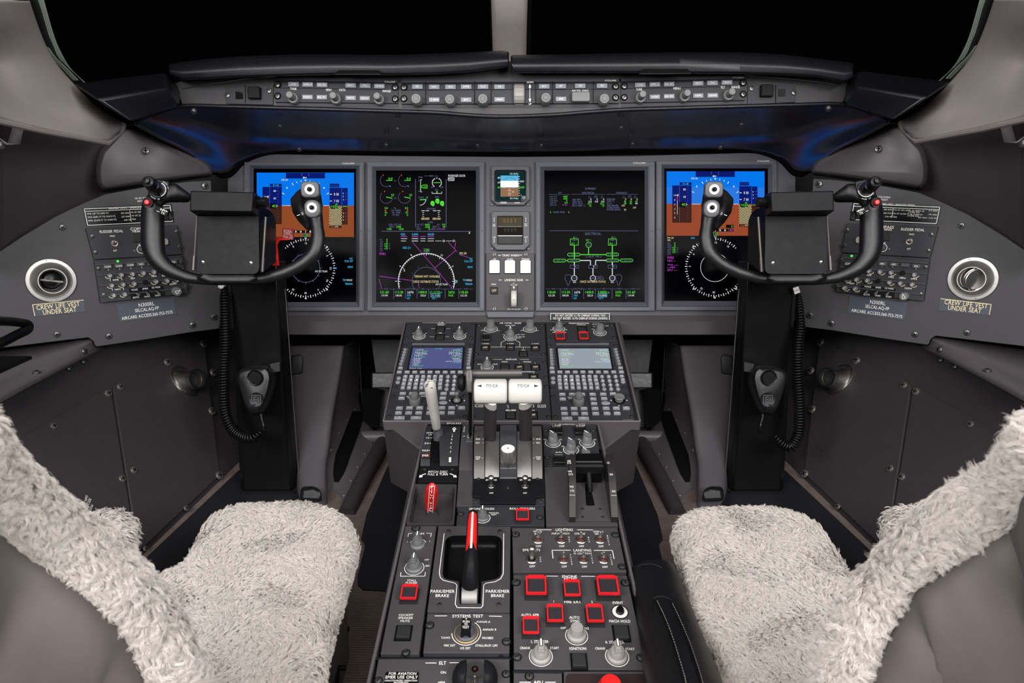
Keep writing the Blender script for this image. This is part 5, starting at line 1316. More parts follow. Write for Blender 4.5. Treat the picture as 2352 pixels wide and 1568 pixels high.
    for (x, y), t in ((ms, 'MSG'), (ex, 'EXEC')): u.button(x, y, 60, 26, .003, 'key_grey', t, th=9, name='key')
    for x, t in zip(fx, ('DIR', 'FPLN', 'LEGS', 'ARR', 'PERF', 'MENU', 'ADV', 'DATA', 'PREV', 'NEXT')): u.button(x, fy, 66, 28, .003, 'key_grey', t, tw=12 * len(t), th=10, name='key')
    for r_, ((xa, st), y) in enumerate(zip(al, (803, 850, 898, 947))):
        for c_ in range(7):
            t = KEYR[r_][c_].replace('_', 'SP'); u.button(xa + st * c_, y, 56, 34, .003, 'key_grey', t, tw=30, th=17, name='key')
    for r_, ((xa, st), y) in enumerate(zip(nu, (803, 858, 911, 963))):
        for c_ in range(3): u.key_round(xa + st * c_, y, 56, 38, .003, 'key_grey', ('123', '456', '789', '.0-')[r_][c_], 18)
    for (x, y) in rl: u.key_round(x, y, 60, 36, .003)
    if not L:
        for x, y, t in ((3183, 797, 'DEL'), (3195, 840, 'CLR'), (3200, 872, '')): u.key_round(x, y, 60, 30, .003, 'key_grey', t or None, 9)
    u.line([(xa_, ya_) for xa_, ya_ in (((282, 770), (1240, 770)) if L else ((2245, 772), (3220, 772)))], 2, 'key_dark', .0006)
    u.text('COLLINS', logo[0], logo[1], 118, 10, 'key_grey'); u.done('picture_and_lettering')
    for x, y in (((395, 412), (1248, 412), (272, 945), (1182, 945)) if L else ((2248, 415), (3102, 408), (2290, 955), (3225, 945))): u.screw(x, y, 22)
u = uplate('keypad_computer', 'left keypad computer with bluish radio tuning screen and lettered keys', [(370, 358), (1283, 358), (1226, 995), (219, 995)]); cdu(u, True)
u = uplate('keypad_computer', 'right keypad computer with pale grey radio tuning screen and lettered keys', [(2222, 358), (3127, 358), (3270, 995), (2263, 995)]); cdu(u, False)
def keys(u, rows, w=84, h=32):
    for x, y, t, *k in rows: u.button(x, y, k[0] if k else w, h, .003, 'key_grey', t or None, tw=min(60, 12 * len(t)) if t else None, th=11, name='key')
def cursor_well(u, x, y, r):
    R = u.sx(x, y, r); M = u.T(x, y); g = MB(); g.lathe([(R, 0), (R, .0008), (R * .9, .0012), (R * .7, .0006)], 28, M=M); part('joystick_well', g, 'black_gloss', u.e)
    for dx, dy in ((-1.25, 0), (1.25, 0), (0, 1.35)):
        a, b = x + dx * r, y - dy * r * .62 * -1; u.line([(a - 8 * (dx == 0) + 0, b - 8 * (dx != 0)), (a + 8 * (dx == 0), b + 8 * (dx != 0)), (a + 12 * (dx > 0) - 12 * (dx < 0), b + 10 * (dx == 0))], 4, closed=True)
    return R, M
u = uplate('display_control_panel', 'left display control panel with dual knob, small joystick and rows of grey keys', [(217, 1000), (1224, 1000), (1192, 1385), (128, 1385)])
keys(u, [(365, 1020, 'MENU'), (350, 1080, 'MENU'), (487, 1020, 'ESC'), (617, 1020, 'STAT'), (735, 1022, 'MEM 1'), (730, 1080, 'MEM 2'), (722, 1140, 'MEM 3'), (890, 1020, 'CHART'), (1008, 1020, 'CURSR'), (880, 1079, 'SPLIT')])
keys(u, [(323, 1207, 'CHKL'), (452, 1205, 'CHKLST'), (582, 1205, 'SKIP'), (722, 1205, 'ENG'), (868, 1203, 'ECS'), (994, 1203, 'ELEC'), (1122, 1203, 'FLT'), (310, 1269, 'PASS'), (441, 1269, 'TFC'), (570, 1269, 'TR/WX'), (712, 1269, 'FUEL'), (862, 1268, 'HYD'), (988, 1268, 'SUMMRY'), (321, 1333, 'CAS', 140), (536, 1333, 'ENTER', 140)], 90, 36)
u.key_round(885, 1137, 112, 42); u.knob(525, 1150, 76, 'dual', 'knob_grey', 2.4)
u.line([(665, 1000), (632, 1385)], 3, 'void'); u.line([(640, 1178), (1205, 1172)], 3, 'void'); u.text('DATA', 628, 1063, 66, 14); u.text('MENU', 432, 1066, 40, 12); u.text('ADV', 440, 1084, 30, 11); u.text('COLLINS', 1095, 1362, 132, 12, 'key_grey')
R, M = cursor_well(u, 1062, 1118, 72)
g = MB(); g.lathe([(R * .7, .001), (R * .66, R * .25), (R * .4, R * .5), (R * .3, R * .6), (R * .3, R * 1.35), (R * .42, R * 1.45), (R * .42, R * 1.75), (R * .3, R * 1.85), (0, R * 1.87)], 24, M=M); part('joystick', g, 'knob_grey', u.e); u.done()
for x, y in ((245, 1062), (187, 1318), (1165, 1055), (1162, 1318)): u.screw(x, y, 24)
u = uplate('display_control_panel', 'right display control panel with dual knob, mushroom joystick and rows of grey keys', [(2263, 1000), (3272, 1000), (3360, 1385), (2287, 1385)]); o = 1680
keys(u, [(x + o, y, t) for x, y, t in ((737, 1030, 'MENU'), (742, 1090, 'MENU'), (862, 1030, 'ESC'), (990, 1030, 'STAT'), (1127, 1030, 'MEM 1'), (1135, 1090, 'MEM 2'), (1145, 1150, 'MEM 3'), (1263, 1028, 'CHART'), (1388, 1024, 'CURSR'), (1275, 1086, 'SPLIT'))])
keys(u, [(x + o, y, t, *k) for x, y, t, *k in ((757, 1213, 'CHKL'), (887, 1213, 'CHKLST'), (1015, 1213, 'SKIP'), (1157, 1212, 'ENG'), (1300, 1210, 'ECS'), (1431, 1209, 'ELEC'), (1560, 1208, 'FLT'), (765, 1277, 'PASS'), (895, 1277, 'TFC'), (1024, 1277, 'TR/WX'), (1166, 1277, 'FUEL'), (1312, 1275, 'HYD'), (1442, 1275, 'SUMMRY'), (796, 1340, 'CAS', 140), (1010, 1340, 'ENTER', 140))], 90, 36)
u.key_round(1296 + o, 1143, 116, 44); u.knob(942 + o, 1150, 76, 'dual', 'knob_grey', 2.4)
u.line([(1060 + o, 1000), (1112 + o, 1385)], 3, 'void'); u.line([(1205 + o, 1178), (1625 + o, 1182)], 3, 'void'); u.text('MENU', 835 + o, 1075, 66, 12); u.text('ADV', 838 + o, 1092, 46, 11); u.text('COLLINS', 1580 + o, 1364, 130, 12, 'key_grey')
R, M = cursor_well(u, 1466 + o, 1115, 78)
g = MB(); g.lathe([(R * .7, .001), (R * .62, R * .3), (R * .6, R * .5), (R * .85, R * .6), (R * .88, R * .75), (R * .8, R * .85), (R * .4, R * .78), (0, R * .76)], 28, M=M); part('joystick', g, 'knob_grey', u.e); u.done()
for x, y in ((2302, 1062), (2325, 1325), (3255, 1055), (3312, 1320)): u.screw(x, y, 24)
u = uplate('pressurization_panel', 'dark panel lettered PRESSURIZATION with two red-guarded buttons, top right of pedestal', [(2207, 108), (3075, 108), (3124, 350), (2220, 350)])
ring_knob(u, 2373, 195, 68, 1.9, m='knob_grey'); k_ = ring_knob(u, 2900, 240, 72, 1.8, 'round'); u.guard(2390, 277, 116, 84, .009); u.guard(2692, 275, 116, 84, .009); u.ann(2672, 195, 106, 56)
u.text('PRESSURIZATION', 2630, 124, 262, 15); u.text('MANUAL', 2662, 143, 112, 11); u.line([(2415, 126), (2458, 126)], 3); u.line([(2800, 122), (2890, 122)], 3); u.text('EMER DEPRESS', 2378, 241, 175, 12); u.text('DITCHING', 2680, 238, 112, 11); u.text('DN', 2275, 211, 30, 9); u.text('UP', 2470, 208, 24, 9)
u.text('LDG ALT', 2830, 141, 60, 9); u.text('RATE', 2990, 158, 46, 10); u.text('ALT', 2830, 168, 34, 10); u.text('MAN', 2814, 200, 40, 10); u.done()
for x, y in ((2250, 318), (3052, 145), (3090, 305)): u.screw(x, y, 22)
u = uplate('air_bleed_panel', 'dark panel lettered AIR COND / BLEED at top centre of the pedestal', [(1318, 108), (2190, 108), (2206, 560), (1290, 560)])
ring_knob(u, 1497, 195, 74, 1.8, 'round'); ring_knob(u, 2000, 195, 74, 1.8, 'round'); ring_knob(u, 1748, 300, 74, 1.9)
u.guard(1434, 292, 112, 82, .008, m='chrome', wm='black_satin')
for x, y, t in ((1425, 435, 'OFF'), (1748, 430, '-'), (2070, 437, 'OFF'), (1915, 512, '')): u.ann(x, y, 94, 56, t or None)
u.text('AIR COND / BLEED', 1750, 122, 280, 17); u.text('MAIN TEMP', 1748, 152, 126, 12)
for t, x, y, w in (('L BLEED', 1428, 385, 92), ('X BLEED', 1748, 386, 92), ('R BLEED', 2070, 386, 92), ('APU', 1916, 468, 50), ('COLD', 1392, 216, 46), ('HOT', 1592, 218, 36), ('COLD', 1902, 216, 46), ('HOT', 2095, 218, 36), ('PACK ONLY', 1880, 269, 112), ('TRIM AIR', 1892, 298, 84), ('ONLY', 1862, 313, 48), ('OFF', 1668, 268, 36), ('AUTO', 1700, 238, 40)): u.text(t, x, y, w, 10)
for l in (((1690, 340), (1630, 370), (1630, 425)), ((1810, 338), (1870, 370), (1870, 428)), ((1495, 430), (1688, 430)), ((1808, 430), (2005, 432)), ((1915, 432), (1915, 452))): u.line(l, 4)
u.done()
for x, y in ((1345, 150), (1312, 520), (2155, 150), (2172, 520)): u.screw(x, y, 24)
u = uplate('anti_ice_panel', 'dark panel lettered ANTI-ICE with amber OFF captions, behind the thrust levers', [(1286, 567), (2207, 567), (2236, 866), (1264, 866)])
ring_knob(u, 1450, 688, 70, 1.9); u.text('ANTI-ICE', 1758, 588, 142, 18)
for l in (((1523, 588), (1648, 588)), ((1865, 588), (1990, 588))): u.line(l, 4)
for t, x, y, w in (('WING', 1674, 619, 76), ('PROBES', 1965, 620, 98), ('WSHLD/WINDOW', 1962, 747, 200), ('FROM', 1355, 650, 60), ('FROM', 1553, 650, 60), ('L', 1862, 637, 8), ('R', 2068, 637, 8), ('R', 2048, 765, 8)): u.text(t, x, y, w, 13)
for x, y, t in ((1678, 680, ''), (1865, 685, 'OFF'), (2070, 685, 'OFF'), (2047, 811, 'OFF')): u.ann(x, y, 100, 58, t or None)
u.done()
for x, y in ((1308, 618), (2190, 625), (2205, 815)): u.screw(x, y, 24)
u = uplate('electrical_panel', 'dark panel lettered APU GEN low on the upper pedestal, partly behind thrust levers', [(1262, 873), (2237, 873), (2277, 1385), (1228, 1385)])
u.text('APU GEN', 1753, 1240, 132, 16); u.line([(1690, 1252), (1815, 1252)], 3); u.text('L AUX', 1348, 1184, 80, 13); u.text('R AUX', 2152, 1189, 80, 13); u.text('BATT', 1990, 1186, 60, 13); u.text('GEN', 2030, 1242, 60, 13)
for cx_, cy_ in ((1347, 1184), (2152, 1189), (2000, 1187)): u.line([(cx_ - 50, cy_ - 16), (cx_ + 50, cy_ - 16), (cx_ + 50, cy_ + 16), (cx_ - 50, cy_ + 16)], 4, closed=True)
u.line([(1700, 1183), (1720, 1183), (1720, 1215)], 4)
for x, y, t in ((1752, 1298, ''), (2035, 1303, 'OFF'), (1475, 1298, 'OFF')): u.ann(x, y, 108, 74, t or None)
u.done()
for x, y in ((2215, 935), (2240, 1325), (1268, 1320)): u.screw(x, y, 26)
# ------------------------------------------------------------------ lower pedestal: spoiler, throttle, flap
view(860, 960, 3.92)
def lplate(*a, **k): return uplate(*a, pl=PL_L, **k)
def hump(u, x0, x1, ys, H, m, name, x0b=None, x1b=None, n=14, sides=True):
    """arched cover between image rows ys[0] (far) and ys[1] (near); x runs x0..x1 at far end and x0b..x1b at near end"""
    x0b = x0 if x0b is None else x0b; x1b = x1 if x1b is None else x1b; rows = []
    for k in range(n + 1):
        t = k / n; y = ys[0] + (ys[1] - ys[0]) * t; h = H * math.sin(PI * min(1, t * 1.0)) ** .7
        a, b = u.loc(x0 + (x0b - x0) * t, y), u.loc(x1 + (x1b - x1) * t, y)
        rows.append([(a[0], a[1], -.004), (a[0], a[1], h), (b[0], b[1], h), (b[0], b[1], -.004)])
    g = MB(); g.ring_loft(rows, closed=False, cap0=False, cap1=False); return part(name, g, m, u.e, smooth=30)
u = lplate('flight_spoiler_panel', 'black panel lettered FLIGHT SPOILERS and PITCH DISC with a curved lever slot', [(480, 42), (790, 42), (745, 572), (388, 572)], 'black_satin', r=.001)
hump(u, 585, 782, (70, 430), .012, 'plate_dark', 'slot_cover', 590, 752); hump(u, 470, 520, (70, 430), .012, 'plate_dark', 'slot_cover', 412, 498)
u.quad(528, 130, 590, 400, 'void', .001)
for t, x, y, w, h_, z in (('FLIGHT', 720, 30, 90, 15, .004), ('SPOILERS', 716, 47, 130, 15, .005), ('STOW', 505, 132, 74, 12, .0125), ('1/4', 500, 150, 34, 10, .0125), ('1/2', 478, 177, 34, 12, .0125), ('3/4', 468, 226, 38, 14, .0125), ('MAX', 457, 291, 58, 16, .0125), ('R', 697, 192, 14, 14, .0125), ('E', 700, 165, 12, 12, .0125), ('T', 702, 148, 12, 10, .0125), ('A', 691, 222, 16, 16, .0125), ('C', 688, 262, 16, 18, .0125), ('T', 685, 306, 14, 20, .0125), ('PITCH DISC', 571, 484, 175, 20, .0008), ('PULL & TURN', 570, 506, 180, 18, .0008)): u.text(t, x, y, w, h_, 'print_white', z)
for y, x in ((177, 512), (226, 500), (291, 492)): u.line([(x - 7, y), (x + 9, y)], 5, h=.0126)
u.quad(428, 318, 502, 354, 'red_dark', .0105); u.text('EMER', 458, 336, 60, 17, 'print_white', .0115)
u.line([(718, 122), (718, 98)], 17, h=.0122); u.line([(702, 100), (718, 82), (737, 100)], 8, h=.0123, closed=True); u.line([(681, 352), (680, 396)], 20, h=.0085)
for sx_ in (-1, 1):
    cx_ = 571 + sx_ * 125; u.line([(cx_ - sx_ * 18, 500), (cx_ + sx_ * 10, 508), (cx_ + sx_ * 34, 530)], 9); u.line([(cx_ + sx_ * 15, 528), (cx_ + sx_ * 42, 532), (cx_ + sx_ * 34, 512)], 7, closed=True)
u.done()
for x, y in ((451, 460), (701, 460)): u.screw(x, y, 15, 'screw', well=False)
sl = world_thing('spoiler_lever', PL_L.hit(*q(570, 180)), 'chipped white flight spoiler lever standing up beside the thrust levers', 'lever')
g = MB(); B0 = PL_L.hit(*q(573, 200)); P_ = [B0, wp(572, 110, .795), wp(560, 90, .79)]; g.tube(P_, [.006, .006, .005], 12, ry=[.010, .010, .008], up=(1, 0, 0)); wpart('shank', g, 'key_dark', sl)
view(860, 720, 5.6)
g = MB(); P_ = [wp(805, 1492, .796), wp(800, 1470, .794), wp(775, 1300, .776), wp(745, 1120, .757), wp(722, 980, .742), wp(712, 905, .735), wp(708, 876, .733), wp(707, 866, .735)]
g.tube(P_, [.006, .0080, .0092, .0104, .0108, .0106, .008, .002], 16, ry=[.006, .0085, .0095, .0105, .011, .011, .008, .002]); wpart('grip', g, 'white_paint', sl, 60)
for pts_ in ([(660, 945), (668, 918), (690, 898)], [(730, 952), (748, 960)], [(690, 880), (698, 876)]):
    g = MB(); g.tube([wp(x, y, .728) for x, y in pts_], .0009, 6); wpart('scuff', g, 'black_matte', sl)
view(860, 960, 3.92)
u = lplate('friction_housing', 'long raised grey housing with an ON tab, left of the thrust lever quadrant', [(792, 62), (893, 62), (882, 790), (738, 790)], 'plate_mid', r=.001, cat='lever housing')
hump(u, 795, 890, (60, 470), .010, 'plate_mid', 'arched_top', 760, 884)
u.button(858, 165, 64, 86, .013, 'key_dark', 'ON', tw=44, th=28, name='friction_tab', r=.05); u.text('LOCK', 808, 100, 12, 50, 'print_white', .0105); u.line([(797, 162), (817, 162)], 5, h=.0105); u.done()
tq = lplate('thrust_quadrant', 'metal thrust lever quadrant with two white handles in the middle of the pedestal', [(896, 48), (1510, 48), (1530, 560), (888, 560)], 'black_satin', cat='lever quadrant')
u = tq
hump(u, 905, 993, (70, 545), .026, 'steel_dark' if 'steel_dark' in MATS else 'alu_dark', 'side_cheek', 896, 990); hump(u, 1417, 1500, (70, 545), .026, 'alu_dark', 'side_cheek', 1420, 1512)
hump(u, 1000, 1128, (120, 530), .018, 'drum', 'lever_drum', 996, 1122); hump(u, 1284, 1412, (120, 530), .018, 'drum', 'lever_drum', 1286, 1414)
hump(u, 1133, 1278, (60, 545), .022, 'key_dark', 'centre_cover', 1130, 1282)
for t, x, y, w, z in (('IDLE', 932, 188, 40, .0265), ('REV', 930, 222, 38, .0265), ('IDLE', 1475, 188, 40, .0265), ('REV', 1475, 222, 38, .0265), ('MAX', 932, 350, 46, .0235), ('REV', 930, 367, 36, .0225), ('MAX', 1476, 350, 46, .0235), ('REV', 1478, 367, 36, .0225)): u.text(t, x, y, w, 14, 'print_white', z)
for x, y, z in ((977, 188, .0265), (977, 222, .0265), (1432, 188, .0265), (1432, 222, .0265), (970, 358, .0235), (1436, 358, .0235)): u.line([(x - 8, y), (x + 8, y)], 3, h=z)
u.done()
for x, y in ((940, 270), (1468, 270)): up(u.screw(x, y, 14, 'screw', well=False), .026)
a, b = u.loc(1206, 500); g = MB(); W_, = (u.sx(1206, 500, 148),); g.box(a - W_ / 2, a + W_ / 2, b - .012, b + .012, 0, .022, .001); part('knob_block', g, 'key_dark', u.e)
R = u.sx(1203, 440, 60); M = Matrix.Translation((*u.loc(1203, 432, .018), .018)); g = MB(); n = 48
def hexr(i, r): 
    t = 2 * PI * i / n; return r * (1 + .06 * math.cos(8 * t))
g.ring_loft([[(hexr(i, r) * math.cos(2 * PI * i / n), hexr(i, r) * math.sin(2 * PI * i / n), z) for i in range(n)] for r, z in ((R * .7, 0), (R * .82, .004), (R, .010), (R * 1.04, .022), (R * 1.04, .036), (R * .98, .039), (R * .9, .0395))], M=M, cap1=True); part('friction_knob', g, 'alu', u.e)
g = MB(); g.lathe([(R * .97, .0385), (R * .97, .040), (0, .0402)], 32, M=M); part('knob_face', g, 'label_white', u.e); g = MB(); g.lathe([(R * .1, .0402), (R * .1, .0408), (0, .0408)], 12, M=M); part('centre_screw', g, 'void', u.e)
# thrust levers
for sx_, tx in ((-1, 'TO/GA'), (1, 'TO/GA')):
    view(0, 0, 1); cx_ = 1127 if sx_ < 0 else 1206; r_ = 26.5 * .70 / FPX * S; hl = 38.2 * .70 / FPX * S
    c = wp(cx_, 898, .70)
    t = world_thing('thrust_lever', wp(cx_ + sx_ * 2, 1012, .79), 'white %s thrust lever handle marked TO/GA' % ('left' if sx_ < 0 else 'right'), 'lever')
    g = MB(); xs = [(-hl, .72), (-hl + .0015, .93), (-hl + .004, 1.), (hl - .004, 1.), (hl - .0015, .93), (hl, .72)]
    def sect(x, k): return [(c.x + x, c.y + k * r_ * (abs(math.cos(a_)) ** .75) * math.copysign(1, math.cos(a_)), c.z + k * r_ * (abs(math.sin(a_)) ** .75) * math.copysign(1, math.sin(a_))) for a_ in [2 * PI * i / 28 for i in range(28)]]
    g.ring_loft([sect(x, k) for x, k in xs]); wpart('handle', g, 'white_paint', t, 50)
    g = MB(); P_ = [wp(cx_ + sx_ * 1, 920, .712), wp(cx_ + sx_ * 1, 955, .735), wp(cx_ + sx_ * 2, 1000, .775), wp(cx_ + sx_ * 2, 1030, .80)]
    g.tube(P_, [.0120, .0120, .0126, .0126], 12, ry=.006, up=(0, -.5, .5)); wpart('arm', g, 'wall_dark', t, 50)
    g = MB(); P_ = [wp(cx_ + sx_ * 1, 918, .700), wp(cx_ + sx_ * 1, 931, .714)]; g.tube(P_, .013, 12, ry=.008, up=(0, -.5, .5)); wpart('neck', g, 'ivory', t)
    pp = c + Vector((0, -r_ * .72, r_ * .70)); nn = Vector((0, -.72, .69))
    ul = Unit('x', None, None, Plane(pp + nn.normalized() * .002, nn), [(cx_ - 30, 875), (cx_ + 30, 875), (cx_ + 30, 895), (cx_ - 30, 895)], parent=t); bpy_I = t.matrix_world.inverted() @ ul.M
    xx = 1130 if sx_ < 0 else 1202
    g = MB(); a, b = ul.loc(xx, 886); g.text('TO/GA', a, b, ul.sx(xx, 886, 28), ul.sy(xx, 886, 7), 0); x0, x1 = (1095, 1106) if sx_ < 0 else (1238, 1227)
    p3 = [ul.loc(x0, 886), ul.loc(x1, 883), ul.loc(x1, 889)]; g.add([(k[0], k[1], 0) for k in p3], [(0, 1, 2)]); part('lettering', g, 'black_matte', t, bpy_I, smooth=0, fixn=False)
view(0, 0, 1)
t = world_thing('parking_gate_lever', wp(1080, 990, .79), 'dark metal bar lever with black end knob just above the white thrust handles', 'lever')
g = MB(); g.tube([wp(1068, 858, .716), wp(1196, 857, .716)], .0070, 16); wpart('bar', g, 'gun', t)
g = MB(); g.tube([wp(1192, 857, .716), wp(1199, 857, .716)], .0066, 16); wpart('bar_cap', g, 'gun', t)
g = MB(); g.ring_loft([[tuple(wp(x, y, w)) for x, y in ((1069, 850), (1085, 848), (1086, 902), (1071, 902))] for w in (.704, .735)]); o = wpart('bearing', g, 'gun', t); bevel(o, .003, 3)
g = MB(); g.lathe([(.006, -.007), (.012, -.006), (.0155, -.001), (.0155, .003), (.012, .006), (.004, .007)], 28, M=Matrix.Translation(wp(1060, 879, .715)) @ Matrix.Rotation(PI / 2, 4, 'Y')); wpart('end_knob', g, 'black_satin', t)
g = MB(); g.tube([wp(1079, 900, .725), wp(1080, 940, .75), wp(1080, 1000, .79)], .0032, 8, ry=.006); wpart('arm', g, 'black_gloss', t); g = MB(); g.tube([wp(1085, 900, .725), wp(1086, 985, .775)], .0014, 6); wpart('link_rod', g, 'steel', t)
# engine run switch plate
view(860, 960, 3.92)
u = lplate('engine_switch_panel', 'black plate with two large metal toggles at the foot of the thrust quadrant', [(888, 562), (1530, 562), (1532, 788), (876, 788)], 'plate_dark')
u.plate('black_satin', t=.005, r=.001, h=.005, corners=[(895, 560), (1525, 560), (1528, 700), (1450, 712), (1450, 765), (955, 765), (955, 712), (882, 700)], name='raised_plate')
for x in (1052, 1356): up(u.toggle(x, 632, 33, 1.5, 4, True, False), .005); u.text('RUN', x, 700, 2, 1); u.text('OFF', x, 674, 36, 12, h=.0055); u.text('ENGINE', x, 556, 100, 14, h=.0055)
u.done()
for x, y, z in ((938, 567, .005), (1467, 567, .005), (1203, 648, .005), (911, 747, 0), (1495, 747, 0)): up(u.screw(x, y, 20 if y > 700 else 15, 'screw', well=False), z)
u = lplate('hydraulic_panel', 'dark panel lettered HYDRAULIC with turned pointer knobs and clear guards', [(1514, 45), (1990, 45), (2040, 430), (1530, 430)])
u.text('HYDRAULIC', 1735, 53, 150, 14); u.line([(1580, 52), (1637, 52)], 4); u.line([(1835, 53), (1895, 53)], 4)
for t, x, y, w in (('L PUMP', 1640, 66, 80), ('R PUMP', 1858, 66, 80), ('ALTN', 1658, 308, 56), ('OFF', 1535, 192, 28), ('ON', 1675, 193, 22), ('OFF', 1842, 192, 26), ('ON', 1985, 193, 22), ('OFF', 1697, 254, 28), ('ON', 1838, 255, 20), ('OFF', 1824, 345, 30)): u.text(t, x, y, w, 11)
for x, y, w, h_ in ((1642, 100, 98, 56), (1856, 100, 98, 56), (1664, 360, 104, 68)): u.guard(x, y, w, h_, .008, m='chrome', wm='black_satin')
for x, y in ((1607, 222), (1915, 222), (1770, 285), (1902, 375)): ring_knob(u, x, y, 60, 2.0, ang=38)
u.done()
for x, y in ((1538, 110), (1968, 110), (1555, 352), (2010, 352)): u.screw(x, y, 22, slot='-')
fl = lplate('flap_lever_unit', 'grey flap lever unit with black handle between two curved numbered cheeks', [(1530, 438), (2047, 438), (2195, 968), (1547, 968)], 'plate_mid', cat='lever unit'); u = fl
def cheek(x0, x1, x0b, x1b, m='flap_cheek'):
    P = []
    for y, h in ((940, -.004), (940, .012), (880, .022), (800, .034), (700, .047), (600, .055), (540, .054), (530, .040), (530, -.004)):
        t = (940 - y) / 410; a, b = u.loc(x0b + (x0 - x0b) * t, y), u.loc(x1b + (x1 - x1b) * t, y); P.append(((a[0], a[1], h), (b[0], b[1], h)))
    g = MB(); g.ring_loft([[p[0] for p in P], [p[1] for p in P]]); return part('side_cheek', g, m, u.e, smooth=30)
cheek(1738, 1800, 1752, 1808); cheek(2062, 2130, 2130, 2187)
g = MB(); p0 = [u.loc(*k) for k in ((1800, 540), (2065, 540), (2128, 938), (1806, 938))]; g.slab(p0, [(0, -.002), (0, .003)]); part('floor_plate', g, 'wall_grey', u.e)
g = MB(); p0 = [u.loc(*k) for k in ((1895, 600), (1935, 600), (1985, 800), (1905, 800))]; g.slab(roundpoly(p0, .004), [(0, .003), (0, .0035)]); part('lever_slot', g, 'black_gloss', u.e)
a, b = u.loc(1915, 560); W_ = u.sx(1915, 560, 262); g = MB(); g.box(a - W_ / 2, a + W_ / 2, b - .016, b + .010, .028, .046, .003); part('flap_handle', g, 'black_satin', u.e)
g = MB(); g.box(a - W_ / 2 + .002, a + W_ / 2 - .002, b - .010, b + .016, .0, .050, .002); part('rear_housing', g, 'black_gloss', u.e)
g = MB(); g.tube([(a, b - .01, .030), (a + .001, b - .03, .012), (a + .002, b - .034, .003)], .005, 10); part('lever_shaft', g, 'black_satin', u.e)
for t, x, y, w, z in (('VFE', 1752, 387, 32, .056), ('210', 1752, 403, 36, .056), ('VFE', 1760, 480, 36, .055), ('210', 1765, 505, 40, .055), ('VFE', 1775, 618, 36, .045), ('175', 1778, 654, 40, .042), ('10', 2103, 402, 26, .056), ('20', 2130, 506, 34, .055), ('30', 2152, 658, 36, .042)): u.text(t, x, y, w, 17, 'print_white', z + .0012)
u.line([(1757, 692), (1805, 692)], 4, h=.042); u.line([(2132, 695), (2180, 695)], 4, h=.042); u.done()
for x, y in ((1873, 830), (2030, 832), (1873, 905), (2055, 905)): up(u.screw(x, y, 16, 'screw' , well=False), .003)
# pitch disconnect tray
u = Unit('pitch_disconnect_tray', 'recessed dark tray holding the red PITCH DISC handle', 'tray', PL_L, [(352, 592), (742, 596), (716, 962), (285, 962)])
p0 = roundpoly([u.loc(*k) for k in u.corners], .004); p1 = roundpoly([u.loc(*k) for k in ((372, 605), (724, 608), (700, 945), (306, 945))], .010, 6)
n = len(p1); p0 = roundpoly([u.loc(*k) for k in u.corners], .004, 6)
g = MB(); g.ring_loft([[(x, y, -.018) for x, y in p0], [(x, y, 0) for x, y in p0], [(x, y, 0) for x, y in p1], [(x * .96, y * .96, -.006) for x, y in p1], [(x * .9, y * .9, -.0165) for x, y in p1], [(x * .8, y * .8, -.0175) for x, y in p1]]); part('tray', g, 'wall_dark', u.e, smooth=50)
rh = world_thing('pitch_disconnect_lever', PL_L.hit(*q(520, 880), -.016), 'glossy red upright pull handle lettered PITCH DISC standing in the recessed tray', 'handle')
g = MB(); B0 = PL_L.hit(*q(522, 880), -.016); g.tube([B0, wp(520, 800, .715)], [.0095, .008], 14); wpart('stem', g, 'wall_dark', rh)
g = MB(); P_ = [wp(x, y, w) for x, y, w in ((503, 862, .712), (503, 852, .709), (505, 820, .703), (508, 760, .694), (513, 690, .684), (518, 640, .677), (522, 605, .672), (523, 596, .672))]
g.tube(spline(P_, 3), [a_ for a_ in np.interp(np.linspace(0, 7, 22), range(8), [.002, .0050, .0085, .0108, .0115, .0105, .0065, .002])], 20, ry=[a_ for a_ in np.interp(np.linspace(0, 7, 22), range(8), [.002, .005, .008, .009, .009, .008, .005, .002])], up=(0, -.8, .6)); wpart('grip', g, 'red_paint', rh, 60)
lp = pts([(503, 850, .6965), (505, 820, .6905), (508, 760, .6815), (513, 690, .6715), (518, 640, .6655), (521, 608, .664)])
for s_ in (-1, 1):
    g = MB(); g.tube([p + Vector((s_ * .0040, 0, 0)) for p in lp], .0005, 6); wpart('outline', g, 'print_white', rh)
view(0, 0, 1)
for k, ch in enumerate('PITCH DISC'):
    f = k / 9; yv = 1118 + f * 53; xv = 992 - f * 3.4; w_ = .6655 + f * .028
    if ch != ' ':
        M = orient(wp(xv, yv, w_), (0, -.8, .45)); g = MB(); g.text(ch, 0, 0, .0045 if ch != 'I' else .001, .0040, 0, M=M); wpart('letter', g, 'print_white', rh, 0)
# ground / roll spoilers
view(860, 960, 3.92)
u = lplate('ground_spoiler_panel', 'dark panel lettered ROLL SPOILERS with one red-guarded button, behind the park brake handle', [(752, 798), (1526, 798), (1532, 968), (736, 968)], 'plate_dark')
ring_knob(u, 975, 898, 58, 2.0); u.guard(1333, 862, 116, 92, .009)
u.text('GROUND SPOILERS', 965, 816, 228, 18); u.text('ROLL SPOILERS', 1331, 814, 230, 18); u.text('MANUAL', 1076, 852, 92, 12); u.text('ARM', 1072, 868, 50, 12); u.done()
for x, y in ((778, 860), (1490, 892)): u.screw(x, y, 26, slot='-')
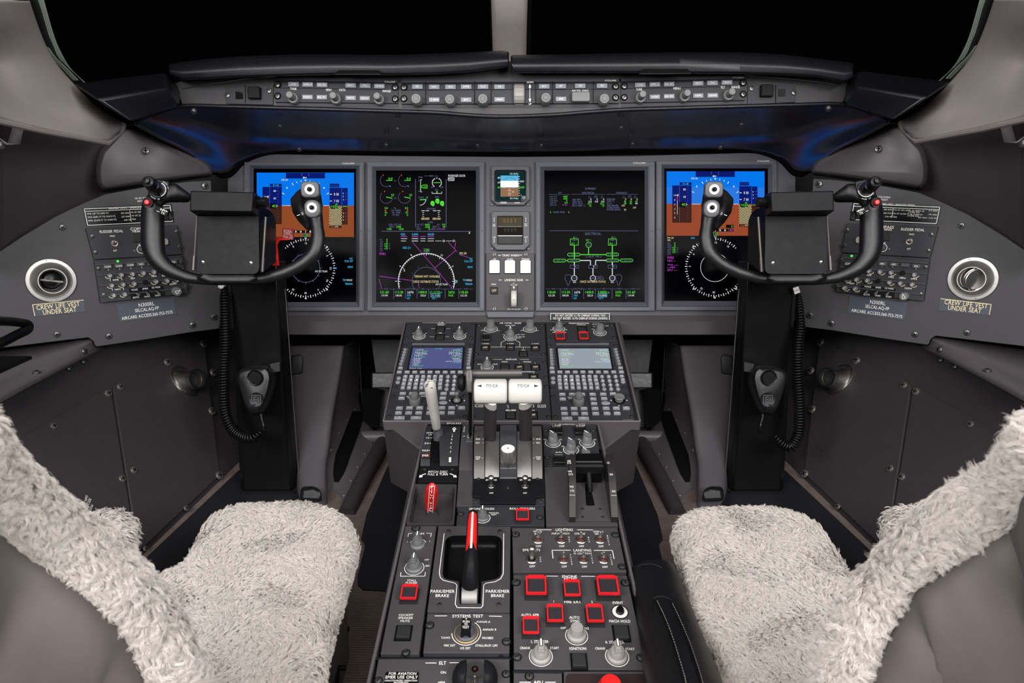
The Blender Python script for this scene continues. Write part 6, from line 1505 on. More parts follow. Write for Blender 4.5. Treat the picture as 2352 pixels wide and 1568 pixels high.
# ------------------------------------------------------------------ aft panels
view(860, 1180, 4.04)
u = lplate('trim_panel', 'narrow dark panel with two trim knobs, a STALL PUSHER guard and a speaker mute button', [(288, 112), (576, 112), (412, 1300), (55, 1300)], 'plate_mid')
ring_knob(u, 402, 285, 68, 1.9, a0=20, a1=160); ring_knob(u, 370, 498, 78, 1.8)
for l in (((312, 212), (316, 180), (348, 180)), ((482, 178), (528, 180), (522, 212)), ((247, 540), (242, 577), (468, 576), (473, 538))): u.line(l, 5)
for t, x, y, w, h_ in (('TRIM', 420, 183, 80, 16), ('OFF', 483, 425, 42, 14), ('SEC', 492, 481, 42, 14), ('L', 307, 256, 8, 12), ('R', 514, 252, 8, 12), ('STALL', 347, 616, 86, 18), ('PUSHER', 343, 638, 110, 16), ('COCKPIT', 293, 937, 136, 19), ('SPEAKER', 289, 964, 138, 19), ('MUTE', 283, 992, 88, 19)): u.text(t, x, y, w, h_)
u.guard(322, 716, 148, 124, .011); W = 140; u.ann(268, 1085, 128, 112, None, .005); u.done()
for x, y in ((385, 132), (292, 1288)): u.screw(x, y, 34, slot='-')
u = Unit('brake_control_unit', 'dark panel lettered PARK/EMER BRAKE with deep rounded well round the red-striped handle', N, PL_L, [(597, 112), (1262, 118), (1255, 915), (490, 915)])
outer = roundpoly([u.loc(*k) for k in u.corners], .0015, 5)
well = [(668, 205), (1178, 205), (1170, 600), (985, 632), (980, 835), (800, 835), (792, 632), (636, 600)]
wl = [u.loc(*k) for k in well]; wr = roundpoly(wl, [.016, .016, .02, .002, .002, .002, .002, .02], 5)
# plate as frame: connect outer rectangle to the well with a bridging fan
bm = bmesh.new(); ov = [bm.verts.new((x, y, 0)) for x, y in (outer if area2(outer) > 0 else outer[::-1])]; iv = [bm.verts.new((x, y, 0)) for x, y in wr]
ed = [bm.edges.new((ov[i - 1], ov[i])) for i in range(len(ov))] + [bm.edges.new((iv[i - 1], iv[i])) for i in range(len(iv))]
bmesh.ops.triangle_fill(bm, use_beauty=True, use_dissolve=False, edges=ed); me = bpy.data.meshes.new('faceplate'); bm.to_mesh(me); bm.free(); link('faceplate', me, 'plate_mid', u.e)
g = MB(); g.ring_loft([[(x, y, -.018) for x, y in outer], [(x, y, 0) for x, y in outer]], cap0=False, cap1=False); part('plate_edge', g, 'plate_mid', u.e)
ws = wr if area2(wr) > 0 else wr[::-1]
g = MB(); g.ring_loft([[(x, y, 0) for x, y in inset(ws, -.0015)], [(x, y, .0008) for x, y in ws], [(x, y, -.0015) for x, y in inset(ws, .001)], [(x, y, -.009) for x, y in inset(ws, .002)], [(x, y, -.0155) for x, y in inset(ws, .004)], [(x, y, -.0175) for x, y in inset(ws, .007)]], cap0=False, cap1=True); part('well', g, 'black_gloss', u.e, smooth=60)
ol = [(648, 180), (622, 380), (602, 545), (612, 590), (640, 615), (745, 640), (766, 660), (750, 835), (768, 868), (990, 870), (1006, 850), (1014, 660), (1034, 642), (1120, 628), (1172, 600), (1195, 555), (1198, 380), (1200, 180)]
u.line(ol, 6); u.text('PARK/EMER', 631, 717, 226, 27); u.text('BRAKE', 629, 757, 128, 27); u.text('PARK/EMER', 1142, 717, 224, 27); u.text('BRAKE', 1142, 757, 124, 27); u.done()
for x, y in ((686, 162), (1166, 162), (605, 842), (1155, 840)): u.screw(x, y, 24, well=False)
ph = world_thing('park_brake_lever', PL_L.hit(*q(885, 760), -.01), 'black park brake handle with red and white striped top', 'handle')
g = MB(); c = PL_L.hit(*q(886, 775), -.006); hw = u.sx(886, 775, 76); g.lathe([(.016, -hw), (.0185, -hw + .001), (.0185, hw - .001), (.016, hw)], 36, M=Matrix.Translation(c) @ Matrix.Rotation(PI / 2, 4, 'Y')); wpart('pivot_drum', g, 'drum', ph)
P_ = [PL_L.hit(*q(890, 700), .006), PL_L.hit(*q(890, 600), .020), PL_L.hit(*q(896, 480), .034), PL_L.hit(*q(899, 400), .040)]
P2 = [PL_L.hit(*q(900, 360), .042), PL_L.hit(*q(906, 200), .046), PL_L.hit(*q(912, 60), .048), PL_L.hit(*q(915, 0), .048), PL_L.hit(*q(916, -20), .046)]
k_ = u.sx(890, 480, 1)
g = MB(); g.tube(spline(P_ + P2, 4), list(np.interp(np.linspace(0, 8, 33), range(9), [75 * k_, 73 * k_, 66 * k_, 60 * k_, 58 * k_, 55 * k_, 52 * k_, 44 * k_, 16 * k_])), 20, ry=list(np.interp(np.linspace(0, 8, 33), range(9), [.010, .013, .014, .013, .012, .011, .010, .008, .003])), up=PL_L.n); wpart('grip', g, 'black_satin', ph, 70)
g = MB(); R2 = [PL_L.hit(*q(897, 345), .0475), PL_L.hit(*q(904, 200), .0520), PL_L.hit(*q(910, 60), .0555), PL_L.hit(*q(913, 8), .0550)]
g.tube(R2, [49 * k_, 47 * k_, 44 * k_, 38 * k_], 16, ry=.0055, up=PL_L.n); wpart('red_stripe', g, 'red_paint', ph, 60)
g = MB(); g.tube([p + PL_L.n * .0050 for p in R2], [13 * k_, 13 * k_, 12 * k_, 11 * k_], 10, ry=.0018, up=PL_L.n); wpart('white_stripe', g, 'white_paint', ph, 60)
u = lplate('systems_test_panel', 'dark panel lettered SYSTEMS TEST with a PUSH TO TEST rotary knob', [(492, 925), (1257, 925), (1252, 1290), (452, 1290)], 'plate_mid')
u.arc(853, 1102, 134, -178, 58, 6)
k_ = u.knob(853, 1110, 104, 'pointer', 'key_dark', 1.25, mark=False); R = u.sx(853, 1110, 104); g = MB(); g.lathe([(R * 1.1, .0004), (R * 1.1, R * .12), (R * .98, R * .16)], 36, M=u.T(853, 1110)); part('brass_collar', g, 'brass', u.e)
zz = R * 1.25
g = MB(); g.slab(rrect(R * .98, R * 1.5, R * .14, 3, 0, R * .02), [(0, 0), (R * .03, R * .7), (R * .1, zz - R * .12), (R * .16, zz)]); part('grip', g, 'black_satin', k_)
g = MB(); [g.text(t_, 0, y_, R * .60 if t_ != 'TO' else R * .3, R * .24, zz + .0003) for t_, y_ in (('PUSH', R * .24), ('TO', -R * .06), ('TEST', -R * .36))]; g.line((0, R * .46), (0, R * .64), R * .07, zz + .0003); part('lettering', g, 'print_white', k_, smooth=0, fixn=False)
for t, x, y, w, h_ in (('SYSTEMS TEST', 865, 947, 288, 26), ('ANNUN A', 1010, 1000, 130, 17), ('ANNUN B', 1067, 1072, 126, 18), ('PROBES', 1050, 1150, 104, 19), ('TAWS', 660, 1148, 84, 18), ('FIRE DET', 697, 1219, 106, 19), ('STALL/RUD LIM', 1038, 1220, 202, 20), ('ICE DET', 844, 1245, 96, 20)): u.text(t, x, y, w, h_)
u.line([(560, 945), (673, 945)], 6); u.line([(1064, 947), (1182, 950)], 6); u.done()
for x, y in ((512, 1032), (1226, 1185)): u.screw(x, y, 36, slot='-')
u = lplate('locator_beacon_panel', 'dark panel lettered ELT cut by the bottom of the picture', [(38, 1345), (1252, 1345), (1262, 1800), (-45, 1800)], 'plate_mid')
u.text('ELT', 632, 1382, 66, 30); u.line([(473, 1382), (576, 1382)], 6); u.line([(697, 1380), (800, 1378)], 6); u.text('ON', 638, 1469, 52, 22); u.text('ARM', 620, 1563, 64, 22)
pp = roundpoly([u.loc(*k, .0005) for k in ((104, 1462), (414, 1462), (405, 1640), (80, 1640))], .003); g = MB(); g.slab(pp, [(0, 0), (0, .0005)]); part('sticker', g, 'void', u.e)
for t, x, y, w, h_ in (('FOR AVIATION', 260, 1480, 256, 24), ('EMER USE ONLY', 252, 1513, 300, 26), ('UNAUTHORIZED OPERATION', 246, 1545, 300, 15), ('PROHIBITED', 246, 1564, 135, 14)): u.text(t, x, y, w, h_, 'print_white', .0009)
u.done()
for cx_, sg_ in ((850, -1), (1018, 1)):
    a, b = u.loc(cx_, 1530); R = u.sx(cx_, 1530, 128); g = MB(); rg = []
    for z, r in ((0, 1), (.008, .97), (.016, .8), (.021, .5), (.022, .1)): rg.append([(a + sg_ * R * r * math.cos(t_), b + R * 1.15 * (r if r > .2 else .5) * math.sin(t_), z) for t_ in [-PI / 2 + PI * i / 14 for i in range(15)]])
    g.ring_loft(rg); part('switch_guard', g, 'black_satin', u.e, smooth=50)
a, b = u.loc(932, 1440); g = MB(); g.lathe([(.0045, 0), (.0045, .001), (.003, .001), (.0028, .0004)], 16, M=Matrix.Translation((a, b, 0))); part('lamp_ring', g, 'black_gloss', u.e); g = MB(); g.lathe([(.0028, 0), (.002, .002), (0, .0026)], 12, M=Matrix.Translation((a, b, 0))); part('lamp', g, 'red_dark', u.e)
up(u.toggle(932, 1560, 30, 1., -20, True, False), 0); u.screw(1222, 1485, 34, slot='-'); u.screw(38, 1545, 34, slot='-')
view(1160, 1180, 4.04)
u = lplate('lighting_panel', 'dark panel lettered LIGHTING and LANDING with eight metal toggle switches', [(66, 130), (1042, 130), (1128, 540), (76, 540)], 'plate_mid')
for x, y in ((306, 240), (521, 240), (704, 240), (881, 240), (543, 425), (728, 425), (914, 425)): u.toggle(x, y, 54, 1., -6)
u.toggle(248, 422, 58, 1.05, -6, True, False)
for t, x, y, w, h_ in (('LIGHTING', 548, 146, 160, 23), ('WING', 301, 162, 78, 16), ('INSP', 300, 184, 56, 15), ('NAV/LOGO', 515, 181, 166, 16), ('STROBE', 693, 183, 100, 16), ('SMKG/', 866, 164, 94, 16), ('BELTS', 866, 184, 66, 15), ('OFF', 310, 299, 50, 17), ('OFF', 527, 299, 50, 17), ('OFF', 709, 299, 48, 17), ('OFF', 891, 300, 46, 17), ('EMER LTS', 244, 334, 164, 21), ('OFF', 252, 486, 52, 18), ('OFF', 549, 488, 50, 18), ('OFF', 737, 489, 50, 18), ('OFF', 928, 491, 52, 18), ('LANDING', 716, 337, 166, 22), ('L', 533, 365, 8, 14), ('N LDG TAXI', 720, 366, 166, 15), ('R', 902, 365, 10, 14)): u.text(t, x, y, w, h_)
for w_, x, y, dx, dy in (('NAV', 593, 216, 2, 20), ('BCN', 774, 217, 3, 20), ('BELTS', 950, 202, 4, 20), ('ARM', 328, 402, 1, 19), ('PULSE', 608, 380, 3, 21), ('TAXI', 803, 388, 3, 21), ('PULSE', 978, 381, 4, 21)):
    for k, ch in enumerate(w_): u.text(ch, x + dx * k, y + dy * k, 11, 13)
for l in (((287, 147), (430, 147)), ((670, 147), (815, 148)), ((445, 412), (437, 336), (608, 336)), ((824, 338), (996, 338), (1012, 416))): u.line(l, 6)
u.done()
for x, y in ((98, 190), (1024, 192), (1085, 488)): u.screw(x, y, 32, slot='-')
u = lplate('engine_start_unit', 'dark panel lettered ENGINE and FIRE EXT with six red-guarded buttons', [(78, 566), (1130, 570), (1318, 1446), (82, 1436)], 'plate_mid')
for x, y, w, h_ in ((289, 652, 190, 160), (622, 678, 148, 138), (955, 654, 196, 162), (464, 912, 150, 148), (833, 914, 152, 150), (240, 1024, 148, 146)): u.guard(x, y, w, h_, .013 if w > 160 else .011)
for x, y in ((332, 1318), (1040, 1320)): ring_knob(u, x, y, 94, 1.75, m='knob_light')
k_ = ring_knob(u, 664, 1128, 90, 1.55, 'round', m='knob_light')
u.ann(688, 1345, 128, 122, None, .006); u.ann(1082, 1085, 132, 122, None, .006)
a, b = u.loc(1066, 910); R = u.sx(1066, 910, 78); M = Matrix.Translation((a, b, 0))
g = MB(); g.lathe([(R, 0), (R, .001), (R * .92, .001), (R * .9, .0004)], 30, M=M); part('switch_ring', g, 'black_gloss', u.e); g = MB(); g.lathe([(R * .9, .0003), (R * .9, .0006), (0, .0006)], 30, M=M); part('switch_base', g, 'ivory', u.e)
g = MB(); g.lathe([(R * .5, 0), (R * .5, .003), (R * .42, .004), (R * .42, .007), (R * .34, .0085), (0, .0087)], 24, M=M); part('push_button', g, 'black_gloss', u.e)
for t, x, y, w, h_ in (('ENGINE', 598, 580, 138, 24), ('APU FIRE', 604, 602, 118, 17), ('FIRE EXT', 626, 813, 158, 27), ('1', 449, 812, 8, 20), ('2', 806, 815, 14, 20), ('EVENT', 1046, 823, 98, 22), ('MACH HOLD', 1063, 994, 198, 24), ('AUTO APR', 232, 936, 166, 22), ('AUTO', 643, 960, 94, 24), ('SYNC', 650, 992, 90, 22), ('OFF', 540, 1057, 50, 21), ('N2', 757, 1060, 40, 21), ('L STARTER', 322, 1184, 165, 24), ('R STARTER', 1018, 1190, 175, 24), ('CRANK', 186, 1243, 98, 22), ('START', 459, 1243, 84, 22), ('IGNITION', 674, 1248, 156, 24), ('CRANK', 883, 1247, 96, 22), ('START', 1159, 1252, 84, 22)): u.text(t, x, y, w, h_)
for l in (((385, 575), (491, 576)), ((706, 577), (835, 578)), ((275, 573), (355, 573)), ((875, 577), (930, 577))): u.line(l, 6)
u.done()
for x, y in ((102, 635), (1115, 640), (112, 1328), (1262, 1335)): u.screw(x, y, 36, slot='-')
u = lplate('apu_panel', 'corner of a dark panel lettered APU at the bottom edge of the picture', [(80, 1474), (528, 1476), (534, 1800), (80, 1800)], 'plate_mid')
u.text('APU', 308, 1560, 84, 24); u.line([(134, 1560), (238, 1560)], 6); u.line([(372, 1560), (470, 1560)], 6); u.done(); u.screw(226, 1508, 36, slot='-')
u = lplate('evacuation_panel', 'black panel with a rounded border and red knob cut by the picture bottom', [(545, 1462), (1320, 1462), (1400, 1800), (548, 1800)], 'plate_mid')
pp = roundpoly([u.loc(*k, .001) for k in ((562, 1480), (1328, 1482), (1385, 1790), (562, 1790))], .008, 5); g = MB(); g.slab(pp, [(0, 0), (0, .001)]); part('inlay', g, 'maroon', u.e)
a, b = u.loc(975, 1650); R = u.sx(975, 1650, 110); g = MB(); g.lathe([(R * 1.15, 0), (R * 1.15, .004), (R, .006), (R * .96, .014), (R * .8, .018), (0, .018)], 36, M=Matrix.Translation((a, b, 0))); part('red_knob', g, 'red_paint', u.e)
# ------------------------------------------------------------------ glareshield control panels
def gplate(name, label, cs, m='plate_dark'):
    u = Unit(name, label, 'control panel', PL_G, cs); return u
def fkeys(u, rows):
    for x, y, t in rows:
        u.button(x, y, 100, 44, .006, 'key_light', t, tw=min(84, 15 * len(t)), th=17, name='key', r=.08)
def gscrews(u, rows, h=.003):
    for x, y in rows: up(u.screw(x, y, 24, 'screw', slot='-', well=False), h); R = u.sx(x, y, 33); g = MB(); a, b = u.loc(x, y); g.lathe([(R, h - .0002), (R, h + .0002), (0, h + .0003)], 18, M=Matrix.Translation((a, b, 0))); part('fastener_recess', g, 'void', u.e)
def body(u, top, bot, seams=()):
    """three-step face: sloping hood strip, flat face, undercut"""
    g = MB(); c = u.corners
    def at(x0, x1, f0, f1): pass
    def lerp(f): return ((c[0][0] + (c[3][0] - c[0][0]) * f, c[0][1] + (c[3][1] - c[0][1]) * f), (c[1][0] + (c[2][0] - c[1][0]) * f, c[1][1] + (c[2][1] - c[1][1]) * f))
    rows = []
    for f, z in ((0, -.01), (0, .0065), (.10, .006), (.16, .0005), (.34, .0005), (.38, .003), (.86, .003), (.88, -.001), (1, -.001), (1, -.01)):
        A_, B_ = lerp(f); a, b = u.loc(*A_), u.loc(*B_); rows.append([(a[0], a[1], z), (b[0], b[1], z)])
    g.ring_loft(rows, closed=False, cap0=False, cap1=False)
    part('faceplate', g, 'plate_dark', u.e, smooth=0)
    for x in seams:
        A_ = (x, c[0][1] + 5); B_ = (x, c[0][1] + (c[3][1] - c[0][1]) * .87); u.line([A_, B_], 5, 'void', .0067)
u = gplate('side_display_panel', 'left glareshield panel with ten grey keys and three tall stacked knobs', [(1030, 318), (2165, 342), (2168, 592), (1030, 592)]) if False else None
view(380, 100, 4.055)
u = gplate('display_select_panel', 'left glareshield panel of ten grey keys and three tall stacked knobs', [(1030, 320), (2166, 344), (2168, 592), (1030, 584)]); body(u, 0, 0)
fkeys(u, [(1191, 378, '1/2'), (1323, 380, 'DME H'), (1457, 383, 'NAV SRC'), (1724, 388, 'FRMT'), (1858, 391, 'TFC'), (1991, 395, 'TR/WX'), (1322, 497, 'RADIO'), (1457, 499, 'BRG SRC'), (1724, 505, 'REFS'), (1857, 508, 'RADAR')])
for x, y in ((1203, 522), (1598, 527), (1998, 532)): up(u.knob(x, y, 50, 'dual', 'knob_grey', 3.0), .001)
for t, x, y, w in (('TUNE', 1190, 421, 60), ('MENU', 1520, 432, 52), ('DATA', 1647, 432, 60), ('RANGE', 2060, 442, 78)): u.text(t, x, y, w, 22, h=.0036)
u.text('COLLINS', 2088, 356, 98, 15, h=.0068); gscrews(u, [(1050, 388), (1050, 492), (2142, 412), (2142, 520)]); u.done()
def sw_panel(u, rec, rai, scr, dv):
    u.plate('plate_dark', t=.01, r=.002, h=.002)
    u.ann(*rec, 84, 86, None, .002); u.button(*rai, 112, 112, .014, 'black_satin', name='raised_button', r=.05, well=.002)
    u.line([(dv, 385), (dv, 552)], 7, 'void', .0024)
    for x, y in scr: up(u.screw(x, y, 26, 'screw', slot='-', well=False), .002)
    u.done()
u = gplate('annunciator_switch', 'small black push button panel at the left end of the glareshield', [(560, 402), (1004, 384), (1000, 572), (566, 560)]); sw_panel(u, (688, 482), (818, 452), [(583, 482), (970, 440)], 744)
view(1400, 100, 4.055)
u = gplate('annunciator_switch', 'small black push button panel at the right end of the glareshield', [(1288, 366), (1728, 396), (1733, 545), (1285, 568)]); sw_panel(u, (1603, 458), (1474, 432), [(1320, 418), (1712, 458)], 1548)
u = gplate('display_select_panel', 'right glareshield panel of ten grey keys and three tall stacked knobs', [(105, 330), (1262, 306), (1258, 566), (108, 590)]); body(u, 0, 0)
fkeys(u, [(288, 384, '1/2'), (423, 379, 'DME H'), (556, 376, 'NAV SRC'), (826, 369, 'FRMT'), (960, 365, 'TFC'), (1096, 360, 'TR/WX'), (422, 495, 'RADIO'), (556, 490, 'BRG SRC'), (826, 484, 'REFS'), (962, 482, 'RADAR')])
for x, y in ((282, 515), (688, 505), (1094, 494)): up(u.knob(x, y, 50, 'dual', 'knob_grey', 3.0), .001)
for t, x, y, w in (('TUNE', 275, 427, 56), ('MENU', 627, 418, 68), ('TILT', 1055, 408, 42), ('RANGE', 1175, 405, 78)): u.text(t, x, y, w, 22, h=.0036)
u.text('COLLINS', 1195, 316, 104, 15, h=.0068); gscrews(u, [(135, 402), (135, 505), (1240, 370), (1240, 475)]); u.done()
view(900, 100, 4.055)
u = gplate('flight_guidance_panel', 'centre glareshield panel with grey keys, five knobs and a ribbed thumbwheel', [(95, 344), (2110, 334), (2112, 594), (95, 600)]); body(u, 0, 0, (315, 770, 925, 1340, 1497, 1877))
fkeys(u, [(237, 400, 'FD'), (394, 402, 'NAV'), (545, 402, 'HDG'), (691, 401, 'APPR'), (849, 400, 'FLC'), (1003, 401, 'VS'), (1419, 397, 'ALT'), (1574, 395, 'AP'), (1755, 393, 'YD'), (1958, 392, 'FD'), (394, 522, '1/2 BANK'), (692, 522, 'B/C'), (1003, 520, 'VNAV'), (1576, 515, 'XFR')])
for x, y in ((240, 545), (548, 550), (851, 546), (1430, 536), (1966, 545)): up(u.knob(x, y, 52, 'fluted', 'knob_grey', 2.1), .001)
for t, x, y, w, h_ in (('DOWN', 1287, 360, 60, 17), ('UP', 1287, 563, 26, 16), ('AP/YD DISC', 1755, 438, 158, 16)): u.text(t, x, y, w, h_, h=.0068)
u.line([(1286, 395), (1286, 530)], 4, h=.0068)
for y, s_ in ((385, 1), (540, -1)): u.line([(1278, y + s_ * 24), (1294, y + s_ * 24), (1286, y - s_ * 4)], 7, h=.0068, closed=True)
u.text('COLLINS', 2035, 344, 104, 15, h=.0068)
a, b = u.loc(1185, 468, .004); W_, H_ = u.sx(1185, 468, 96), u.sy(1185, 468, 165)
g = MB(); g.slab(rrect(W_ * 1.12, H_ * 1.12, .001, cx=a, cy=b), [(0, .003), (0, .0072), (.0012, .0072), (.0014, .004)]); part('wheel_frame', g, 'black_gloss', u.e)
g = MB(); n = 36; rg = []
for k in range(n):
    t = 2 * PI * k / n; r = H_ * .62 * (1 - (.035 if k % 2 else 0)); rg.append((r * math.cos(t), r * math.sin(t)))
g.ring_loft([[(x_, r1 * k_, r0 * k_) for r0, r1 in rg] for x_, k_ in ((-W_ / 2, .93), (-W_ * .36, 1), (W_ * .36, 1), (W_ / 2, .93))], M=Matrix.Translation((a, b, -.0055))); part('thumbwheel', g, 'knob_light', u.e)
g = MB(); g.box(-W_ * .22, W_ * .22, -H_ * .13, H_ * .13, 0, .0105, .0005, M=Matrix.Translation((a, b, 0))); part('wheel_notch', g, 'knob_grey', u.e)
u.button(1762, 492, 170, 92, .018, 'knob_grey', name='disconnect_bar', r=.2); gscrews(u, [(115, 412), (115, 517), (2082, 403), (2082, 507)]); u.done()
# ------------------------------------------------------------------ control columns, yokes, hand microphones
def remesh(o, v, sm=6):
    r = o.modifiers.new('r', 'REMESH'); r.mode = 'VOXEL'; r.voxel_size = v; r.use_smooth_shade = True
    s_ = o.modifiers.new('m', 'SMOOTH'); s_.iterations = sm; s_.factor = .5; return o
for side, mir, dy in SIDES:
    mirror(mir, 0.); sg = 1 if mir else -1
    view(0, 0, 1)
    cb = floorp(620, 1138)
    cc = world_thing('control_column', (cb.x, cb.y + .07, 0), 'tall glossy black %s control column rising from the floor behind the fleece seat' % side, 'control column')
    cc['kind'] = 'thing'
    def sec(y, x0, x1, w, d=.11): return [tuple(wp(*p)) for p in ((x0, y, w + d), (x0 + 1, y, w + .012), (x0 + 8, y, w), (x1 - 22, y, w), (x1 - 4, y, w + .022), (x1, y, w + .03), (x1, y, w + d))]
    g = MB(); g.ring_loft([sec(600, 520, 657, .925), sec(690, 524, 660, .94), sec(900, 541, 672, .972), sec(1137, 553, 690, 1.003)]); o = wpart('housing', g, 'black_gloss', cc, 30); bevel(o, .003, 2, 30)
    g = MB(); g.ring_loft([sec(1128, 547, 697, .998, .12), sec(1141, 545, 699, 1.0, .12)]); wpart('base_trim', g, 'black_satin', cc)
    g = MB(); g.ring_loft([sec(1139, 543, 702, .995, .12), sec(1158, 542, 703, .995, .12)]); wpart('base_collar', g, 'wall_dark', cc)
    g = MB(); g.ring_loft([[tuple(wp(*p)) for p in ((688, 1150, .955), (740, 1152, .955), (738, 1128, .955), (722, 1117, .96), (692, 1120, .96))], [tuple(wp(*p)) for p in ((688, 1140, 1.09), (732, 1140, 1.09), (730, 1118, 1.10), (716, 1108, 1.10), (692, 1110, 1.10))]]); o = wpart('rubber_boot', g, 'leather_black', cc); bevel(o, .008, 3)
    g = MB(); g.ring_loft([[tuple(wp(*p)) for p in ((668, 817, 1.0), (692, 812, 1.0), (697, 822, 1.0), (696, 858, 1.0), (668, 862, 1.0))], [tuple(wp(*p)) for p in ((668, 817, 1.05), (690, 812, 1.05), (695, 822, 1.05), (694, 858, 1.05), (668, 862, 1.05))]]); o = wpart('side_bracket', g, 'black_satin', cc); bevel(o, .004)
    g = MB(); g.tube([wp(652, 650, .955), wp(657, 690, .96), wp(672, 900, .992), wp(689, 1130, 1.02)], .0012, 6); wpart('edge_wire', g, 'gun', cc)
    # ---- yoke
    view(300, 360, 4.127)
    yk = world_thing('control_yoke', wp(900, 1150, .83), 'black moulded %s control yoke with finger-grooved grips and a clipboard at its centre' % side, 'yoke')
    K = .80 * S / FPX / 4.127
    def T_(lst, kd=.78, dw=0): return [wp(x, y, w + dw) for x, y, w, r in lst], [r * K for *_, r in lst], [r * K * kd for *_, r in lst]
    g = MB()
    main = [(205, 470, .80, 96), (207, 560, .80, 106), (208, 700, .80, 110), (212, 830, .80, 110), (240, 940, .80, 100), (330, 1045, .80, 80), (480, 1122, .80, 62), (650, 1160, .80, 52), (900, 1175, .80, 46), (1150, 1168, .80, 48), (1350, 1130, .80, 56), (1500, 1080, .80, 60), (1640, 1005, .80, 66), (1742, 905, .80, 72), (1775, 780, .80, 72), (1768, 660, .80, 62), (1752, 560, .80, 70), (1735, 470, .80, 88)]
    P_, R_, Y_ = T_(main)
    n_ = len(P_); f_ = np.linspace(0, n_ - 1, (n_ - 1) * 4 + 1)
    g.tube(spline(P_, 4), list(np.interp(f_, range(n_), R_)), 20, ry=list(np.interp(f_, range(n_), Y_)), up=(0, 1, -.2))
    for lst in ([(205, 560, .80, 90), (185, 450, .795, 80), (180, 410, .79, 50)], [(190, 440, .80, 70), (260, 380, .80, 90), (330, 340, .805, 98), (420, 345, .81, 96), (500, 375, .815, 66), (570, 395, .82, 42)],
                [(1735, 480, .80, 88), (1715, 400, .795, 98), (1700, 330, .79, 98), (1702, 285, .79, 80)], [(1700, 330, .80, 70), (1620, 370, .805, 64), (1572, 420, .81, 66), (1590, 500, .81, 66), (1640, 580, .81, 64), (1715, 670, .805, 54)], [(1640, 420, .805, 80), (1660, 520, .805, 90), (1720, 620, .805, 60)]):
        P_, R_, Y_ = T_(lst, .62); g.tube(P_, R_, 18, ry=Y_, up=(0, 1, -.2))
    for y in (555, 640, 725, 810):   # finger swells on the grip
        P_, R_, Y_ = T_([(255, y, .802, 30), (292, y + 4, .806, 34), (315, y + 8, .81, 20)], 1.); g.tube(P_, R_, 12, ry=Y_, up=(0, 1, -.2))
    g.ring_loft([[tuple(wp(x, y, w)) for x, y in ((700, 1060), (1130, 1060), (1200, 1150), (1140, 1200), (740, 1200), (640, 1150))] for w in (.79, .83)])
    o = wpart('wheel', g, 'yoke_black', yk, smooth=180); remesh(o, .0034, 5)
    # trim barrel
    g = MB(); cs = [(168, 300), (240, 205), (368, 232), (352, 330), (328, 412), (165, 372)]
    g.ring_loft([[tuple(wp(x, y, w)) for x, y in cs] for w in (.775, .80)]); o = wpart('trim_block', g, 'yoke_black', yk); bevel(o, .003, 2)
    b0, b1 = wp(262, 312, .772), wp(152, 226, .735); ax = (b1 - b0)
    M = orient(b0, ax); L_ = ax.length; r0 = 78 * K
    g = MB(); g.lathe([(r0, 0), (r0 * .98, .002), (r0 * .78, .003), (r0 * .78, L_ * .55), (r0 * .64, L_ * .58)], 30, M=M); wpart('trim_barrel', g, 'black_gloss', yk)
    g = MB(); g.lathe([(r0 * .64, L_ * .55), (r0 * .70, L_ * .6), (r0 * .70, L_ * .85), (r0 * .6, L_ * .92), (r0 * .36, L_ * .95), (r0 * .32, L_ * 1.04), (r0 * .22, L_ * 1.05), (r0 * .2, L_ * 1.0), (0, L_)], 36, M=M, flute=1, fd=.04); wpart('trim_cap', g, 'leather_black', yk)
    g = MB(); g.arc(0, 0, r0 * .86, -1.2 if not mir else PI + .2, 1.0 if not mir else PI * 2 - 1.6 + PI * .5, r0 * .1, .0028, 20, M=M); wpart('index_ring', g, 'label_white', yk, 0)
    for wd, a0, st in (('NOSE UP', -2.35 if not mir else -1.9, .14), ('NOSE DN', .95, -.14)):
        g = MB()
        for k, ch in enumerate(wd):
            if ch == ' ': continue
            t = a0 + st * k; g.text(ch, r0 * 1.12 * math.cos(t), r0 * 1.12 * math.sin(t), r0 * .11, r0 * .14, .0006, M=M, ang=t + (PI / 2 if st > 0 else -PI / 2))
        wpart('lettering', g, 'label_white', yk, 0)
    # red button and microphone switch label
    c = wp(162, 432, .768); M = orient(c, (sg * -.1, -1, .25)); r0 = 46 * K
    g = MB(); g.lathe([(r0, -.006), (r0, .001), (r0 * .7, .0015), (r0 * .66, .0005)], 26, M=M); wpart('button_bezel', g, 'black_satin', yk); g = MB(); g.lathe([(r0 * .55, -.002), (r0 * .55, .004), (r0 * .4, .0062), (0, .0068)], 22, M=M); wpart('red_button', g, 'red_paint', yk)
    g = MB(); g.text('MSW', 0, -r0 * .82, r0 * .9, r0 * .25, .0012, M=M); wpart('lettering', g, 'red_clear', yk, 0)
    M = orient(wp(290, 512, .766), (sg * .05, -1, .3)) @ Matrix.Rotation(sg * .33, 4, 'Z') 
    g = MB(); g.box(-.0135, .0135, -.006, .006, -.006, .001, .0006, M=M); wpart('switch_plate', g, 'black_satin', yk)
    g = MB(); g.text('INPH', 0, .0026, .0125, .0042, .0013, M=M @ Matrix.Translation((sg * -.004 * -1 * -1, 0, 0))); g.text('TX', 0, -.003, .0075, .0042, .0013, M=M @ Matrix.Translation((sg * -.005, 0, 0))); g.line((.004, -.003), (-.002, -.003), .0007, .0013, M @ Matrix.Translation((sg * .006, 0, 0))); g.line((.003, .0026), (-.002, .0026), .0007, .0013, M @ Matrix.Translation((sg * -.0105, 0, 0))); wpart('lettering', g, 'label_white', yk, 0)
    g = MB(); g.ring_loft([[tuple(wp(x, y, w)) for x, y in ((345, 520), (410, 515), (412, 600), (360, 605))] for w in (.79, .82)]); o = wpart('push_to_talk_switch', g, 'black_gloss', yk); bevel(o, .002)
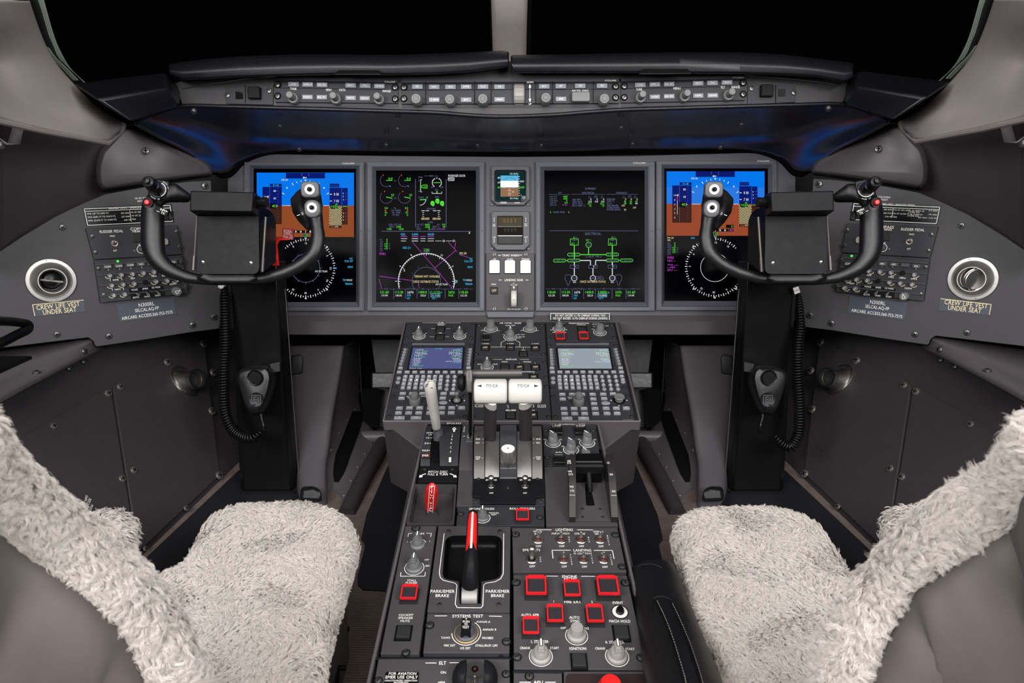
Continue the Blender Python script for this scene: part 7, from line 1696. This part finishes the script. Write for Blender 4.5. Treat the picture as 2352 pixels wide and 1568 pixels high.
    # inboard switch pods
    for (x, y, w_, h_, rr, dx) in ((1700, 310, 172, 150, .009, -2), (1722, 492, 150, 165, .013, 3)):
        M = orient(wp(x, y, .765), (sg * -.08, -1, .22)); Wm, Hm = w_ * K * .96, h_ * K * .96
        g = MB(); g.slab(rrect(Wm, Hm, rr, 6), [(0, -.012), (0, 0), (.0012, .0016), (.003, .002)], M=M); wpart('switch_pod', g, 'key_dark', yk, 60)
        Mb = M @ Matrix.Translation((0, .002 if y > 400 else 0, .002)); r0 = 45 * K
        g = MB(); g.lathe([(r0, 0), (r0, .0008), (r0 * .55, .0010), (r0 * .55, .0003)], 30, M=Mb); wpart('switch_ring', g, 'label_white', yk); g = MB(); g.lathe([(r0 * .5, 0), (r0 * .46, .004), (r0 * .34, .009), (r0 * .15, .0105), (0, .0105)], 20, M=Mb); wpart('hat_switch', g, 'black_gloss', yk)
    M = orient(wp(1610, 545, .772), (sg * -.3, -1, .1)) @ Matrix.Rotation(sg * -.3, 4, 'Z')
    g = MB(); g.text('D', .004 * sg * -1, 0, .0035, .0045, .002, M=M); g.line((.001, 0), (.007, 0), .001, .002, M @ Matrix.Rotation(0 if mir else PI, 4, 'Z')); wpart('lettering', g, 'label_white', yk, 0)
    # hub cover, clipboard
    hub = [(640, 1110), (640, 600), (700, 545), (1100, 545), (1190, 600), (1225, 700), (1225, 1110)]
    hb = pts([(x, y, .80) for x, y in roundpoly(hub, [2, 2, 90, 90, 150, 150, 2], 4)]); g = MB(); g.ring_loft([[tuple(p + Vector((0, dd, 0))) for p in hb] for dd in (0, .006, .092, .098)]); o = wpart('hub_cover', g, 'black_gloss', yk, 40)
    g = MB(); pl4 = roundpoly([(636, 560), (1215, 560), (1222, 1112), (622, 1112)], [4, 4, 70, 70], 6)
    g.ring_loft([[tuple(wp(x, y, w)) for x, y in pl4] for w in (.772, .785)]); o = wpart('clip_board', g, 'black_satin', yk, 30); bevel(o, .0015, 2)
    g = MB(); bx_ = [((570, 325), (1162, 340), (1152, 520), (566, 510), .735), ((568, 322), (1170, 337), (1160, 524), (562, 514), .742), ((600, 322), (1205, 350), (1215, 575), (640, 570), .785)]
    g.ring_loft([[tuple(wp(*p, b_[4])) for p in b_[:4]] for b_ in bx_]); o = wpart('clip_box', g, 'black_satin', yk, 20); bevel(o, .0015, 2, 20)
    g = MB(); g.tube([wp(1195, 432, .765), wp(1290, 432, .765)], [.008, .010], 16); wpart('clip_knob', g, 'leather_black', yk); g = MB(); g.tube([wp(1195, 432, .765), wp(1222, 432, .765)], .012, 16); wpart('knob_collar', g, 'black_gloss', yk)
    for (x0, y0, x1, y1) in ((628, 560, 597, 1075), (1280, 570, 1246, 1090)):
        g = MB(); g.tube([wp(x0, y0, .785), wp(x1 + (x0 - x1) * .25, y1 - 130, .785)], .0016 if x0 < 900 else .0026, 8); wpart('rod', g, 'gun', yk); g = MB(); g.tube([wp(x1 + (x0 - x1) * .25, y1 - 135, .785), wp(x1, y1, .785)], .0036, 10); wpart('rod_socket', g, 'gun', yk)
    for x, y in ((683, 1000), (1138, 1008)):
        M = orient(wp(x, y, .7715), (0, -1, .2)); g = MB(); g.lathe([(.0038, -.002), (.0036, .0006), (.002, .0014), (0, .0016)], 14, M=M); wpart('screw', g, 'steel', yk)
        g = MB(); g.box(-.003, .003, -.0005, .0005, .001, .0018, M=M); wpart('slot', g, 'void', yk)
    if not mir:
        rd = world_thing('roll_disconnect_lever', wp(1390, 1000, .875), 'red ROLL DISC pull tag and lever beside the left yoke hub', 'handle')
        M = orient(wp(1490, 732, .872), (0, -1, .25)); g = MB(); k2 = .872 * S / FPX / 4.127; g.slab(rrect(106 * k2, 106 * k2, .003, 4), [(0, -.004), (0, 0), (.0006, .0006)], M=M); wpart('tag', g, 'red_dark2', rd)
        g = MB(); [g.text(t, 0, y_ * k2, w_ * k2, h_ * k2, .001, M=M) for t, y_, w_, h_ in (('ROLL', 30, 76, 22), ('DISC', 5, 76, 24), ('PULL TO', -22, 92, 18), ('ACTUATE', -42, 92, 16))]; wpart('lettering', g, 'label_white', rd, 0)
        g = MB(); g.ring_loft([[tuple(wp(x, y, w)) for x, y in ((1368, 762), (1500, 770), (1505, 788), (1415, 792), (1392, 830), (1410, 1030), (1345, 1032), (1345, 965), (1372, 950), (1366, 850))] for w in (.868, .876)]); o = wpart('lever', g, 'red_paint', rd, 20)
        g = MB(); g.tube([wp(1335, 940, .865), wp(1372, 946, .865)], .0045, 12); wpart('pin', g, 'brass', rd)
    # ---- hand microphone
    hm = world_thing('hand_microphone', wp(1205, 1600, .965) if False else (view(440, 640, 3.015) or wp(470, 930, .96)), 'black hand microphone clipped to the %s control column' % side, 'microphone')
    ol = [(345, 645), (372, 618), (425, 604), (540, 602), (578, 625), (592, 680), (578, 760), (540, 880), (505, 935), (470, 948), (432, 938), (398, 880), (360, 760), (345, 700)]
    ctr = (468, 740)
    rg = []
    for k_, w in ((.93, .965), (1., .955), (1., .925), (.965, .915), (.88, .909), (.7, .907)): rg.append([tuple(wp(ctr[0] + (x - ctr[0]) * k_ - (1 - k_) * 60 - (.955 - min(w, .955)) * 700, ctr[1] + (y - ctr[1]) * k_, w)) for x, y in roundpoly(ol, 20, 2)])
    g = MB(); g.ring_loft(rg); wpart('body', g, 'yoke_black', hm, 50)
    kk = .905 * S / FPX / 3.015; M = orient(wp(438, 688, .9040), (sg * .0, -1, .25))
    g = MB(); g.lathe([(56 * kk, -.001), (54 * kk, .0008), (46 * kk, -.0008), (20 * kk, -.0030), (9 * kk, -.003), (8 * kk, -.0012), (0, -.001)], 30, M=M); wpart('speaking_dimple', g, 'black_gloss', hm, 60)
    M = orient(wp(448, 836, .9065), (0, -1, .25)); g = MB(); g.lathe([(50 * kk, -.001), (49 * kk, .0006), (46 * kk, .0002), (0, .0002)], 28, M=M); wpart('badge', g, 'yoke_black', hm, 50)
    g = MB(); q_ = 30 * kk; g.poly([(-q_, -q_), (q_, -q_), (q_, q_), (-q_, q_)], 5 * kk, .0008, True, M=M); g.poly([(q_ * .2, q_ * .6), (-q_ * .5, q_ * .6), (-q_ * .5, -q_ * .6), (q_ * .2, -q_ * .6)], 6 * kk, .0008, M=M); g.line((-q_ * .5, 0), (q_ * .2, 0), 6 * kk, .0008, M); g.line((q_ * .5, q_ * .6), (q_ * .5, -q_ * .6), 6 * kk, .0008, M); wpart('emblem', g, 'key_dark', hm, 0)
    g = MB(); g.ring_loft([[tuple(wp(x, y, w)) for x, y in ((540, 590), (610, 575), (612, 640), (560, 650))] for w in (.93, .955)]); wpart('hang_clip', g, 'black_matte', hm)
    g = MB(); g.tube(spline(pts([(480, 935, .925), (488, 980, .925), (500, 1020, .925), (503, 1060, .92)]), 5), .0045, 10); wpart('strain_relief', g, 'black_gloss', hm)
    cordp = [(222, 62, .93), (232, 110, .93), (234, 200, .93), (236, 330, .93), (235, 460, .93), (226, 600, .93), (222, 750, .93), (224, 860, .93), (238, 950, .93), (280, 1040, .93), (350, 1090, .925), (420, 1098, .92), (480, 1062, .92)]
    if mir: cordp = [(cx, cy, .93) for cx, cy in ((232, 100), (226, 200), (220, 330), (236, 450), (242, 560), (240, 680), (232, 800), (228, 900), (228, 1010), (240, 1090), (285, 1160), (340, 1150), (400, 1085))]
    cp = spline(pts(cordp), 40); L_ = sum((cp[i + 1] - cp[i]).length for i in range(len(cp) - 1)); pitch = 19.5 * .93 * S / FPX / 3.015
    turns = L_ / pitch; N_ = int(turns * 12); hel = []; acc = [0]
    for i in range(len(cp) - 1): acc.append(acc[-1] + (cp[i + 1] - cp[i]).length)
    A_ = np.array([tuple(p) for p in cp]); acc = np.array(acc); rr = 33 * .93 * S / FPX / 3.015
    ss = np.linspace(0, L_, N_); C_ = np.stack([np.interp(ss, acc, A_[:, k]) for k in range(3)], 1); Tn = np.gradient(C_, axis=0); Tn /= np.linalg.norm(Tn, axis=1)[:, None]
    yv = np.array(tuple(FWD)); U1 = yv - Tn * (Tn @ yv)[:, None]; U1 /= np.linalg.norm(U1, axis=1)[:, None]; U2 = np.cross(Tn, U1); th_ = ss / pitch * 2 * PI
    rad = rr * np.clip(np.minimum(ss, L_ - ss) / .03 + .35, 0, 1) * (1 if not mir else np.clip(.55 + ss / L_ * 1.2, .6, 1))
    H_ = C_ + U1 * (rad * np.cos(th_))[:, None] + U2 * (rad * np.sin(th_))[:, None]
    g = MB(); g.tube([Vector(p) for p in H_], .0024, 7); wpart('coiled_cord', g, 'black_gloss', hm, 180)
    if not mir:
        g = MB(); g.tube([wp(195, 45, .935), wp(228, 62, .935)], .007, 12); wpart('plug', g, 'ivory', hm)
    else:
        mirror(False); view(1440, 640, 3.015); M = orient(wp(1174, 80, .925), (0, -1, .25)) @ Matrix.Rotation(.35, 4, 'Z'); g = MB(); g.box(-.0065, .0065, -.0075, .0075, -.001, .001, M=M); wpart('tag', g, 'label_white', hm); g = MB(); g.text('FLEX', 0, 0, .011, .0035, .0013, M=M); wpart('lettering', g, 'black_matte', hm, 0); mirror(True, 0)
    # ---- footwell: pedal shroud, duct, pedal, kick plates
    view(0, 0, 1)
    fs = world_thing('pedal_shroud', (wp(720, 1150, 1.03).x, wp(720, 1150, 1.03).y, 0), 'smooth grey moulded shroud beside the %s control column in the footwell' % side, 'shroud')
    sp = [(795, 1.13, 655, 792), (852, 1.11, 660, 784), (948, 1.065, 666, 768), (1021, 1.035, 672, 759), (1075, 1.01, 677, 751), (1175, .962, 684, 753)]
    bk = [(770, 826, 1.26), (850, 829, 1.25), (935, 832, 1.22), (1000, 866, 1.17), (1075, 850, 1.07), (1178, 806, .955)]
    rows = []
    for (y, w, xl, xr), (yb, xb, wb) in zip(sp, bk):
        rows.append([wp(xl, y, w + .06), wp(xl + 8, y, w + .012), wp((xl + xr) / 2, y, w), wp(xr - 14, y, w + .001), wp(xr - 3, y, w + .008), wp(xr, y + 1, w + .03), wp((xr + xb) / 2, (y + yb) / 2, (w + wb) / 2 + .012), wp(xb, yb, wb)])
    rows = [spline(r, 3) for r in rows]; rows = [list(x) for x in zip(*[spline(list(c), 5) for c in zip(*rows)])]
    top = [p + UPV * -.0 + FWD * .10 for p in rows[0]]
    g = sheet([top] + rows); o = wpart('moulding', g, 'shroud_grey', fs, smooth=180); solid(o, .004, 0)
    # foot tunnel's darkness put in as a black sheet laid on its side
    sf = surf([o])
    el = [(834, 905), (838, 935), (826, 985), (808, 1040), (790, 1090), (776, 1112), (768, 1110), (765, 1085), (770, 1045), (786, 1000), (806, 955), (822, 920)]
    rws = []
    for y, xl, xr in ((905, 825, 835), (920, 819, 838), (945, 808, 837), (970, 798, 831), (995, 789, 823), (1020, 779, 814), (1045, 770, 805), (1070, 766, 797), (1090, 765, 789), (1108, 768, 778)):
        r_ = [sf(xl + (xr - xl) * k / 6, y, .0025)[0] for k in range(7)]
        if all(p is not None for p in r_): rws.append(r_)
    wpart('foot_opening', sheet(rws), 'void', fs, 180)
    for x, y in ((829, 897), (815, 940), (798, 965), (779, 995), (761, 1034), (838, 1042), (822, 1072), (806, 1103), (790, 1137), (834, 875)):
        p, n = sf(x, y)
        if p is not None: g = MB(); g.lathe([(.0042, -.002), (.0042, .001), (.002, .003), (0, .0032)], 12, M=orient(p, n)); wpart('rivet', g, 'screw_light', fs)
    du = world_thing('floor_duct', (wp(850, 1100, 1.05).x, wp(850, 1100, 1.05).y, 0), 'long dark rounded duct along the floor beside the %s pedal shroud' % side, 'duct')
    g = MB(); g.tube([wp(893, 990, 1.20), wp(861, 1050, 1.08), wp(831, 1105, 1.02), wp(796, 1180, .955)], .0205, 20); wpart('duct', g, 'wall_dark', du, 60)
    pd_ = world_thing('rudder_pedal', wp(890, 880, 1.15), 'dark rudder pedal bar and bracket in the %s footwell next to the pedestal' % side, 'pedal')
    g = MB(); g.ring_loft([[tuple(wp(x, y, w)) for x, y in ((853, 855), (945, 855), (945, 892), (853, 892))] for w in (1.10, 1.14)]); o = wpart('pedal_bar', g, 'mat_black', pd_); bevel(o, .004)
    g = MB(); g.ring_loft([[tuple(wp(x, y, w)) for x, y in ((853, 780), (960, 780), (960, 1020), (872, 1020), (868, 892))] for w in (1.2, 1.21)]); wpart('bracket_plate', g, 'wall_dark', pd_)
    g = MB(); g.ring_loft([[tuple(wp(x, y, w)) for x, y in ((830, 893), (874, 893), (868, 982), (833, 982))] for w in (1.18, 1.195)]); wpart('bracket_opening', g, 'void', pd_)
    g = MB(); g.tube([wp(832, 1003, 1.15), wp(950, 1003, 1.15)], .018, 16); wpart('cross_tube', g, 'trim_grey', pd_)
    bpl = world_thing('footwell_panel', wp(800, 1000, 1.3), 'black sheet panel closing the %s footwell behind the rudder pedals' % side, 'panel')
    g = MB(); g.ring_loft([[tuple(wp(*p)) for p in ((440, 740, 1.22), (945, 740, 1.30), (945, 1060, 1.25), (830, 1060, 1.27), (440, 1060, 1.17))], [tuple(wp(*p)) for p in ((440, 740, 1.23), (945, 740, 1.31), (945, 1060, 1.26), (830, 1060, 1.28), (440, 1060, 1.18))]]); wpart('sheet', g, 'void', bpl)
    g = MB(); g.tube([wp(824, 775, 1.24), wp(828, 860, 1.235), wp(832, 928, 1.2)], .0018, 6); wpart('seam_strip', g, 'gun', bpl)
    # mats
    mt = Vector(floorp(600, 1250)); m1 = world_thing('floor_mat', (mt.x, mt.y, 0), 'scuffed black floor mat between the %s side wall and the fleece seat' % side, 'mat')
    def matm(L): 
        P_ = [floorp(*p, .0) for p in L]; g = MB(); g.ring_loft([[(p.x, p.y, .0) for p in P_], [(p.x, p.y, .004) for p in P_], [tuple(Vector((p.x, p.y, .005)).lerp(sum(P_, Vector()) / len(P_), .004)) for p in P_]]); return g
    wpart('mat', matm([(548, 1084), (330, 1290), (318, 1330), (300, 1500), (620, 1500), (720, 1200), (742, 1130), (700, 1060), (620, 1060)]), 'mat_black', m1)
    mt = Vector(floorp(880, 1200)); m2 = world_thing('floor_mat', (mt.x, mt.y, 0), 'scuffed black floor mat with stepped edge on the %s side of the pedestal' % side, 'mat')
    wpart('mat', matm([(893, 1068), (842, 1185), (830, 1240), (838, 1250), (838, 1262), (822, 1325), (822, 1345), (834, 1356), (905, 1360), (1010, 1200), (980, 1060)]), 'mat_black', m2)
mirror(False)
g = MB(); g.box(-.9, .9, 1.75, 2.25, 0.0005, .006); t = world_thing('bulkhead_mat', (0, 2.0, 0), 'black mat deep in the footwell below the instrument panel', 'mat'); wpart('mat', g, 'black_matte', t)  # black slab added so the deep footwell floor stays dark
# ------------------------------------------------------------------ seats with sheepskin covers
def locks(name, parent, mesh, comb, n, L, rad, strands, thick, seed, curl=1., keep=None, kind='stuff', mtl='fleece'):
    """wool: n curled locks of several strands each, grown from the surface of mesh (world coordinates)"""
    rs = np.random.RandomState(seed)
    mesh.calc_loop_triangles(); nt = len(mesh.loop_triangles)
    V = np.empty(len(mesh.vertices) * 3); mesh.vertices.foreach_get('co', V); V = V.reshape(-1, 3)
    N = np.empty(len(mesh.vertices) * 3); mesh.vertices.foreach_get('normal', N); N = N.reshape(-1, 3)
    T = np.empty(nt * 3, dtype=np.int32); mesh.loop_triangles.foreach_get('vertices', T); T = T.reshape(-1, 3)
    A, B, C = V[T[:, 0]], V[T[:, 1]], V[T[:, 2]]
    ar = np.linalg.norm(np.cross(B - A, C - A), axis=1)
    nm = N[T].mean(1)
    if keep is not None: ar = ar * keep((A + B + C) / 3, nm)
    idx = rs.choice(nt, n, p=ar / ar.sum()); r1, r2 = rs.rand(n, 1) ** .5, rs.rand(n, 1)
    P = A[idx] * (1 - r1) + B[idx] * r1 * (1 - r2) + C[idx] * r1 * r2
    Nn = N[T[idx]].mean(1); Nn /= np.linalg.norm(Nn, axis=1)[:, None] + 1e-9
    f = 38.; ang = 1.3 * np.sin(P[:, 0] * f + 1.7 * np.sin(P[:, 1] * f * .8)) + 1.1 * np.sin(P[:, 1] * f * 1.3 + P[:, 2] * f) + rs.randn(n) * .55
    cd_ = np.array(comb, dtype=float)
    D = np.tile(cd_, (n, 1)); U = np.cross(Nn, D); D = D - Nn * (D * Nn).sum(1)[:, None]; D /= np.linalg.norm(D, axis=1)[:, None] + 1e-9; U = np.cross(Nn, D)
    D = D * np.cos(ang)[:, None] + U * np.sin(ang)[:, None]; U = np.cross(Nn, D)
    Ls = L * (.6 + .8 * rs.rand(n)); ph = rs.rand(n) * 6.28; cu_ = curl * (.6 + .8 * rs.rand(n)) * rad * .55; fr_ = 1.1 + rs.rand(n)
    K = 5; t = np.linspace(0, 1, K)
    # spine of each lock rises then lays over
    h = np.sin(t * 1.9) * .42; fwd = t ** 1.25 * .95
    sp = P[:, None, :] + Ls[:, None, None] * (Nn[:, None, :] * h[None, :, None] + D[:, None, :] * fwd[None, :, None])
    hx = cu_[:, None] * t[None] * np.sin(ph[:, None] + fr_[:, None] * 6.28 * t[None]); hy = cu_[:, None] * t[None] * np.cos(ph[:, None] + fr_[:, None] * 6.28 * t[None])
    sp = sp + U[:, None, :] * hx[:, :, None] + Nn[:, None, :] * hy[:, :, None] * .6
    a = rs.rand(n, strands) * 6.28; r = rad * np.sqrt(rs.rand(n, strands))
    taper = (1 - .85 * t ** 1.6)
    off = (U[:, None, :] * (np.cos(a) * r)[:, :, None] + (Nn * .5 + D * .3)[:, None, :] * (np.sin(a) * r)[:, :, None])
    pos = sp[:, None, :, :] + off[:, :, None, :] * taper[None, None, :, None]
    jit = rs.randn(n, strands, 1, 3) * rad * .25 * t[None, None, :, None]
    pos = (pos + jit).reshape(-1, 3)
    I = np.array(parent.matrix_world.inverted()); pos = pos @ I[:3, :3].T + I[:3, 3]
    hc = bpy.data.hair_curves.new(name); hc.add_curves([K] * (n * strands))
    hc.position_data.foreach_set('vector', pos.astype(np.float32).ravel())
    ra = hc.attributes.new('radius', 'FLOAT', 'POINT'); ra.data.foreach_set('value', np.tile((thick * (1 - .75 * t ** 2)).astype(np.float32), n * strands))
    o = link(name, hc, mtl, parent); o['kind'] = kind; return o
def evmesh(o):
    dg = bpy.context.evaluated_depsgraph_get(); e = o.evaluated_get(dg); me = bpy.data.meshes.new_from_object(e)
    M = (o.parent.matrix_world @ o.matrix_basis) if o.parent else o.matrix_basis; me.transform(M); return me
for side, mir, dy in SIDES:
    mirror(False); view(0, 0, 1); sg = 1 if mir else -1
    ZC = .143
    if not mir:
        ol = [(446, 1253), (464, 1214), (488, 1182), (538, 1160), (600, 1153), (651, 1152), (700, 1152), (744, 1160), (790, 1182), (816, 1222), (806, 1268), (782, 1344), (766, 1402), (744, 1478), (730, 1568), (722, 1720), (430, 1760), (250, 1700), (200, 1500), (300, 1370), (350, 1331), (404, 1308), (426, 1280)]
        rollc = [(-120, 1000, .40), (-50, 1085, .43), (22, 1150, .45), (98, 1208, .465), (180, 1265, .475), (262, 1335, .485), (318, 1400, .495), (358, 1470, .50), (392, 1540, .505), (400, 1640, .505)]; rr_ = [86, 84, 80, 74, 68, 62, 58, 56, 62, 66]
        lab = 'left pilot seat with cream sheepskin cushion and dark grey fabric back'; arm = (222, 1232)
    else:
        ol = [(1552, 1206), (1574, 1178), (1610, 1166), (1653, 1162), (1750, 1160), (1820, 1172), (1872, 1196), (1902, 1230), (1936, 1289), (1968, 1330), (2025, 1345), (2110, 1480), (2100, 1700), (1930, 1760), (1680, 1720), (1664, 1562), (1642, 1485), (1610, 1425), (1594, 1388), (1583, 1310), (1566, 1255)]
        rollc = [(2450, 1010, .40), (2385, 1100, .43), (2312, 1148, .45), (2245, 1180, .46), (2180, 1222, .47), (2112, 1272, .48), (2058, 1318, .49), (2008, 1385, .495), (1968, 1465, .50), (1944, 1540, .505), (1935, 1640, .505)]; rr_ = [90, 86, 80, 74, 70, 58, 46, 50, 56, 62, 66]
        lab = 'right pilot seat with cream sheepskin cushion and brown-grey fabric back'; arm = (2118, 1222)
    P_ = [floorp(x, y, ZC) for x, y in ol]; c = sum(P_, Vector()) / len(P_)
    st = world_thing('pilot_seat', (c.x, c.y - .02, 0), lab, 'seat')
    sp_ = spline(P_, 3, True); rows = []
    for k_, z in ((.90, -.055), (.97, -.045), (.985, -.025), (.97, -.008), (.93, .0), (.84, .006), (.66, .010), (.45, .011), (.22, .011), (.03, .011)):
        rows.append([tuple(c + (p - c) * k_ + Vector((0, 0, z))) for p in sp_])
    g = MB(); g.ring_loft(rows); cu = wpart('cushion', g, 'fleece_skin', st, 180)
    me = evmesh(cu)
    ed = wpart  # underlying base
    g = MB(); g.ring_loft([[tuple(c + (p - c) * k_ + Vector((0, 0, z))) for p in sp_] for k_, z in ((.80, -.30), (.84, -.10), (.86, -.052))]); wpart('seat_pan', g, 'seat_base', st, 40)
    tr = MB(); tr.box(c.x - .10, c.x + .10, c.y - .16, c.y + .14, 0.005, c.z - .28, .01); wpart('seat_rail', tr, 'black_satin', st)
    locks('cushion_fleece', st, me, (sg * -.5, .6, 0) if not mir else (-.6, .4, 0), 17000, .0125, .0030, 10, .00024, 11 + mir, keep=lambda C_, N_: (N_[:, 2] > -.3).astype(float) + .001)
    # sheepskin roll over the top edge of the backrest
    rollc = [(x, y, w * .78) for x, y, w in rollc]; RP = pts(rollc); n_ = len(RP); f_ = np.linspace(0, n_ - 1, (n_ - 1) * 6 + 1)
    R_ = [r * w * S / FPX for r, (_, _, w) in zip(rr_, rollc)]
    g = MB(); g.tube(spline(RP, 6), [v * .86 for v in np.interp(f_, range(n_), R_)], 22, ry=[v * .76 for v in np.interp(f_, range(n_), R_)], up=(0, 1, 0)); ro = wpart('backrest_roll', g, 'fleece_skin', st, 180)
    me = evmesh(ro)
    locks('backrest_fleece', st, me, (-.15 * sg, -.3, -1), 6500, .0155, .0042, 18, .00022, 21 + mir, curl=1.3)
    # fabric back seen from behind
    rows = []
    for k in range(5):
        t = k / 4; rows.append([p + Vector((0, -.008 - .02 * t, 0)) + Vector((sg * .16 * t, -.10 * t * 0, -.42 * t)) for p in RP])
    g = sheet([spline(r, 4) for r in rows]); bk_ = wpart('backrest_cover', g, 'seat_fabric', st, 180); solid(bk_, .05, -1)
    tx = bpy.data.textures.new('folds', 'CLOUDS'); tx.noise_scale = .11; sb = bk_.modifiers.new('u', 'SUBSURF'); sb.levels = sb.render_levels = 2; dm = bk_.modifiers.new('d', 'DISPLACE'); dm.texture = tx; dm.strength = .022; dm.mid_level = .5
    # outboard armrest pad
    am = world_thing('armrest_pad', wp(arm[0], arm[1] + 40, .70), 'small sheepskin-covered armrest pad behind the %s seat back roll' % side, 'armrest')
    cA = wp(arm[0] + sg * 12, arm[1] + 25, .70); g = MB(); rg = []
    for i in range(9):
        a_ = PI * i / 8; rg.append([(cA.x + .062 * math.sin(a_) * math.cos(2 * PI * j / 20), cA.y + .085 * math.sin(a_) * math.sin(2 * PI * j / 20), cA.z + .040 * math.cos(a_)) for j in range(20)])
    g.ring_loft(rg); ap = wpart('pad', g, 'fleece_skin', am, 180); locks('pad_fleece', am, evmesh(ap), (-sg * .5, .3, -.3), 1900, .015, .003, 9, .0003, 31 + mir)
    g = MB(); g.box(cA.x - .03, cA.x + .03, cA.y - .06, cA.y + .04, 0.006, cA.z - .01, .004); wpart('support', g, 'wall_dark', am)
# inboard leather armrest of the right seat
view(1400, 1250, 4.93)
ar = world_thing('leather_armrest', wp(640, 900, .62), 'long black stitched leather armrest between the pedestal and the right seat', 'armrest')
ca = [(470, 250, .635), (488, 300, .632), (520, 420, .62), (570, 600, .60), (640, 850, .57), (720, 1150, .54), (800, 1450, .51), (980, 2150, .44)]
RP = pts(ca); rx = [.055, .068, .074, .075, .078, .082, .088, .092]; rx = [r * .53 for r in rx]
g = MB(); f_ = np.linspace(0, 7, 43); g.tube(spline(RP, 6) , list(np.interp(f_, range(8), rx)), 24, ry=[v * .75 for v in np.interp(f_, range(8), rx)], up=(0, .5, .86)); wpart('body', g, 'leather_black', ar, 180)
sf = surf([bpy.data.objects[-1]] if False else [o for o in ar.children])
for L in ([(518, 640), (560, 725), (600, 810), (650, 930), (700, 1070), (745, 1210), (790, 1360), (830, 1500), (850, 1600)], [(690, 670), (740, 770), (790, 880), (840, 1000), (890, 1120), (935, 1250), (975, 1370), (1015, 1500), (1040, 1600)]):
    pp = [sf(x, y, .0002)[0] for x, y in [(v[0], v[1]) for v in spline([(x, y, 0) for x, y in L], 6)]]; pp = [p for p in pp if p is not None]
    g = MB(); g.tube(pp, .0016, 6); wpart('seam', g, 'void', ar)
    g = MB(); pq = [sf(x + 22, y, .0006)[0] for x, y in [(v[0], v[1]) for v in spline([(x, y, 0) for x, y in L], 9)]]; pq = [p for p in pq if p is not None]
    for i in range(0, len(pq) - 1, 2): g.tube([pq[i], pq[i + 1]], .0005, 4)
    o = wpart('stitching', g, 'knob_light', ar); o['kind'] = 'stuff'
for L in ([(478, 760), (470, 690), (490, 630), (540, 603), (610, 600), (690, 630), (755, 695), (795, 780), (805, 830)], [(325, 262), (370, 238), (440, 230), (520, 240), (600, 275)]):
    pp = [sf(x, y, .0010)[0] for x, y in [(v[0], v[1]) for v in spline([(x, y, 0) for x, y in L], 5)]]; pp = [p for p in pp if p is not None]
    if len(pp) > 2: g = MB(); g.tube(pp, .0018, 8); wpart('piping', g, 'black_satin', ar)
# small lever on the carpet
view(0, 0, 1)
c = floorp(772, 1536, .01); lv = world_thing('seat_track_lever', (c.x, c.y, 0), 'small black tube and lever on the carpet left of the pedestal foot', 'lever')
g = MB(); g.tube([floorp(752, 1535, .03), floorp(795, 1533, .03)], .0045, 12); wpart('tube', g, 'black_gloss', lv); g = MB(); g.tube([floorp(774, 1530, .032), floorp(770, 1560, .03), floorp(762, 1590, .028)], [.004, .007, .005], 10); wpart('paddle', g, 'black_satin', lv)
g = MB(); g.box(c.x - .01, c.x + .01, c.y - .03, c.y + .02, 0, .03, .002); wpart('foot', g, 'black_satin', lv)
# ------------------------------------------------------------------ groups of like things
PH = {'display_unit': 'tall displays on the instrument panel', 'keypad_computer': 'keypad computers at the top of the pedestal', 'control_yoke': 'pair of control yokes', 'control_column': 'pair of control columns', 'pilot_seat': 'pair of pilot seats', 'floor_mat': 'black floor mats', 'placard': 'placards on the panels', 'air_vent': 'round air vents on the side consoles', 'access_panel': 'access panels on the side walls', 'thrust_lever': 'white thrust levers'}
tops = [o for o in SC.objects if o.parent is None and o.get('category')]
cnt = {}
for o in tops: cnt.setdefault(o.name.split('.')[0], []).append(o)
for k, l in cnt.items():
    if len(l) > 1:
        for o in l: o['group'] = PH.get(k, 'pair of ' + k.replace('_', ' ') + 's')
for o in SC.objects:
    if o.name.startswith(('lettering', 'picture')): o['kind'] = 'stuff'
bpy.context.view_layer.update()
